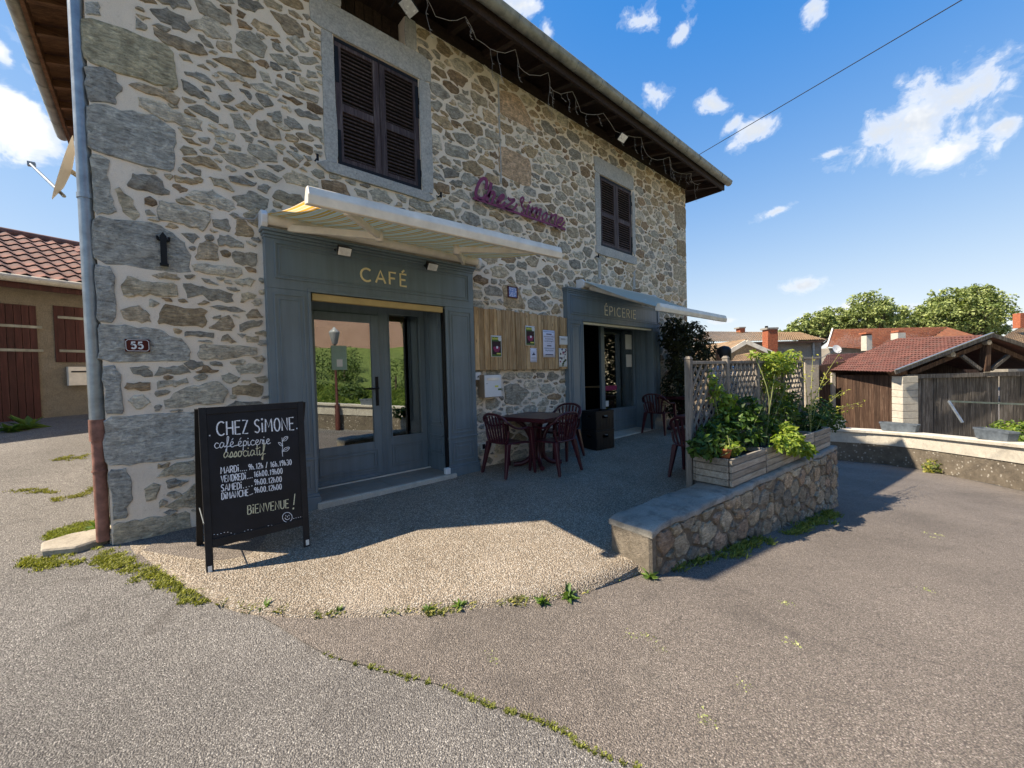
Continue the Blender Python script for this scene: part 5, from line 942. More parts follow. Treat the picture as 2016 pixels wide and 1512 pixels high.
# ------------------------------------------------------------------ garden furniture
def make_chair():
    R=thing('garden_chair','','chair',local=True)
    mb=MB(); mb.grid(lambda u,v:((u-.5)*(.46-.05*(1-v)),-.2+.42*v,.435-.022*math.sin(math.pi*u)*math.sin(math.pi*v)-(.02*max(0,v-.85)/.15)+.008*(1-v)),8,8); mb.build('seat',M_CHAIR,R,solid=.022)
    for s in (-1,1):
        mb=MB(); f=lambda x,y,z,w:[(x-w,y-w,z),(x+w,y-w,z),(x+w,y+w,z),(x-w,y+w,z)]
        mb.hexa(f(s*.27,.235,0,.017)+f(s*.255,.185,.62,.028)); mb.build('leg',M_CHAIR,R,bevel=.006)
        mb=MB(); mb.hexa(f(s*.25,-.29,0,.017)+f(s*.2,-.19,.45,.034)); mb.build('leg',M_CHAIR,R,bevel=.006)
        mb=MB(); mb.tube(smooth([(s*.258,.215,.615),(s*.272,.12,.645),(s*.278,-.02,.64),(s*.272,-.13,.665),(s*.245,-.225,.73)],4),.026,8,sq=.55); mb.build('armrest',M_CHAIR,R)
    mb=MB(); mb.tube(smooth([(-.245,-.225,.73),(-.2,-.262,.795),(-.1,-.29,.835),(0,-.296,.842),(.1,-.29,.835),(.2,-.262,.795),(.245,-.225,.73)],4),.024,8,sq=.75); mb.build('back_rail',M_CHAIR,R)
    mb=MB(); mb.tube(smooth([(-.235,-.2,.62),(-.21,-.205,.5),(-.15,-.205,.45),(0,-.21,.445),(.15,-.205,.45),(.21,-.205,.5),(.235,-.2,.62)],4),.02,8,sq=.7); mb.build('back_rail',M_CHAIR,R)
    for i in range(7):
        x=(i-3)/3; mb=MB(); mb.ribbon(smooth([(x*.14,-.205,.44),(x*.165,-.225,.56),(x*.185,-.25,.68),(x*.2,-.285+abs(x)**2*.03,.82-abs(x)**2.5*.06)],3),[.028]*10,(0,-1,.2),.012); mb.build('slat',M_CHAIR,R)
    return R
chairs=[((3.70,-.46),-90,'burgundy plastic armchair left of the table by the cafe, seat facing the table'),((4.26,-.80),3,'burgundy plastic armchair nearest the viewer at the table by the cafe'),((4.90,-.36),96,'burgundy plastic armchair behind the table by the cafe, against the wall'),((8.03,-.38),-86,'burgundy plastic armchair beside the grocery window'),((8.62,-1.18),8,'burgundy plastic armchair in front of the far terrace table'),((5.50,-2.27),-88,'burgundy plastic armchair closest to the trellis post')]
c0=make_chair()
for i,((x,y),rz,lab) in enumerate(chairs):
    c=c0 if i==0 else copy_tree(c0); c.location=(x,y,zter(x,y)-.002); c.rotation_euler=(0,0,math.radians(rz)); c['label']=lab; c['group']='plastic armchairs on the terrace'
def make_table():
    R=thing('garden_table','','table',local=True)
    mb=MB(); mb.box((-.42,-.42,.715),(.42,.42,.745)); mb.box((-.41,-.41,.685),(.41,-.385,.716)); mb.box((-.41,.385,.685),(.41,.41,.716)); mb.box((-.41,-.385,.685),(-.385,.385,.716)); mb.box((.385,-.385,.685),(.41,.385,.716)); mb.build('table_top',M_CHAIR,R,bevel=.006)
    for i in range(4):
        a=math.pi/2*i+math.pi/4; d=np.array([math.cos(a),math.sin(a),0]); mb=MB(); P=[d*.33+[0,0,.7],d*.2+[0,0,.6],d*.1+[0,0,.42],d*.09+[0,0,.16],d*.2+[0,0,.05],d*.36+[0,0,.03]]; mb.tube(smooth(P,3),[.035]*16,8); mb.build('leg',M_CHAIR,R)
    mb=MB(); mb.tube([(0,0,.1),(0,0,.7)],.075,12); mb.build('column',M_CHAIR,R)
    return R
t0=make_table()
for i,((x,y),rz,lab) in enumerate([((4.24,-.48),10,'square burgundy plastic table between the cafe and grocery fronts'),((8.80,-.55),4,'square burgundy plastic table at the far end by the climbing plant'),((6.38,-2.18),0,'square burgundy plastic table behind the trellis')]):
    c=t0 if i==0 else copy_tree(t0); c.location=(x,y,zter(x,y)+.012); c.rotation_euler=(0,0,math.radians(rz)); c['label']=lab; c['group']='plastic tables on the terrace'
def crate(z,lab):
    R=thing('plastic_crate',lab,'crate',(5.9,-.36,z),'stacked black crates',local=True,rz=-.12); w,d,h=.225,.17,.335
    for nm,a,b in (('base',(-w,-d,0),(w,d,.02)),('rim',(-w-.008,-d-.008,h-.03),(w+.008,-d+.01,h)),('rim',(-w-.008,d-.01,h-.03),(w+.008,d+.008,h)),('rim',(-w-.008,-d+.011,h-.03),(-w+.01,d-.011,h)),('rim',(w-.01,-d+.011,h-.03),(w+.008,d-.011,h))): mb=MB(); mb.box(a,b); mb.build(nm,M_BLACKP,R,bevel=.003)
    for s in (-1,1):
        for (y0,y1) in ((.021,.2),): mb=MB(); mb.box((-w,s*d-.004,y0),(w,s*d+.004,y1)); mb.box((-w,s*d-.0041,.255),(w,s*d+.0041,h-.031)); mb.box((-w,s*d-.0042,.2),(-.07,s*d+.0042,.256)); mb.box((.07,s*d-.0042,.2),(w,s*d+.0042,.256)); mb.build('side',M_BLACKP,R)
        mb=MB(); mb.box((s*w-.004,-d+.005,.021),(s*w+.004,d-.005,.2)); mb.box((s*w-.0041,-d+.005,.255),(s*w+.0041,d-.005,h-.031)); mb.box((s*w-.0042,-d+.005,.2),(s*w+.0042,-.05,.256)); mb.box((s*w-.0042,.05,.2),(s*w+.0042,d-.005,.256)); mb.build('side',M_BLACKP,R)
        for i in range(6): mb=MB(); mb.box((-w+.02+i*.078,s*(d+.005)-.003,.03),(-w+.035+i*.078,s*(d+.005)+.003,.19)); mb.build('rib',M_BLACKP,R)
zc_=zter(5.9,-.36); crate(zc_,'lower of two stacked black plastic crates by the grocery doorway'); crate(zc_+.337,'upper of two stacked black plastic crates by the grocery doorway')
# ------------------------------------------------------------------ terrace wall
TW=thing('terrace_wall','low rubble retaining wall with concrete coping round the terrace','wall',(*WA,zroad(*WA)))
W3=np.array([*wdir,0.]);N3=np.array([*wnrm,0.]);OW=np.array([*WA,0.]); WL=np.linalg.norm(WB-WA)+.25; WT=.135; TH=.37
mb=MB(); n=16
for i in range(n):
    u0,u1=WL*i/n,WL*(i+1)/n; a=OW+W3*u0;b=OW+W3*u1; za,zb_=zroad(*a[:2])-.15,zroad(*b[:2])-.15
    mb.add([a+[0,0,za],b+[0,0,zb_],b+[0,0,WT],a+[0,0,WT]],[(0,1,2,3)])
a=OW+W3*WL; c=a-N3*TH; mb.add([a+[0,0,-1.2],c+[0,0,-1.2],c+[0,0,WT],a+[0,0,WT]],[(0,1,2,3)]); d_=OW-N3*TH; mb.add([d_+[0,0,-.4],c+[0,0,-.4],c+[0,0,WT],d_+[0,0,WT]],[(0,1,2,3)]); mb.add([OW+[0,0,-.5],d_+[0,0,-.5],d_+[0,0,WT],OW+[0,0,WT]],[(0,1,2,3)])
me=mb.mesh('mortar_core'); link('mortar_core',me,M_RETM,TW)
rr_=np.random.RandomState(23); cells=rubble((.06,WL,-1.0,WT-.01),[],[],np.array([.03,.038,.048,.06,.075,.095]),.75,.009,9,8000); st=[]
for p in cells:
    c=p.mean(0); q=OW+W3*c[0]
    if c[1]>zroad(q[0],q[1])-.06:
        col=np.array([(.26,.24,.195),(.3,.26,.2),(.34,.31,.25),(.21,.2,.175),(.31,.25,.185),(.27,.21,.165)][rr_.randint(6)])*rr_.uniform(.75,1.25)
        if rr_.rand()<.015: col=np.array((.34,.15,.1))
        st.append((roughen(p,rr_,.045,.007,.12),col))
masonry(TW,st,OW,W3,(0,0,1),N3,13,300,(.012,.028))
mb=MB(); P=[]
def cop(u,w): 
    t=min(1,u/.16); return OW+W3*(u-.03)+N3*(.02-w*(TH+.04))+[0,0,WT+.05-.03*(1-t)**2]
k=14; us=[0,.03,.07,.12]+list(np.arange(.2,WL,.07))+[WL+.05]; V=[];w=len(us)
for row in ((.0,-.05),(.0,-.012),(.04,.0),(.5,.004),(.965,.0),(1.,-.012),(1.,-.05)):
    for i,u in enumerate(us): V.append(cop(u,row[0])+np.array([0,0,row[1]])+np.array([0,0,.006*math.sin(u*7+row[0]*9)+.004*math.sin(u*23)])+N3*(.008*math.sin(u*11+1)+.006*math.sin(u*29))*(1 if row[0]<.1 else 0))
mb.add(V,[(j*w+i,j*w+i+1,(j+1)*w+i+1,(j+1)*w+i) for j in range(6) for i in range(w-1)],True); mb.add([V[j*w] for j in range(7)],[tuple(range(7))]); mb.add([V[j*w+w-1] for j in range(7)],[tuple(range(7))]); mb.build('coping',M_COPE,TW)
mb=MB(); a=OW-W3*.03; zz=zter(*(OW[:2]))-.1
pts=[a+N3*.012+[0,0,zz-.1],a-N3*(TH+.01)+[0,0,zz],a-N3*(TH+.01)+[0,0,WT-.005],a+N3*.012+[0,0,WT-.005]]; mb.prism(pts,W3,.09); mb.build('end_block',M_RETM,TW,bevel=.02)
# ------------------------------------------------------------------ wooden planter boxes
PH=.285; PZ=WT+.062; bounds=[1.46,2.33,3.2,3.98,4.72]; boxes=[]
labs=['grey timber planter box at the near end, terracotta pot on its rim','grey timber planter box, second from the near end of the terrace wall','grey timber planter box, third from the near end, under trailing leaves','grey timber planter box at the far end of the terrace wall']
for i in range(4):
    u0,u1=bounds[i]+.012,bounds[i+1]-.012; R=thing('planter_box',labs[i],'planter',OW+W3*u0+[0,0,PZ],'timber planter boxes on the terrace wall'); boxes.append(R); f0,f1=-.05,-.43; bz_=[PZ]
    for j in range(4):
        z0,z1=PZ+j*PH/4+.003,PZ+(j+1)*PH/4-.003
        for p,q in (((u0,f0),(u1,f0)),((u0,f1),(u1,f1)),((u0+.0,f0-.022),(u0+.0,f1+.022)),((u1,f0-.022),(u1,f1+.022))):
            A=OW+W3*p[0]+N3*p[1];B=OW+W3*q[0]+N3*q[1]; mb=MB(); mb.bar(A+[0,0,(z0+z1)/2],B+[0,0,(z0+z1)/2],.028,z1-z0); mb.build('slat',M_PLANT,R,bevel=.003)
    mb=MB(); mb.hexa([OW+W3*a+N3*b+[0,0,z] for z in (PZ+.05,PZ+PH-.05) for a,b in ((u0+.01,f0-.015),(u1-.01,f0-.015),(u1-.01,f1+.015),(u0+.01,f1+.015))]); mb.build('soil',M_SOIL,R)
# ------------------------------------------------------------------ trellis
TX=[4.40,5.27,6.15,7.03,7.85]; TY=lambda X:-2.69-.075*(X-4.4)
TR_=thing('trellis','grey timber lattice trellis on posts behind the planter boxes','trellis',(4.4,TY(4.4),0))
for i,X in enumerate(TX):
    zt=1.545+.01*i; mb=MB(); mb.bar((X,TY(X),0 if i==0 else .1),(X,TY(X),zt-.03),.068,.068,(0,1,0)); mb.build('post',M_POST,TR_,bevel=.005)
    mb=MB(); mb.hexa([(X+a*.038,TY(X)+b*.038,zt-.03) for a,b in ((-1,-1),(1,-1),(1,1),(-1,1))]+[(X+a*.02,TY(X)+b*.02,zt) for a,b in ((-1,-1),(1,-1),(1,1),(-1,1))]); mb.build('post_cap',M_POST,TR_)
for i in range(4):
    A=np.array([TX[i]+.036,TY(TX[i]+.036),0]);B=np.array([TX[i+1]-.036,TY(TX[i+1]-.036),0]);z0,z1=.36,1.475; L=np.linalg.norm(B-A); d=(B-A)/L; nn=np.array([d[1],-d[0],0.])
    for z in (z0,z1): mb=MB(); mb.bar(A+[0,0,z],B+[0,0,z],.045,.036); mb.build('rail',M_POST,TR_,bevel=.003)
    H=z1-z0-.036; sl=.78; st_=.118
    for s in (1,-1):
        t=-H*sl
        while t<L+(0 if s>0 else H*sl):
            u0,v0,u1,v1=(t,0,t+H*sl,H) if s>0 else (t,0,t-H*sl,H)
            def cl(u0,v0,u1,v1):
                k=(v1-v0)/(u1-u0)
                if u0<0: v0+=k*(0-u0);u0=0
                if u0>L: v0+=k*(L-u0);u0=L
                if u1>L: v1+=k*(L-u1);u1=L
                if u1<0: v1+=k*(0-u1);u1=0
                return u0,v0,u1,v1
            a0,b0,a1,b1=cl(u0,v0,u1,v1)
            if abs(a1-a0)>.03 and b1>b0: mb=MB(); zz=z0+.018; mb.bar(A+d*a0+[0,0,zz+b0]+nn*s*.007,A+d*a1+[0,0,zz+b1]+nn*s*.007,.026,.013,nn); mb.build('lattice_slat',M_POST,TR_)
            t+=st_
# ------------------------------------------------------------------ plants in the boxes
pr_=np.random.RandomState(31)
def ball(c,rad,n,shell=.45):
    v=pr_.normal(0,1,(n,3)); v/=np.linalg.norm(v,axis=1)[:,None]; r=(shell+(1-shell)*pr_.uniform(0,1,n)**.6)[:,None]; return np.array(c)+v*r*np.array(rad),v
def plant(name,label,blobs,size,ca,cb,base,stems=6,m=M_LEAF,group=None,cat='plant',droop=.25,aspect=.55,srad=.006):
    R=thing(name,label,cat,base,group); C=[];Nn=[]
    for c,rad,n in blobs: a,b=ball(c,rad,n); C.append(a);Nn.append(b)
    C=np.vstack(C);Nn=np.vstack(Nn); leafcloud('foliage',C,Nn*.5+[0,0,.6],size,m,R,np.array(ca),np.array(cb),aspect,droop,seed=int(pr_.randint(1e6)))
    mb=MB()
    for i in range(stems):
        c=np.array(blobs[i%len(blobs)][0],float)+pr_.normal(0,.06,3); b=np.array(base,float)+pr_.normal(0,.03,3)*[1,1,0]; mid=(b+c)/2+pr_.normal(0,.05,3); mb.tube(smooth([b,mid,c],4),srad,5)
    mb.build('stem',M_STEM,R); return R
tl=lambda x,y,o=0.: (lambda p: p)(pline(x,y,(4.4,TY(4.4)-o),(7.85,TY(7.85)-o)))
DKA,DKB=(.028,.065,.014),(.085,.15,.025); LTA,LTB=(.12,.2,.03),(.3,.36,.05)
soil=lambda i:OW+W3*(bounds[i]+bounds[i+1])/2+N3*(-.24)+[0,0,PZ+PH-.06]
plant('leafy_shrub','dense dark green shrub filling the nearest planter box',[(tl(1405,865,.18),(.3,.18,.2),420),(tl(1455,845,.2),(.32,.2,.26),480),(tl(1470,808,.1),(.24,.14,.2),240),(tl(1420,838,.14),(.2,.13,.14),180),(tl(1385,880,.25),(.16,.14,.12),160)],.085,DKA,DKB,soil(0),10)
plant('climbing_stems','bright green climber rising through the near trellis panel',[(tl(1408,770,.06),(.1,.06,.1),60),(tl(1432,790,.08),(.16,.08,.11),130),(tl(1402,745,.05),(.05,.04,.1),26),(tl(1425,812,.1),(.14,.08,.1),110)],.075,LTA,LTB,soil(0)+[.1,0,0],5)
plant('yellow_green_climber','yellow green climber bushing over the top of the trellis',[(tl(1525,715,.05),(.36,.16,.16),620),(tl(1510,745,.03),(.22,.12,.22),330),(tl(1545,720,.02),(.25,.14,.12),260),(tl(1535,780,.04),(.2,.1,.25),240),(tl(1560,700,.0),(.3,.12,.1),90),(tl(1490,700,.02),(.3,.07,.05),70)],.07,LTA,(.33,.36,.06),soil(1),8)
plant('green_shrub','mid green shrub between the middle trellis posts',[(tl(1500,840,.15),(.34,.17,.2),420),(tl(1540,820,.15),(.36,.18,.24),480),(tl(1560,800,.08),(.25,.12,.25),260)],.07,DKA,(.14,.2,.035),soil(1)+[.2,0,0],8)
wl=lambda x,y,o=0.: pline(x,y,OW[:2]+wnrm*o,OW[:2]+wnrm*o+wdir)
plant('trailing_plant','bright green plant spilling over the front of the planter boxes',[(wl(1548,852,-.1),(.2,.13,.13),300),(wl(1565,872,.03),(.26,.08,.13),330),(wl(1590,885,.05),(.2,.06,.08),150),(wl(1535,870,.03),(.14,.07,.1),130)],.075,LTA,LTB,soil(2),7,droop=.5)
plant('glossy_shrub','dark glossy shrub at the far end of the planter boxes',[(tl(1615,815,.2),(.42,.2,.24),620),(tl(1590,830,.2),(.35,.18,.18),340),(tl(1640,830,.25),(.3,.16,.15),240)],.07,(.02,.05,.012),(.07,.13,.03),soil(3),8)
R=thing('wiry_shoots','thin yellow green shoots leaning out past the far planter','plant',soil(3)+[.2,0,0]); mb=MB(); C=[]
for (x1,y1) in ((1672,766),(1690,800),(1655,770),(1640,740),(1700,790),(1665,812),(1625,735),(1600,700),(1575,690),(1650,700)):
    e=tl(x1,y1,.2); b=soil(3)+pr_.normal(0,.08,3); m_=(e+b)/2+[0,0,.12]; P=smooth([b,m_,e],6); mb.tube(P,np.linspace(.006,.002,len(P)),5); C+=[p+pr_.normal(0,.025,3) for p in P[3:]]*3
mb.build('stem',plain('yellow stem',(.3,.3,.08),.7,.2,10,.1),R); C=np.array(C); leafcloud('foliage',C,np.tile([0,0,1.],(len(C),1)),.045,M_LEAF,R,np.array((.25,.27,.05)),np.array((.4,.38,.06)),.5,.2,seed=4)
# terracotta pot on the first box
c=wl(1428,885,-.13); c[2]=PZ+PH-.005; PT=thing('terracotta_pot','small terracotta flowerpot with a bright plant on the near planter','pot',c,local=True); mb=MB(); mb.lathe([(0,0),(.042,0),(.055,.075),(.06,.075),(.062,.1),(.055,.1),(.05,.085),(0,.085)],(0,0,0),18); mb.build('pot',M_TERRA,PT)
plant('pot_plant','small bright green plant in the terracotta pot',[(c+[.04,-.02,.13],(.1,.08,.06),110),(c+[.16,-.04,.07],(.13,.07,.05),110)],.05,LTA,LTB,c+[0,0,.085],5)
c=tl(1466,838,.24); R=thing('flower','single magenta flower among the dark leaves','flower',c,local=True); mb=MB()
for i in range(6): a=i*1.05; mb.add([(0,0,0),(.02*math.cos(a-.4),.02*math.sin(a-.4),.012),(.04*math.cos(a),.04*math.sin(a),.006),(.02*math.cos(a+.4),.02*math.sin(a+.4),.012)],[(0,1,2,3)])
mb.build('petals',M_PMAG,R); mb=MB(); mb.tube([(0,0,-.15),(0,0,0)],.003,5); mb.build('stem',M_STEM,R)
# dark climber on the far corner of the house
cl_=[]
for (x,y,rx,ry,n) in ((1330,665,30,28,420),(1365,665,32,35,480),(1340,710,34,36,520),(1375,700,30,36,380),(1330,760,28,36,420),(1360,750,26,36,360),(1335,800,24,24,240),(1390,690,18,28,160),(1325,640,20,16,140)):
    p=py(x,y,-.45); s=(p-CAM)@CM[2]/FPX; cl_.append((p,(rx*s*1.1,.3,ry*s),int(n*1.7)))
plant('wisteria','dark leafy wisteria climbing the far corner of the house',cl_,.11,(.016,.02,.008),(.05,.052,.018),(9.4,-.25,zter(9.4,-.25)),9,M_LEAFD,cat='climbing plant',droop=.6,aspect=.4,srad=.018)
# ------------------------------------------------------------------ person behind the trellis
hp=pline(1424,690,(6.25,-2.3),(7.0,-2.3)); hx,hy=hp[0],hp[1]; zt_=zter(hx,hy); Ht=hp[2]+.04-zt_
PE=thing('person','person with short black hair in a striped top standing behind the trellis','person',(hx,hy,zt_),local=True,rz=math.radians(-18)); k=Ht/1.72
def skin(name,verts,edges,rads,material,parent,sub=2):
    me=bpy.data.meshes.new(name); me.from_pydata([tuple(np.array(v)*k) for v in verts],edges,[]); o=link(name,me,material,parent); md=o.modifiers.new('skin','SKIN'); md.use_smooth_shade=True
    lay=me.skin_vertices[0] if me.skin_vertices else None
    if lay is None: 
        bm=bmesh.new(); bm.from_mesh(me); bm.verts.layers.skin.verify(); bm.to_mesh(me); bm.free(); lay=me.skin_vertices[0]
    for i,r in enumerate(rads): lay.data[i].radius=(r*k,r*k) if not hasattr(r,'__len__') else (r[0]*k,r[1]*k)
    lay.data[0].use_root=True
    s=o.modifiers.new('sub','SUBSURF'); s.levels=sub; s.render_levels=sub; return o
# body local frame: faces +Y
bv=[(0,0,.92),(0,0,1.1),(0,-.01,1.3),(0,-.01,1.42),(0,0,1.5),(0,.02,1.56),(.11,0,.86),(.11,.02,.48),(.11,-.01,.07),(.11,.12,.03),(-.11,0,.86),(-.11,.02,.48),(-.11,-.01,.07),(-.11,.12,.03),(.18,-.01,1.38),(.23,.0,1.12),(.2,.16,1.0),(.17,.26,1.02),(-.18,-.01,1.38),(-.23,0,1.12),(-.2,.16,1.0),(-.17,.26,1.02)]
be=[(0,1),(1,2),(2,3),(3,4),(4,5),(0,6),(6,7),(7,8),(8,9),(0,10),(10,11),(11,12),(12,13),(3,14),(14,15),(15,16),(16,17),(3,18),(18,19),(19,20),(20,21)]
body=skin('body',bv,be,[(.15,.11),(.13,.1),(.15,.11),(.1,.08),.05,.05,.085,.06,.04,.035,.085,.06,.04,.035,.06,.042,.032,.03,.06,.042,.032,.03],M_SKIN,PE)
skin('shirt',[(0,0,.93),(0,0,1.1),(0,-.01,1.3),(0,-.01,1.42),(.18,-.01,1.38),(.235,0,1.14),(-.18,-.01,1.38),(-.235,0,1.14)],[(0,1),(1,2),(2,3),(3,4),(4,5),(3,6),(6,7)],[(.17,.13),(.15,.12),(.168,.128),(.11,.09),.076,.062,.076,.062],M_SHIRT,PE)
skin('trousers',[(0,0,.9),(.11,0,.84),(.11,.02,.48),(.11,-.01,.1),(-.11,0,.84),(-.11,.02,.48),(-.11,-.01,.1)],[(0,1),(1,2),(2,3),(0,4),(4,5),(5,6)],[(.165,.125),.1,.075,.06,.1,.075,.06],M_JEANS,PE)
mb=MB(); mb.lathe([(.0,-.12),(.035,-.115),(.058,-.08),(.07,-.03),(.076,.03),(.072,.08),(.05,.112),(0,.122)],(0,.015,0),18,1.18); me=mb.mesh('head')
for v in me.vertices: v.co=(v.co.x*k,(v.co.y+.01)*k,(v.co.z+1.61)*k)
hd=link('head',me,M_SKIN,PE)
def lump(name,c,r,mt,par,seg=10):
    mb=MB(); mb.lathe([(0,-1),(.5,-.85),(.85,-.5),(1,0),(.85,.5),(.5,.85),(0,1)],(0,0,0),seg); me=mb.mesh(name)
    for v in me.vertices: v.co=((v.co.x*r[0]+c[0])*k,(v.co.y*r[1]+c[1])*k,(v.co.z*r[2]+c[2])*k)
    return link(name,me,mt,par)
lump('nose',(0,.113,1.59),(.012,.02,.022),M_SKIN,hd)
for s in (-1,1): lump('ear',(s*.075,.015,1.6),(.01,.02,.032),M_SKIN,hd); lump('eye',(s*.03,.098,1.615),(.013,.01,.009),M_PAPERW,hd); lump('iris',(s*.03,.107,1.615),(.006,.004,.006),M_HAIR,hd)
lump('mouth',(0,.1,1.545),(.024,.01,.008),M_PMAG,hd)
mb=MB(); mb.lathe([(.083,-.02),(.09,.04),(.085,.09),(.06,.125),(0,.14)],(0,-.006,0),20,1.2); me=mb.mesh('hair')
for v in me.vertices: y=v.co.y-.004; v.co=(v.co.x*k,y*k,(v.co.z+1.612+(.035 if y>.05 and v.co.z<.05 else 0)-(.05 if y<-.02 and v.co.z<0 else 0))*k)
o=link('hair',me,M_HAIR,PE); md=o.modifiers.new('s','SUBSURF'); md.levels=1; md.render_levels=1
for s in (-1,1):
    for j in range(5): 
        b=np.array((s*.17,.275,1.02)); t=b+[(j-2)*.014 if j<4 else -s*.05,.06 if j<4 else .03,-.03 if j<4 else .01]; skin('finger',[b,(b+t)/2+[0,0,.008],t],[(0,1),(1,2)],[.011,.009,.007],M_SKIN,PE,1)
# ------------------------------------------------------------------ parapet wall across the road
PW=thing('parapet_wall','long low rendered wall with pale coping across the road','wall',(*PAR[4],zroad(*PAR[4])))
def f_lich(t):
    n=t.noise(5,7,.7); v=t.voro(11); sp_=t.math('MULTIPLY',t.ramp(v,[(.12,1.),(.3,0.)]),t.ramp(t.noise(2.5,5,.6),[(.4,0.),(.55,1.)])); c=t.ramp(n,[(.3,(.12,.1,.075)),(.6,(.21,.175,.13)),(.8,(.3,.255,.19))])
    c=t.mix(sp_,c,(.58,.54,.46)); return dict(Base_Color=c,Roughness=.95,Normal=t.bump(t.math('ADD',n,t.noise(60,5,.7)),1.,.03))
M_LICH=mat('lichened roughcast',f_lich)
def sweep(pts,prof,zf,name,material,parent):
    n=len(pts);V=[];k=len(prof)
    for i in range(n):
        d=pts[min(i+1,n-1)]-pts[max(i-1,0)]; d=d/np.linalg.norm(d); nn=np.array([-d[1],d[0]])   # points to the far side
        for a,b in prof: q=pts[i]+nn*a; V.append((q[0],q[1],zf(*pts[i])+b))
    F=[(i*k+j,(i+1)*k+j,(i+1)*k+(j+1)%k,i*k+(j+1)%k) for i in range(n-1) for j in range(k)]
    mb=MB(); mb.add(V,F); mb.add(V[:k],[tuple(range(k))]); mb.add(V[-k:],[tuple(range(k))]); return mb.build(name,material,parent)
PN=[np.array(p) for p in PARS]
sweep(PN,[(0,-.3),(.0,.56),(.25,.56),(.25,-1.6)],zroad,'lower_wall',M_LICH,PW); sweep(PN,[(-.02,.56),(-.02,.87),(.27,.87),(.27,.56)],zroad,'cement_band',M_CEM,PW); sweep(PN,[(-.07,.885),(-.07,.95),(-.05,.97),(.33,.97),(.33,.885)],zroad,'coping',M_CEM,PW)
def par_at(x):
    best=None
    for i in range(len(PN)-1):
        for t in np.linspace(0,1,12):
            q=PN[i]*(1-t)+PN[i+1]*t; d=PN[i+1]-PN[i]
            if (np.array([*q,0])-CAM)@CM[2]<.5: continue
            w=pxarea((*q,zroad(*q)+1.))
            if best is None or abs(w[0]-x)<best[0]: best=(abs(w[0]-x),q,d/np.linalg.norm(d))
    return best[1],best[2]
def trough(q,d,L,lab,green=False):
    z=zroad(*q)+.972; nn=np.array([-d[1],d[0]]); c=q+nn*.13; R=thing('planter_trough',lab,'planter',(c[0],c[1],z),'grey plastic troughs on the parapet',local=True,rz=math.atan2(d[1],d[0])); a,b=L/2,.1
    f=lambda s,z:[(-a*s,-b*s-.0,z),(-a*s+.07,-b*s-.03,z),(a*s-.07,-b*s-.03,z),(a*s,-b*s,z),(a*s,b*s,z),(a*s-.07,b*s+.03,z),(-a*s+.07,b*s+.03,z),(-a*s,b*s,z)]
    mb=MB(); mb.add(f(.86,.0)+f(.97,.2)+f(1.0,.2)+f(1.0,.24)+f(.94,.24)+f(.93,.17),[(i+8*j,(i+1)%8+8*j,(i+1)%8+8*(j+1),i+8*(j+1)) for j in range(5) for i in range(8)]+[tuple(range(8))]); mb.build('trough',M_GREYP,R); mb=MB(); mb.add(f(.935,.175),[tuple(range(8))]); mb.build('soil',M_SOIL,R); return R
for x,L,lab in ((1765,.85,'grey plastic trough on the parapet in front of the brown barn wall'),(1946,.85,'grey plastic trough on the parapet at the right edge, before the weeds'),(1636,.7,'grey plastic trough on the parapet half hidden behind the planter boxes')):
    q,d=par_at(x); trough(q,d,L,lab)
# ------------------------------------------------------------------ small helpers for the buildings beyond
def quadp(px_list): return [pd(*q) for q in px_list]
def tiles(C4,rows,cols,material,parent,name='roof_tiles',amp=.03,step=.03,solid=True):
    "tile courses over the patch C4 = eave-left, eave-right, ridge-right, ridge-left"
    A,B,Cc,Dd=[np.array(p,float) for p in C4]; N=np.cross(B-A,Dd-A); N/=np.linalg.norm(N); N=N if N[2]>0 else -N; mb=MB(); rr=random.Random(2)
    for r in range(rows):
        v0,v1=r/rows,(r+1.12)/rows; w=cols*4; V=[]
        for j,v in ((0,v0),(1,v1)):
            for i in range(w+1):
                u=i/w; p=(A*(1-u)+B*u)*(1-v)+(Dd*(1-u)+Cc*u)*v; ph=(i/4+ (r%2)*.5)*2*math.pi; V.append(p+N*(amp*(.5+.5*math.cos(ph))+(step if j==0 else 0)+rr.uniform(-.004,.004)))
        mb.add(V,[(i,i+1,w+1+i+1,w+1+i) for i in range(w)],False); 
        mb.add([V[i] for i in range(w+1)]+[V[i]-N*step*1.2 for i in range(w+1)],[(i,w+1+i,w+2+i,i+1) for i in range(w)])
    o=mb.build(name,material,parent); tag(o,kind='stuff'); return o
def slab(P,t,name,material,parent,bevel=0.):
    P=[np.array(p,float) for p in P]; n=np.cross(P[1]-P[0],P[-1]-P[0]); n/=np.linalg.norm(n); n=n if n@(P[0]-CAM)>0 else -n; mb=MB(); mb.prism(P,n,t); return mb.build(name,material,parent,bevel)
def boxpx(x0,y0,x1,y1,dep,thick,name,material,parent):
    f=np.array([CM[2][0],CM[2][1],0]); f/=np.linalg.norm(f); A=pd(x0,y0,dep);B=pd(x1,y0,dep);C_=pd(x1,y1,dep);D_=pd(x0,y1,dep); B[2]=A[2]=(A[2]+B[2])/2; C_[2]=D_[2]=(C_[2]+D_[2])/2; C_[:2]=B[:2]; D_[:2]=A[:2]
    mb=MB(); mb.hexa([D_,C_,C_+f*thick,D_+f*thick,A,B,B+f*thick,A+f*thick]); return mb.build(name,material,parent)
FW=np.array([CM[2][0],CM[2][1],0]); FW/=np.linalg.norm(FW); RT=np.array([FW[1],-FW[0],0.])
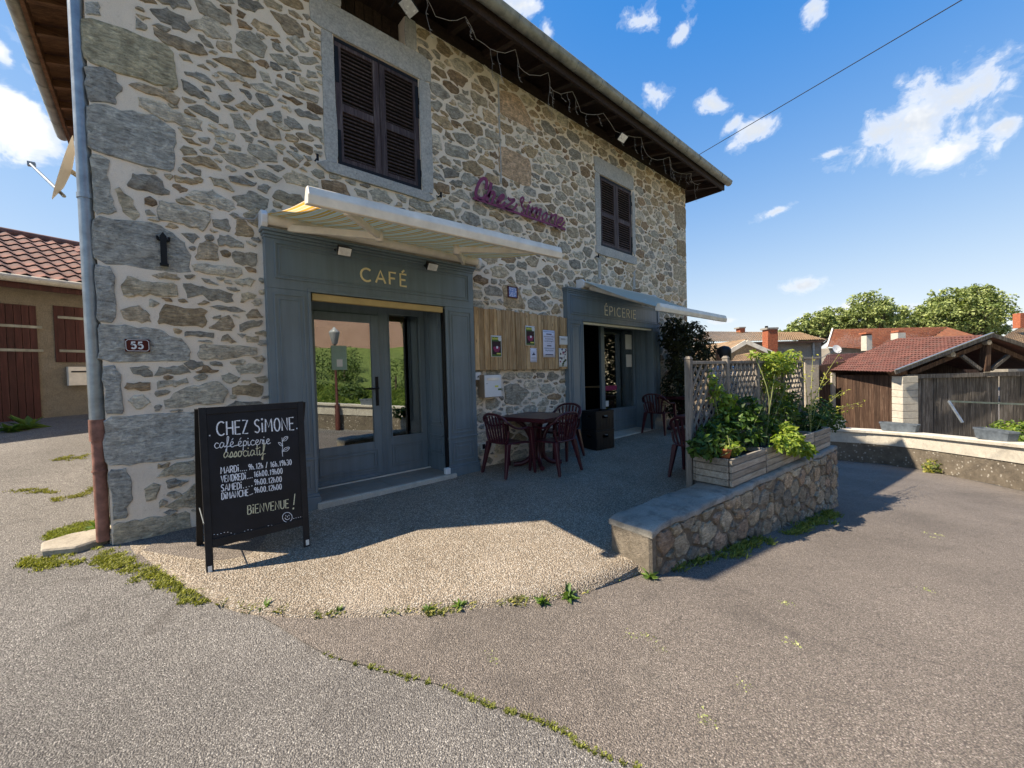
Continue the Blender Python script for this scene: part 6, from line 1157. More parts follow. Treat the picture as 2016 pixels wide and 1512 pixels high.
# ------------------------------------------------------------------ barn
BN=thing('barn','open gabled timber barn with brown tiled roof beyond the parapet','barn',pd(1900,860,17)*[1,1,0]+[0,0,-2.6])
DB=17.; eL=pd(1758,733,DB); pk=pd(1948,660,DB); eR=pk+(pk-eL)*[1,1,-1]; eB=pd(1620,729,22.5); rB=pd(1768,667,21.)
for i,(A,B,Cc,Dd,r,c) in enumerate(((eB,eL,pk,rB,17,26),)): tiles((A,B,Cc,Dd),r,c,M_TILEB,BN)
slab([pk-[0,0,.05],eR-[0,0,.05],eR-[0,0,.05]+FW*5,pk-[0,0,.05]+FW*5],.04,'roof_deck',M_TILEB,BN)
mb=MB(); mb.bar(eL-FW*.1,pk-FW*.1,.06,.16); mb.build('verge_board',M_BARN,BN); mb=MB(); mb.bar(pk-FW*.1,eR-FW*.1,.06,.16); mb.build('verge_board',M_BARN,BN)
mb=MB(); mb.bar(eL-FW*.12+[0,0,.1],pk-FW*.12+[0,0,.1],.1,.03); mb.build('verge_flashing',M_ZINC,BN)
tb=pd(1808,741,DB+.25); tbR=tb+RT*8.; tie=MB(); tie.bar(tb-RT*.6,tbR,.16,.18); tie.build('tie_beam',M_BARN,BN)
kb_=pd(1938,732,DB+.25); kt=pd(1941,668,DB+.25); mb=MB(); mb.bar(kb_,kt,.26,.2,RT); mb.build('king_post',M_BARNB,BN)
for (a,b) in (((1930,728),(1893,700)),((1950,728),(1985,700))): mb=MB(); mb.bar(pd(*a,DB+.22),pd(*b,DB+.22),.12,.12); mb.build('strut',M_BARN,BN)
for (a,b) in (((1790,736),(1938,676)),((1946,678),(2080,735))): mb=MB(); mb.bar(pd(*a,DB+.3),pd(*b,DB+.3),.14,.18); mb.build('principal_rafter',M_BARNB,BN)
for x,y in ((1948,674),(1877,698)): mb=MB(); p=pd(x,y,DB+.05); mb.tube([p,p+FW*1.2],.11,10); mb.build('purlin_end',M_PLANT,BN)
bz0=-2.6; xx=tb.copy()-[0,0,.1]; wr=random.Random(8); t=.02
while t<7.5:
    w=wr.uniform(.13,.24); a=tb+RT*t; mb=MB(); o_=FW*wr.uniform(.0,.03); top=tb[2]-.08-wr.uniform(0,.03); mb.hexa([np.array([*(a+o_)[:2],bz0]),np.array([*(a+RT*(w-.012)+o_)[:2],bz0]),np.array([*(a+RT*(w-.012)+o_+FW*.03)[:2],bz0]),np.array([*(a+o_+FW*.03)[:2],bz0]),np.array([*(a+o_)[:2],top]),np.array([*(a+RT*(w-.012)+o_)[:2],top]),np.array([*(a+RT*(w-.012)+o_+FW*.03)[:2],top]),np.array([*(a+o_+FW*.03)[:2],top])]); mb.build('plank',M_BARN,BN); t+=w+(.05 if wr.random()<.06 else 0)
pl=pd(1777,741,DB+.05); pr2=pd(1808,741,DB+.05)
for j in range(11):
    z1=pl[2]-.0-j*.3; mb=MB(); a,b=pl.copy(),pr2.copy(); mb.hexa([(*(p[:2]),z) for z in (z1-.288,z1) for p in (a,b,b+FW*.5,a+FW*.5)]); mb.build('pillar_block',M_CEM,BN,bevel=.012)
A=pd(1774,737,DB+.3);B=pd(1642,733,21.8); L=np.linalg.norm((B-A)[:2]); dd=(B-A)/L; t=0
while t<L:
    w=wr.uniform(.14,.2); a=A+dd*t; b=A+dd*min(L,t+w-.01); n_=np.cross(dd,(0,0,1)); o_=n_*wr.uniform(0,.02); mb=MB(); mb.hexa([np.array([*(p+o_+q)[:2],z]) for z in (bz0,A[2]-.05) for p,q in ((a,0),(b,0),(b,n_*.025),(a,n_*.025))]); mb.build('plank',M_BARNB,BN); t+=w
boxpx(1638,734,1645,850,21.6,.2,'corner_post',M_CEM,BN)
slab([np.array([*(tb-RT*.1)[:2],bz0]),np.array([*tbR[:2],bz0]),np.array([*tbR[:2],3.2]),np.array([*(tb-RT*.1)[:2],1.2])],.0,'x',M_DARK,BN) if False else None
mb=MB(); q=[tb+FW*4.5-RT*1.,tbR+FW*4.5]; mb.add([(*q[0][:2],bz0),(*q[1][:2],bz0),(*q[1][:2],2.6),(*q[0][:2],1.4)],[(0,1,2,3)]); mb.build('rear_wall',M_BARNB,BN,solid=.05)
mb=MB(); P=[pd(1868,790,12.6),pd(2040,797,12.6)]; mb.bar(P[0],P[1],.05,.05); mb.bar(P[0],pd(1895,832,12.2),.05,.05); mb.build('metal_rail',M_ZINC,thing('metal_railing','grey metal handrail in front of the silver barn boards','railing',P[0]*[1,1,0]+[0,0,-2.6]))
# ------------------------------------------------------------------ houses beyond
HB=thing('background_house','long grey house with mossy tiled roof beyond the trellis','house',pd(1530,700,30)*[1,1,0]+[0,0,-2.6])
boxpx(1380,673,1617,760,30,6,'wall',M_GREYR,HB); tiles((pd(1360,674,29.6),pd(1622,669,29.6),pd(1575,655,33.5),pd(1380,653,33.5)),14,60,M_TILEM,HB,amp=.05); slab([pd(1622,669,29.6),pd(1628,668,33.5),pd(1575,655,33.5)],.05,'hip_slope',M_TILEM,HB); boxpx(1360,674,1622,677,29.5,.2,'gutter',M_BARNB,HB)
boxpx(1457,645,1467,655,33,.6,'chimney',M_BRICK,HB); boxpx(1455.5,643.5,1468.5,646,32.9,.8,'chimney_cap',M_COPE,HB); mb=MB(); mb.tube([pd(1509,655,33),pd(1509,642,33)],.12,8); mb.build('flue',M_BLACKM,HB); boxpx(1600,673,1604,706,29.9,.15,'rain_pipe',M_ZINC,HB)
GH=thing('gabled_outbuilding','small stone outbuilding with white edged gable behind the trellis','outbuilding',pd(1470,720,20)*[1,1,0]+[0,0,-2.6])
gl_,gp,gr=pd(1433,694,20),pd(1467,674,20),pd(1522,698,20)
mb=MB(); mb.prism([gl_,gp,gr,np.array([*gr[:2],-2.6]),np.array([*gl_[:2],-2.6])],FW,4.); mb.build('stone_gable',mat('dark rubble',f_render((.12,.095,.07),(.24,.19,.13),9)),GH)
for a,b in ((gl_,gp),(gp,gr)): mb=MB(); mb.bar(a-FW*.1+[0,0,.02],b-FW*.1+[0,0,.02],.05,.2); mb.build('barge_board',M_WHITEA,GH); P=[a+[0,0,.12],b+[0,0,.12],b+FW*4+[0,0,.12],a+FW*4+[0,0,.12]]; slab(P,.05,'roof_slope',M_TILEM,GH)
LR=thing('tiled_lean_to','low mossy tiled lean-to roof in front of the white edged gable','lean-to',pd(1475,720,18.6)*[1,1,0]+[0,0,-2.6]); tiles((pd(1440,712,18.4),pd(1500,709,18.4),pd(1492,692,19.6),pd(1448,700,19.6)),6,12,M_TILEM,LR,amp=.015,step=.02); boxpx(1438,712,1500,790,18.5,1.,'wall',M_GREYR,LR)
CH=thing('brick_chimney','tall red brick chimney stack rising above the trellis','chimney',pd(1521,700,24)*[1,1,0]+[0,0,-2.6]); 
for j in range(16): o=(j%2)*.0; boxpx(1512,648+j*3.6,1531.5,648+j*3.6+3.3,24,.55,'brick_course',M_BRICK,CH)
boxpx(1512.5,650,1531,706,24.02,.5,'core',M_COPE,CH); boxpx(1510.5,644.5,1533,648,23.95,.7,'cap',M_COPE,CH); boxpx(1512,703,1532,900,24,.6,'stack_base',M_GREYR,CH)
OH=thing('background_house','house with bright orange tiled roof and pale chimneys','house',pd(1740,690,40)*[1,1,0]+[0,0,-2.6]); tiles((pd(1630,683,39),pd(1790,694,39),pd(1865,644,45),pd(1640,649,45)),22,70,M_TILEO,OH,amp=.05); slab([pd(1790,694,39),pd(1925,662,44),pd(1865,644,45)],.08,'hip_slope',M_TILEO,OH); boxpx(1634,683,1800,760,39.5,6,'wall',M_GREYR,OH)
mb=MB(); mb.bar(pd(1628,684,38.9),pd(1639,648,44.9),.12,.25); mb.build('verge_board',M_WHITEA,OH)
boxpx(1706,660,1717,690,37.5,.6,'chimney',M_CEM,OH); boxpx(1705,654,1718,657,37.4,.8,'chimney_cap',M_BRICK,OH); boxpx(1707,657,1716,660,37.5,.6,'chimney_pots',M_BARNB,OH); boxpx(1768,655,1783,668,36,.7,'chimney',M_CEM,OH); boxpx(1769,650,1782,653,36,.7,'chimney_cap',M_BRICK,OH)
LH=thing('low_tiled_building','low building with dull tiled roof left of the barn','outbuilding',pd(1650,750,26)*[1,1,0]+[0,0,-2.6]); tiles((pd(1608,735,25),pd(1700,733,25),pd(1740,693,29),pd(1628,699,29)),12,30,M_TILEB,LH,amp=.05); boxpx(1610,737,1645,860,25.2,3,'wall',M_BEIGE,LH)
PI=thing('rendered_pier','tall beige rendered pier beside the far trellis post','pier',pd(1597,760,21)*[1,1,0]+[0,0,-2.6]); boxpx(1585,706,1612,860,21,.8,'shaft',M_BEIGE,PI); boxpx(1581,702.5,1616,706,20.95,.95,'cap',M_COPE,PI)
RH=thing('background_house','house with yellowish tiled roof and brick chimney at the right edge','house',pd(2010,680,38)*[1,1,0]+[0,0,-2.6]); tiles((pd(1965,668,37),pd(2080,700,37),pd(2080,620,42),pd(2016,640,42)),16,30,M_TILEM,RH,amp=.05); boxpx(1985,675,2080,760,37.5,5,'wall',M_GREYR,RH); boxpx(2009,616,2022,645,38.5,.6,'chimney',M_BRICK,RH)
R=thing('satellite_dish','white satellite dish on the wall below the orange roof','satellite dish',pd(1648,688,33)); c=pd(1648,687,33); mb=MB(); mb.lathe([(0,.06),(.2,.04),(.36,0)],(0,0,0),20); me=mb.mesh('dish'); Mx=Vector(-FW+np.array([0,0,.35])).to_track_quat('Z','Y').to_matrix().to_4x4()
for v in me.vertices: v.co=Vector(c)+(Mx@Vector((v.co.x,v.co.y,-v.co.z)))
link('dish',me,M_SAT,R); mb=MB(); mb.tube([c-FW*.0-[0,0,.3],c-FW*.5-[0,0,.1]],.02,6); mb.build('arm',M_ZINC,R); mb=MB(); mb.tube([c+FW*.05,c+FW*2.-[0,0,.8]],.03,6); mb.build('mast',M_ZINC,R)
# ------------------------------------------------------------------ trees
def tree(label,blobs,dep,n,base_px,seed,name='plane_tree',ca=(.12,.165,.045),cb=(.36,.4,.15),leaf=.4,group='trees beyond the roofs',gz=-2.6):
    r=np.random.RandomState(seed); b=pd(*base_px,dep); b[2]=gz; R=thing(name,label,'tree',b,group); C=[];Nn=[]; tot=sum(q[2]*q[3] for q in blobs); tips=[]
    for (x,y,rx,ry) in blobs:
        c=pd(x,y,dep); s=dep/FPX; k=int(n*rx*ry/tot); m=max(10,k//34); v=r.normal(0,1,(m,3)); v/=np.linalg.norm(v,axis=1)[:,None]; v*=(.3+.85*r.uniform(0,1,m)**.6)[:,None]
        cl=c+v*np.array([rx*s,rx*s,ry*s]); tips+=list(cl[:12])
        for q in cl: kk=k//m; w=r.normal(0,1,(kk,3)); w/=np.linalg.norm(w,axis=1)[:,None]; C.append(q+w*(r.uniform(.2,1,kk)**.6)[:,None]*np.array([.13,.13,.11])*min(rx,ry)*s*2.0); Nn.append(w)
    C=np.vstack(C);Nn=np.vstack(Nn); leafcloud('crown',C,Nn*.6+[0,0,.5],leaf,M_LEAFD,R,np.array(ca),np.array(cb),.6,.2,seed=seed)
    mb=MB(); top=np.mean(tips,0); mb.tube([b,(b*.5+top*.5)*[1,1,1],top],[.4*dep/55,.3*dep/55,.12*dep/55],8)
    for t_ in tips: m_=b*.35+top*.65; mb.tube([m_,(m_+t_)/2+[0,0,.3],t_],[.14*dep/55,.09*dep/55,.03*dep/55],5)
    mb.build('trunk',M_BARK,R); return R
tree('broad round plane tree at the right behind the barn roof',[(1893,615,62,40),(1860,628,44,34),(1935,622,38,34),(1893,585,44,22),(1950,645,26,20),(1820,640,20,18)],56,19000,(1900,680),1)
tree('plane tree with two crowns above the middle of the orange roof',[(1708,612,34,34),(1690,632,30,24),(1750,630,36,30),(1780,640,26,22),(1725,640,40,20)],58,11500,(1715,680),2)
tree('lower bushy tree left of the orange roof',[(1610,640,30,24),(1575,650,28,16),(1640,635,28,28),(1555,655,18,10)],60,8500,(1610,690),3)
# ------------------------------------------------------------------ overhead cable
a=py(1372,307,-.55); b=pd(1990,-57,5.0); CB=thing('overhead_cable','thin black overhead cable from the house corner across the sky','cable',a); mb=MB(); mb.tube([a*(1-t)+b*t for t in np.linspace(0,1.62,20)],.007,6); mb.build('wire',M_CABLE,CB)
q=a*(1-1.62)+b*1.62; UP=thing('utility_pole','wooden utility pole beside the parapet behind the viewer','pole',(q[0],q[1],zroad(q[0],q[1]))); mb=MB(); mb.tube([(q[0],q[1]-.1,zroad(q[0],q[1])-.2),(q[0],q[1]-.1,q[2]+.4)],[.13,.09],12); mb.build('post',M_BARK,UP); mb=MB(); mb.tube([(q[0],q[1]-.1,q[2]),(q[0],q[1]+.02,q[2])],.03,8); mb.build('insulator',M_WHITE,UP)
# ------------------------------------------------------------------ fairy lights under the eaves
FLt=thing('fairy_lights','tangled white fairy light string hanging along the front eaves','string lights',(1.9,-.6,5.85)); mb=MB(); fr_=random.Random(4); X=1.75; YF=EY0+.17
hooks=[]
while X<11: hooks.append(X); X+=fr_.uniform(.55,1.25)
cab=[]
for a,b in zip(hooks[:-1],hooks[1:]):
    sag=fr_.uniform(.05,.16)
    for i in range(7): t=i/7; cab.append(np.array([a+(b-a)*t,YF+fr_.uniform(-.02,.02)+.12*math.sin(math.pi*t),EZ-.16-sag*4*t*(1-t)+fr_.uniform(-.01,.01)]))
mb.tube(cab,.0035,5); mb.build('cable',M_CABW,FLt)
for i,p in enumerate(cab):
    if fr_.random()<.4:
        L=fr_.choice([.12,.2,.3,.42]); q=p.copy(); P=[q]
        for j in range(5): q=q+np.array([fr_.uniform(-.025,.025),fr_.uniform(-.02,.02),-L/5]); P.append(q)
        mb=MB(); mb.tube(P,.0022,4); 
        for j in (2,4,5): mb.tube([P[j],P[j]+np.array([.025,-.01,-.012])],.0035,4)
        mb.build('drop',M_CABW,FLt)
# ------------------------------------------------------------------ neighbouring house on the left
nd=np.array([.95,.3124,0]); nd/=np.linalg.norm(nd); nO=CAM+ray(0,862)*7.4; nN=np.array([nd[1],-nd[0],0.]);
if nN[1]>0: nN=-nN
NP=lambda x,y,o=0.: pline(x,y,nO[:2]+nN[:2]*o,nO[:2]+nN[:2]*o+nd[:2])
NH=thing('neighbouring_house','low ochre roughcast house with red plank doors left of the stone house','house',NP(90,852))
zE=NP(100,552)[2]; w0,w1=nO-nd*6,nO+nd*6.5; mb=MB(); mb.hexa([np.array([*p[:2],z]) for z in (-.2,zE+.05) for p in (w0,w1,w1-nN*5,w0-nN*5)]); mb.build('wall',M_OCHRE,NH)
e0,e1=NP(-60,540,.35),NP(60,548,.35); 
ez=NP(80,548,.35)[2]; rg=NP(80,483,-3.2)[2]
eA=np.array([*(w0+nN*.35)[:2],ez]);eB_=np.array([*(w1+nN*.35)[:2],ez]);rB_=np.array([*(w1-nN*2.6)[:2],rg]);rA=np.array([*(w0-nN*2.6)[:2],rg])
slab([eA-[0,0,.05],eB_-[0,0,.05],rB_-[0,0,.05],rA-[0,0,.05]],.05,'roof_deck',M_RAFT,NH)
mb=MB(); rows=9; tw,tl_=.235,np.linalg.norm(rA-eA)/rows; sd=(rA-eA)/np.linalg.norm(rA-eA); tn=np.cross(nd,sd); tn=tn if tn[2]>0 else -tn
mb.grid(lambda u,v:nd*(u*tw*1.04)+sd*(v*tl_*1.12)+tn*(.028*math.cos(u*2*math.pi)+.03*(1-v)+.014),6,1,False); tme=mb.mesh('roof_tile'); tme.materials.append(M_TILEN)
u_lo=((NP(-40,520)-w0)@nd); u_hi=((NP(230,520)-w0)@nd)
for r in range(rows):
    for c in range(int((u_hi-u_lo)/tw)):
        o=link('roof_tile',tme,None,NH); p=eA+nd*(u_lo+c*tw)+sd*(r*tl_-.03); o.location=p-np.zeros(3); 
for ua,ub in ((0.,u_lo),(u_lo+int((u_hi-u_lo)/tw)*tw+.02,np.linalg.norm(eB_-eA))): tiles((eA+nd*ua,eA+nd*ub,rA+nd*ub,rA+nd*ua),rows,max(2,int((ub-ua)/tw)),M_TILEN,NH,amp=.045)
mb=MB(); mb.tube([eA+nN*.05+[0,0,-.06],eB_+nN*.05+[0,0,-.06]],.07,10); mb.build('gutter',M_CEM,NH); mb=MB(); mb.bar(eA-[0,0,.16]-nN*.03,eB_-[0,0,.16]-nN*.03,.03,.14); mb.build('fascia',M_DOORR,NH)
mb=MB(); mb.tube([rA+[0,0,.03],rB_+[0,0,.03]],.09,8); mb.build('ridge_tiles',M_TILEN,NH)
def plankdoor(x0,x1,yt,yb,n,name,straps):
    a=NP(x0,yt,.03);b=NP(x1,yt,.03);c=NP((x0+x1)/2,yb,.03); L=np.linalg.norm((b-a)[:2]); zt,zb=(a[2]+b[2])/2,c[2]; D_=None
    for i in range(n):
        p=a+nd*(L*i/n); q=a+nd*(L*(i+1)/n-.008); mb=MB(); mb.hexa([np.array([*(s+o)[:2],z]) for z in (zb,zt) for s,o in ((p,nN*.0),(q,nN*.0),(q,-nN*.05),(p,-nN*.05))]); o_=mb.build(name if i==0 else 'plank',M_DOORR,NH if i==0 else D_)
        if i==0: D_=o_
    for f in straps: mb=MB(); z=zb+(zt-zb)*f; mb.bar(a*[1,1,0]+[0,0,z]+nN*.008+nd*.05,a*[1,1,0]+nd*(L+.06)+[0,0,z]+nN*.008,.008,.05); mb.build('strap_hinge',M_GUT,D_)
plankdoor(-40,71,598,838,7,'plank_door',(.62,.82)); plankdoor(105,205,606,713,5,'plank_shutter',(.2,.8))
a=NP(134,722,.14);b=NP(178,758,.14); L=np.linalg.norm((b-a)[:2]); LB=thing('letterbox','cream letterbox on the ochre wall, cut off by the downpipe','letterbox',a); mb=MB(); mb.hexa([np.array([*(s+o)[:2],z]) for z in (b[2],a[2]) for s,o in ((a,nN*0),(a+nd*L,nN*0),(a+nd*L,-nN*.12),(a,-nN*.12))]); mb.build('body',M_WHITEA,LB,bevel=.004); mb=MB(); mb.bar(a+nd*.04+[0,0,-.1]+nN*.004,a+nd*(L-.04)+[0,0,-.1]+nN*.004,.006,.03); mb.build('slot',M_BLACKP,LB)
# dish on the side of the stone house
c=px(123,330,-.62); SD=thing('satellite_dish','white satellite dish on the side of the stone house behind the downpipe','satellite dish',(c[0]+.3,c[1],c[2])); mb=MB(); mb.lathe([(0,.07),(.2,.05),(.36,0)],(0,0,0),20); me=mb.mesh('dish'); Mx=Vector((-.95,-.14,.24)).to_track_quat('Z','Y').to_matrix().to_4x4()
for v in me.vertices: v.co=Vector(c)+(Mx@Vector((v.co.x,v.co.y,-v.co.z)))
link('dish',me,M_SAT,SD); e=px(60,323,-1.2); mb=MB(); mb.tube([c+np.array([0,0,-.3]),e],.018,6); mb.bar(e-[.03,0,0],e+[.05,0,0],.06,.06); mb.build('arm',M_ZINC,SD); mb=MB(); mb.tube([c+[.03,0,0],c+[.2,.05,-.1],(HX0,c[1]+.05,c[2]-.1)],.025,6); mb.build('bracket',M_CEM,SD)
# ------------------------------------------------------------------ stone kerb and weeds
c=[onroad(*p) for p in ((80,1097),(150,1090),(215,1068),(212,1048),(140,1062),(82,1080))]; KB=thing('kerb_stone','flat pale stone slab at the foot of the house corner','kerb stone',c[0]); mb=MB(); mb.prism([p+[0,0,.055] for p in c],(0,0,-1),.15); mb.build('slab',mat('old kerb stone',f_conc((.26,.23,.18),(.38,.34,.27),(.14,.12,.09))),KB,bevel=.012)
wr_=np.random.RandomState(77)
def tufts(name,label,pts,h,n,ca,cb,kind='stuff',spread=.03,cat='weeds',wid=.006):
    "blades of grass or moss round the given ground points"
    P=np.array(pts); idx=wr_.randint(0,len(P),n); B=P[idx]+np.c_[wr_.normal(0,spread,(n,2)),np.zeros(n)]; a=wr_.uniform(0,6.28,n); H=h*wr_.uniform(.35,1.2,n); lean=wr_.uniform(.3,1.4,n)[:,None]*H[:,None]*np.c_[np.cos(a),np.sin(a),np.zeros(n)]
    w=np.c_[-np.sin(a),np.cos(a),np.zeros(n)]*wid*wr_.uniform(.6,1.5,n)[:,None]; up=np.c_[np.zeros((n,2)),H]
    V=np.stack([B-w,B+w,B+lean*.5+up*.75+w*.6,B+lean+up],1).reshape(-1,3); i=np.arange(n)*4; F=np.concatenate([np.stack([i,i+1,i+2],1),np.stack([i,i+2,i+3],1)])
    me=npmesh(name,V,F); k=wr_.uniform(0,1,n)[:,None]; setcol(me,np.repeat((np.array(ca)*(1-k)+np.array(cb)*k)*wr_.uniform(.7,1.3,(n,1)),4,0)); o=link(name,me,M_LEAFD); tag(o,label,cat,kind=kind); return o
def along(pxs,n,j=4,f=onroad):
    S=smooth([np.array(p,float) for p in pxs],8); return [f(*(S[wr_.randint(len(S))]+wr_.normal(0,j,2))) for _ in range(n)]
GA,GB=(.09,.13,.025),(.24,.26,.05); MA,MB_=(.13,.14,.03),(.3,.26,.06)
tufts('moss_seam','moss and weeds growing along the asphalt seam',along(SEAMPX[4:],100,1.5),.011,2200,MA,GB,spread=.007,cat='moss',wid=.004)
tufts('moss_strip','yellow green moss strip between road and terrace by the house corner',along([(190,1098),(260,1112),(330,1150),(400,1178)],110,9)+along([(50,1108),(90,1112),(150,1104)],40,5),.02,6500,MA,(.34,.34,.06),spread=.02,cat='moss',wid=.004)
tufts('moss_patch','moss patch behind the kerb stone at the downpipe foot',along([(100,1058),(140,1046),(185,1035)],90,5),.022,5200,MA,(.3,.33,.06),spread=.02,cat='moss',wid=.004)
tufts('terrace_edge_weeds','grass tufts along the curved front edge of the terrace',along([(440,1186),(520,1202),(620,1212),(720,1212),(830,1209)],14,2)+along([(830,1208),(900,1200),(1000,1190),(1080,1181),(1150,1165),(1210,1140),(1260,1122)],42,3),.032,1900,GA,(.3,.27,.08),spread=.018,cat='weeds',wid=.005)
tufts('wall_foot_weeds','straggling grass at the foot of the terrace wall',along([(1300,1122),(1400,1100),(1480,1075),(1560,1050),(1620,1022),(1640,1015)],90,5),.05,3000,GA,GB,spread=.03,cat='weeds',wid=.005)
tufts('road_joint_weeds','dry grass in the cracks of the road left of the house',along([(20,965),(80,968),(105,970)],18,2)+along([(110,905),(140,902),(180,898)],22,2)+along([(110,985),(160,975),(185,962)],22,2),.025,1500,MA,(.3,.28,.08),spread=.02,cat='weeds',wid=.004)
tufts('loose_clippings','pale leaf clippings lying on the brown asphalt',[onroad(*p) for p in ((972,1298),(1240,1255),(1275,1257),(1300,1278),(1460,1350),(1385,1415),(1400,1432),(1545,1190),(1830,1165),(1555,1268),(1340,1060),(1820,1050),(1850,1055),(1840,1060))],.012,420,(.2,.24,.08),(.4,.4,.2),spread=.022,cat='leaves',wid=.009)
def rosette(p,s,lab,n=26,ca=(.07,.13,.03),cb=(.16,.24,.06),name='weed'):
    R=thing(name,lab,'weed',p,'weeds rooted in joints'); a=wr_.uniform(0,6.28,n); C=np.array(p)+np.c_[np.cos(a),np.sin(a),np.zeros(n)]*(s*.15*wr_.uniform(0,1,n))[:,None]+[0,0,.01]; leafcloud('leaves',C,np.c_[np.cos(a)*.2,np.sin(a)*.2,np.ones(n)],s,M_LEAF,R,np.array(ca),np.array(cb),.35,-.25,seed=int(wr_.randint(1e6))); return R
for (x,y,s,lab) in ((1118,1180,.1,'bushy weed at the front edge of the terrace, largest of them'),(1070,1190,.075,'flat weed just left of the largest terrace edge weed'),(845,1207,.05,'small weed at the middle of the terrace edge'),(668,1209,.045,'small weed below the chalkboard shadow on the terrace edge'),(1280,1140,.08,'leafy weed at the corner of the terrace wall'),(520,1200,.06,'tiny weed between chalkboard and road seam'),(905,1198,.06,'tiny weed right of the middle of the terrace edge')): rosette(onroad(x,y),s,lab)
rosette(onroad(200,1045),.12,'ivy like weed at the foot of the downpipe',60); p=onroad(55,845); rosette(p,.3,'broad leaved weed at the red plank door',30); rosette(onroad(20,850),.2,'low weed left at the red plank door sill',40)
q,d=par_at(1845); p=np.array([*(q-np.array([-d[1],d[0]])*.12),zroad(*q)]); plant('mallow','yellowing leafy weed clump at the foot of the parapet',[(p+[0,0,.16],(.36,.16,.2),180)],.1,(.08,.13,.03),(.36,.32,.06),p,6)
for x0,lab in ((1920,'green weeds behind the parapet beside the right trough'),(1990,'green weeds behind the parapet at the picture edge'),(1880,'low green weeds behind the parapet before the barn boards')):
    q,d=par_at(x0); n_=np.array([-d[1],d[0]]); p=np.array([*(q+n_*1.0),zroad(*q)+1.0]); plant('bramble',lab,[(p+[0,0,.05],(.7,.4,.32),260)],.13,(.08,.14,.02),(.26,.32,.05),[p[0],p[1],p[2]-2.2],8,group='weeds behind the parapet')
R=plant('flowering_bush','orange yellow flowering bush by the beige wall',[(pd(1625,775,23.5),(.5,.4,.5),260)],.16,(.2,.2,.04),(.5,.25,.04),pd(1625,860,23.5),6,cat='bush')
# ------------------------------------------------------------------ what the panes reflect: the far side of the road
def refl(x,y,dist,Y=.45): d=ray(x,y); t=(Y-CAM[1])/d[1]; Hh=CAM+t*d; return Hh+d*np.array([1,-1,1])*dist
b=np.array([5.0,-9.55,0]); b[2]=zroad(*b[:2]); LP=thing('street_lamp','dark red lamp post with lantern by the parapet, seen in the cafe door','street lamp',b); mb=MB(); mb.tube([b,b+[0,0,.9],b+[0,0,.95],b+[0,0,3.1]],[.09,.08,.05,.035],12); mb.build('post',M_DOORR,LP); mb=MB(); mb.lathe([(.06,3.1),(.1,3.14),(.19,3.52),(.2,3.55),(.06,3.68),(.02,3.74)],b,8); mb.build('lantern',plain('lantern glass',(.35,.36,.36),.3,.1,5,0),LP)
for x,lab in ((3.6,'grey plastic trough on the parapet left of the street lamp'),(6.3,'grey plastic trough on the parapet right of the street lamp')):
    i=int(np.argmin([abs(p[0]-x) for p in PN])); d=PN[i+1]-PN[i]; trough(PN[i],d/np.linalg.norm(d),.85,lab)
hr=np.random.RandomState(5)
def zhill(X,Y): p=max(pardist(X,Y),0.); return zroad(X,Y)+.45+.27*sp(p-5,1.2)
hv=[];hx_=np.linspace(-16,22,70);hy_=np.linspace(-46,-9.2,60)
for y in hy_:
    for x in hx_: hv.append((x,y,zhill(x,y)+.15*math.sin(x*1.3+y*.7)*math.sin(y*.9) if pardist(x,y)>.35 else zroad(x,y)-3.))
hv=np.array(hv);I=np.arange(len(hv)).reshape(len(hy_),len(hx_));F=np.stack([I[:-1,:-1],I[:-1,1:],I[1:,1:],I[1:,:-1]],-1).reshape(-1,4)
def f_grass(t):
    n=t.noise(3,8,.7); n2=t.noise(40,5,.7); c=t.ramp(n,[(.3,(.07,.11,.025)),(.55,(.13,.18,.045)),(.75,(.22,.23,.08))]); return dict(Base_Color=t.mix(1.,c,t.ramp(n2,[(.3,.6),(.7,1.3)]),'MULTIPLY'),Roughness=.95,Normal=t.bump(n2,.8,.05))
g=link('hillside',npmesh('hillside',hv,F),mat('rough grass',f_grass)); tag(g,'grassy slope rising behind the parapet across the road','hillside',kind='structure')
def hill(name,label,cs,n,ca,cb,leaf=.16,group='shrubs on the slope behind the parapet'):
    R=thing(name,label,'shrub',(cs[0][0][0],cs[0][0][1],zhill(cs[0][0][0],cs[0][0][1])),group); C=[];Nn=[]
    for c,r in cs: v=hr.normal(0,1,(n,3)); v/=np.linalg.norm(v,axis=1)[:,None]; C.append(np.array(c)+v*np.array(r)*(.4+.6*hr.uniform(0,1,n)**.5)[:,None]); Nn.append(v)
    C=np.vstack(C); leafcloud('foliage',C,np.vstack(Nn)*.6+[0,0,.5],leaf,M_LEAFD,R,np.array(ca),np.array(cb),.6,.2,seed=int(hr.randint(1e6))); mb=MB(); c=np.array(cs[0][0]); mb.tube([(c[0],c[1],zhill(c[0],c[1])-.2),c],.06,6); mb.build('trunk',M_BARK,R)
for i in range(22):
    x=-2+i*1.0+hr.uniform(-.4,.4); y=-14.-hr.uniform(0,9)-.1*x; z=zhill(x,y); s=hr.uniform(.7,1.5); hill('slope_shrub',['rounded green shrub on the slope across the road','dark green shrub on the slope across the road'][i%2],[((x,y,z+s*.7),(s*1.1,s,s*.8))],700,(.03,.06,.012),(.12,.17,.035) if i%2 else (.07,.11,.03),group='shrubs on the slope behind the parapet')
for i,(x,y) in enumerate(((16.5,-23),(1.,-27),(19.,-19))): z=zhill(x,y); hill('slope_tree',['tall tree before the pink house','dark tree at the left of the pink house','leafy tree on the slope towards the cream house'][i],[((x,y,z+4.2),(2.,2.,2.2)),((x+1,y,z+3),(1.5,1.5,1.4))],1800,(.02,.05,.012),(.08,.12,.03),.28,'trees on the slope behind the parapet')
gp_=[]
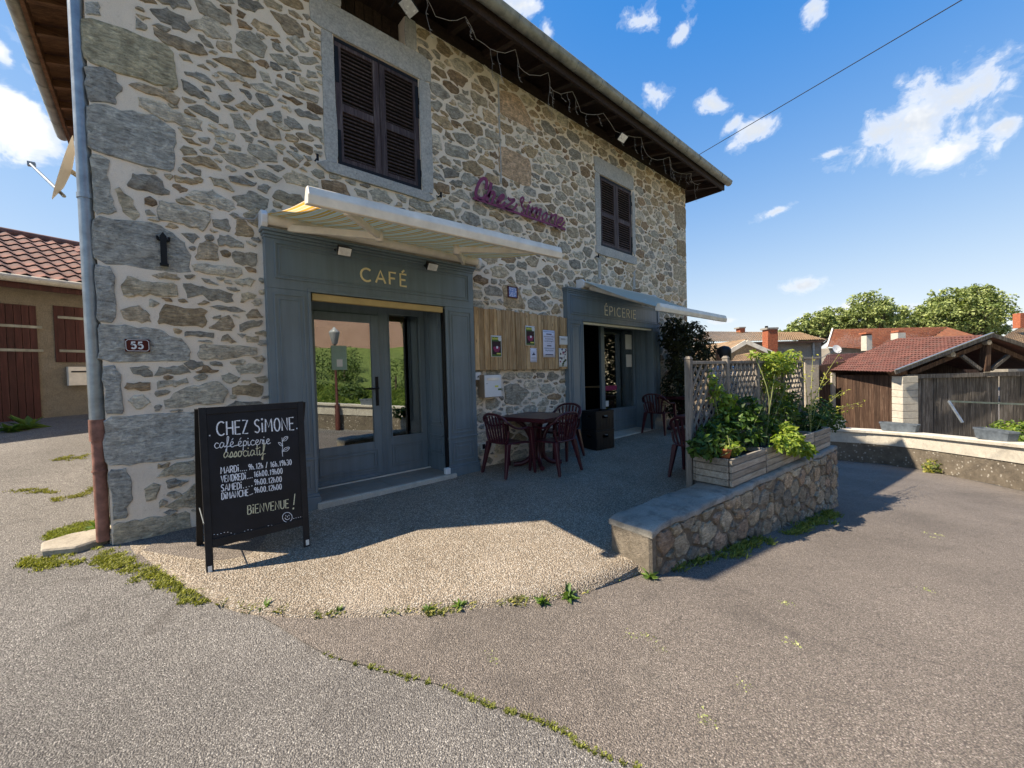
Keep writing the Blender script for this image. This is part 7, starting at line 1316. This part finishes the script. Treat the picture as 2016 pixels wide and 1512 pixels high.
for _ in range(1500):
    x=hr.uniform(-2,12); i=int(np.argmin([abs(p[0]-x) for p in PN])); q=PN[i]; n_=np.array([-(PN[i+1]-PN[i])[1],(PN[i+1]-PN[i])[0]]); n_/=np.linalg.norm(n_); o=q+n_*hr.uniform(.5,9); gp_.append((o[0],o[1],zhill(*o)))
tufts('slope_grass','long grass on the slope across the road',gp_,.4,42000,(.07,.13,.02),(.2,.25,.05),spread=.15,cat='grass',wid=.02)
PHs=thing('pink_house','pink rendered house up the slope behind the viewer','house',(6,-32,5.)); mb=MB(); mb.box((-6,-40,3.),(20,-32,14.)); mb.build('wall',M_PINK,PHs)
for i in range(7):
    for z in (7.,10.4): mb=MB(); x=-4.+i*3.4; mb.box((x,-31.98,z),(x+1.,-31.9,z+1.6)); w_=mb.build('window',M_DARK,PHs); mb=MB(); mb.box((x-.15,-32.,z-.15),(x+1.15,-31.95,z+1.75)); mb.build('surround',M_WHITE,w_)
mb=MB(); P=[(-7,-31.2,14),(21,-31.2,14),(21,-36,16.3),(-7,-36,16.3)]; mb.add(P+[(-7,-41,14),(21,-41,14)],[(0,1,2,3),(3,2,5,4)]); mb.build('roof',M_TILEO,PHs,solid=.2)
CHs=thing('cream_house','cream rendered house with pale shutters beyond the right of the road','house',(24,-13,-2)); mb=MB(); SH=np.array([3.,-4.,0]); mb.hexa([np.array(q)+SH for q in ((20,-10,-3),(28,-18,-3),(33,-13,-3),(25,-5,-3),(20,-10,5.5),(28,-18,5.5),(33,-13,5.5),(25,-5,5.5))]); mb.build('wall',M_CREAMR,CHs)
for t in (.2,.5,.8):
    for z in (-.6,2.4): a=np.array([20+8*t,-10-8*t,z])+SH; d=np.array([.707,-.707,0]); mb=MB(); mb.bar(a+[-.03,-.03,.7],a+d*.9+[-.03,-.03,.7],.05,1.4); w_=mb.build('window',M_DARK,CHs); [ (lambda mb: mb.build('shutter',M_WHITE,w_))(MB().bar(a+d*s+[-.06,-.06,.7],a+d*(s+.45)+[-.06,-.06,.7],.05,1.4)) for s in (-.5,.95)]
mb=MB(); mb.add([np.array(q)+SH for q in ((19.3,-10,5.4),(28,-18.7,5.4),(33.7,-13,5.4),(25,-4.3,5.4),(24,-9,7.4),(29,-14,7.4))],[(0,1,5,4),(1,2,5),(2,3,4,5),(3,0,4)]); mb.build('roof',M_TILEO,CHs,solid=.15)
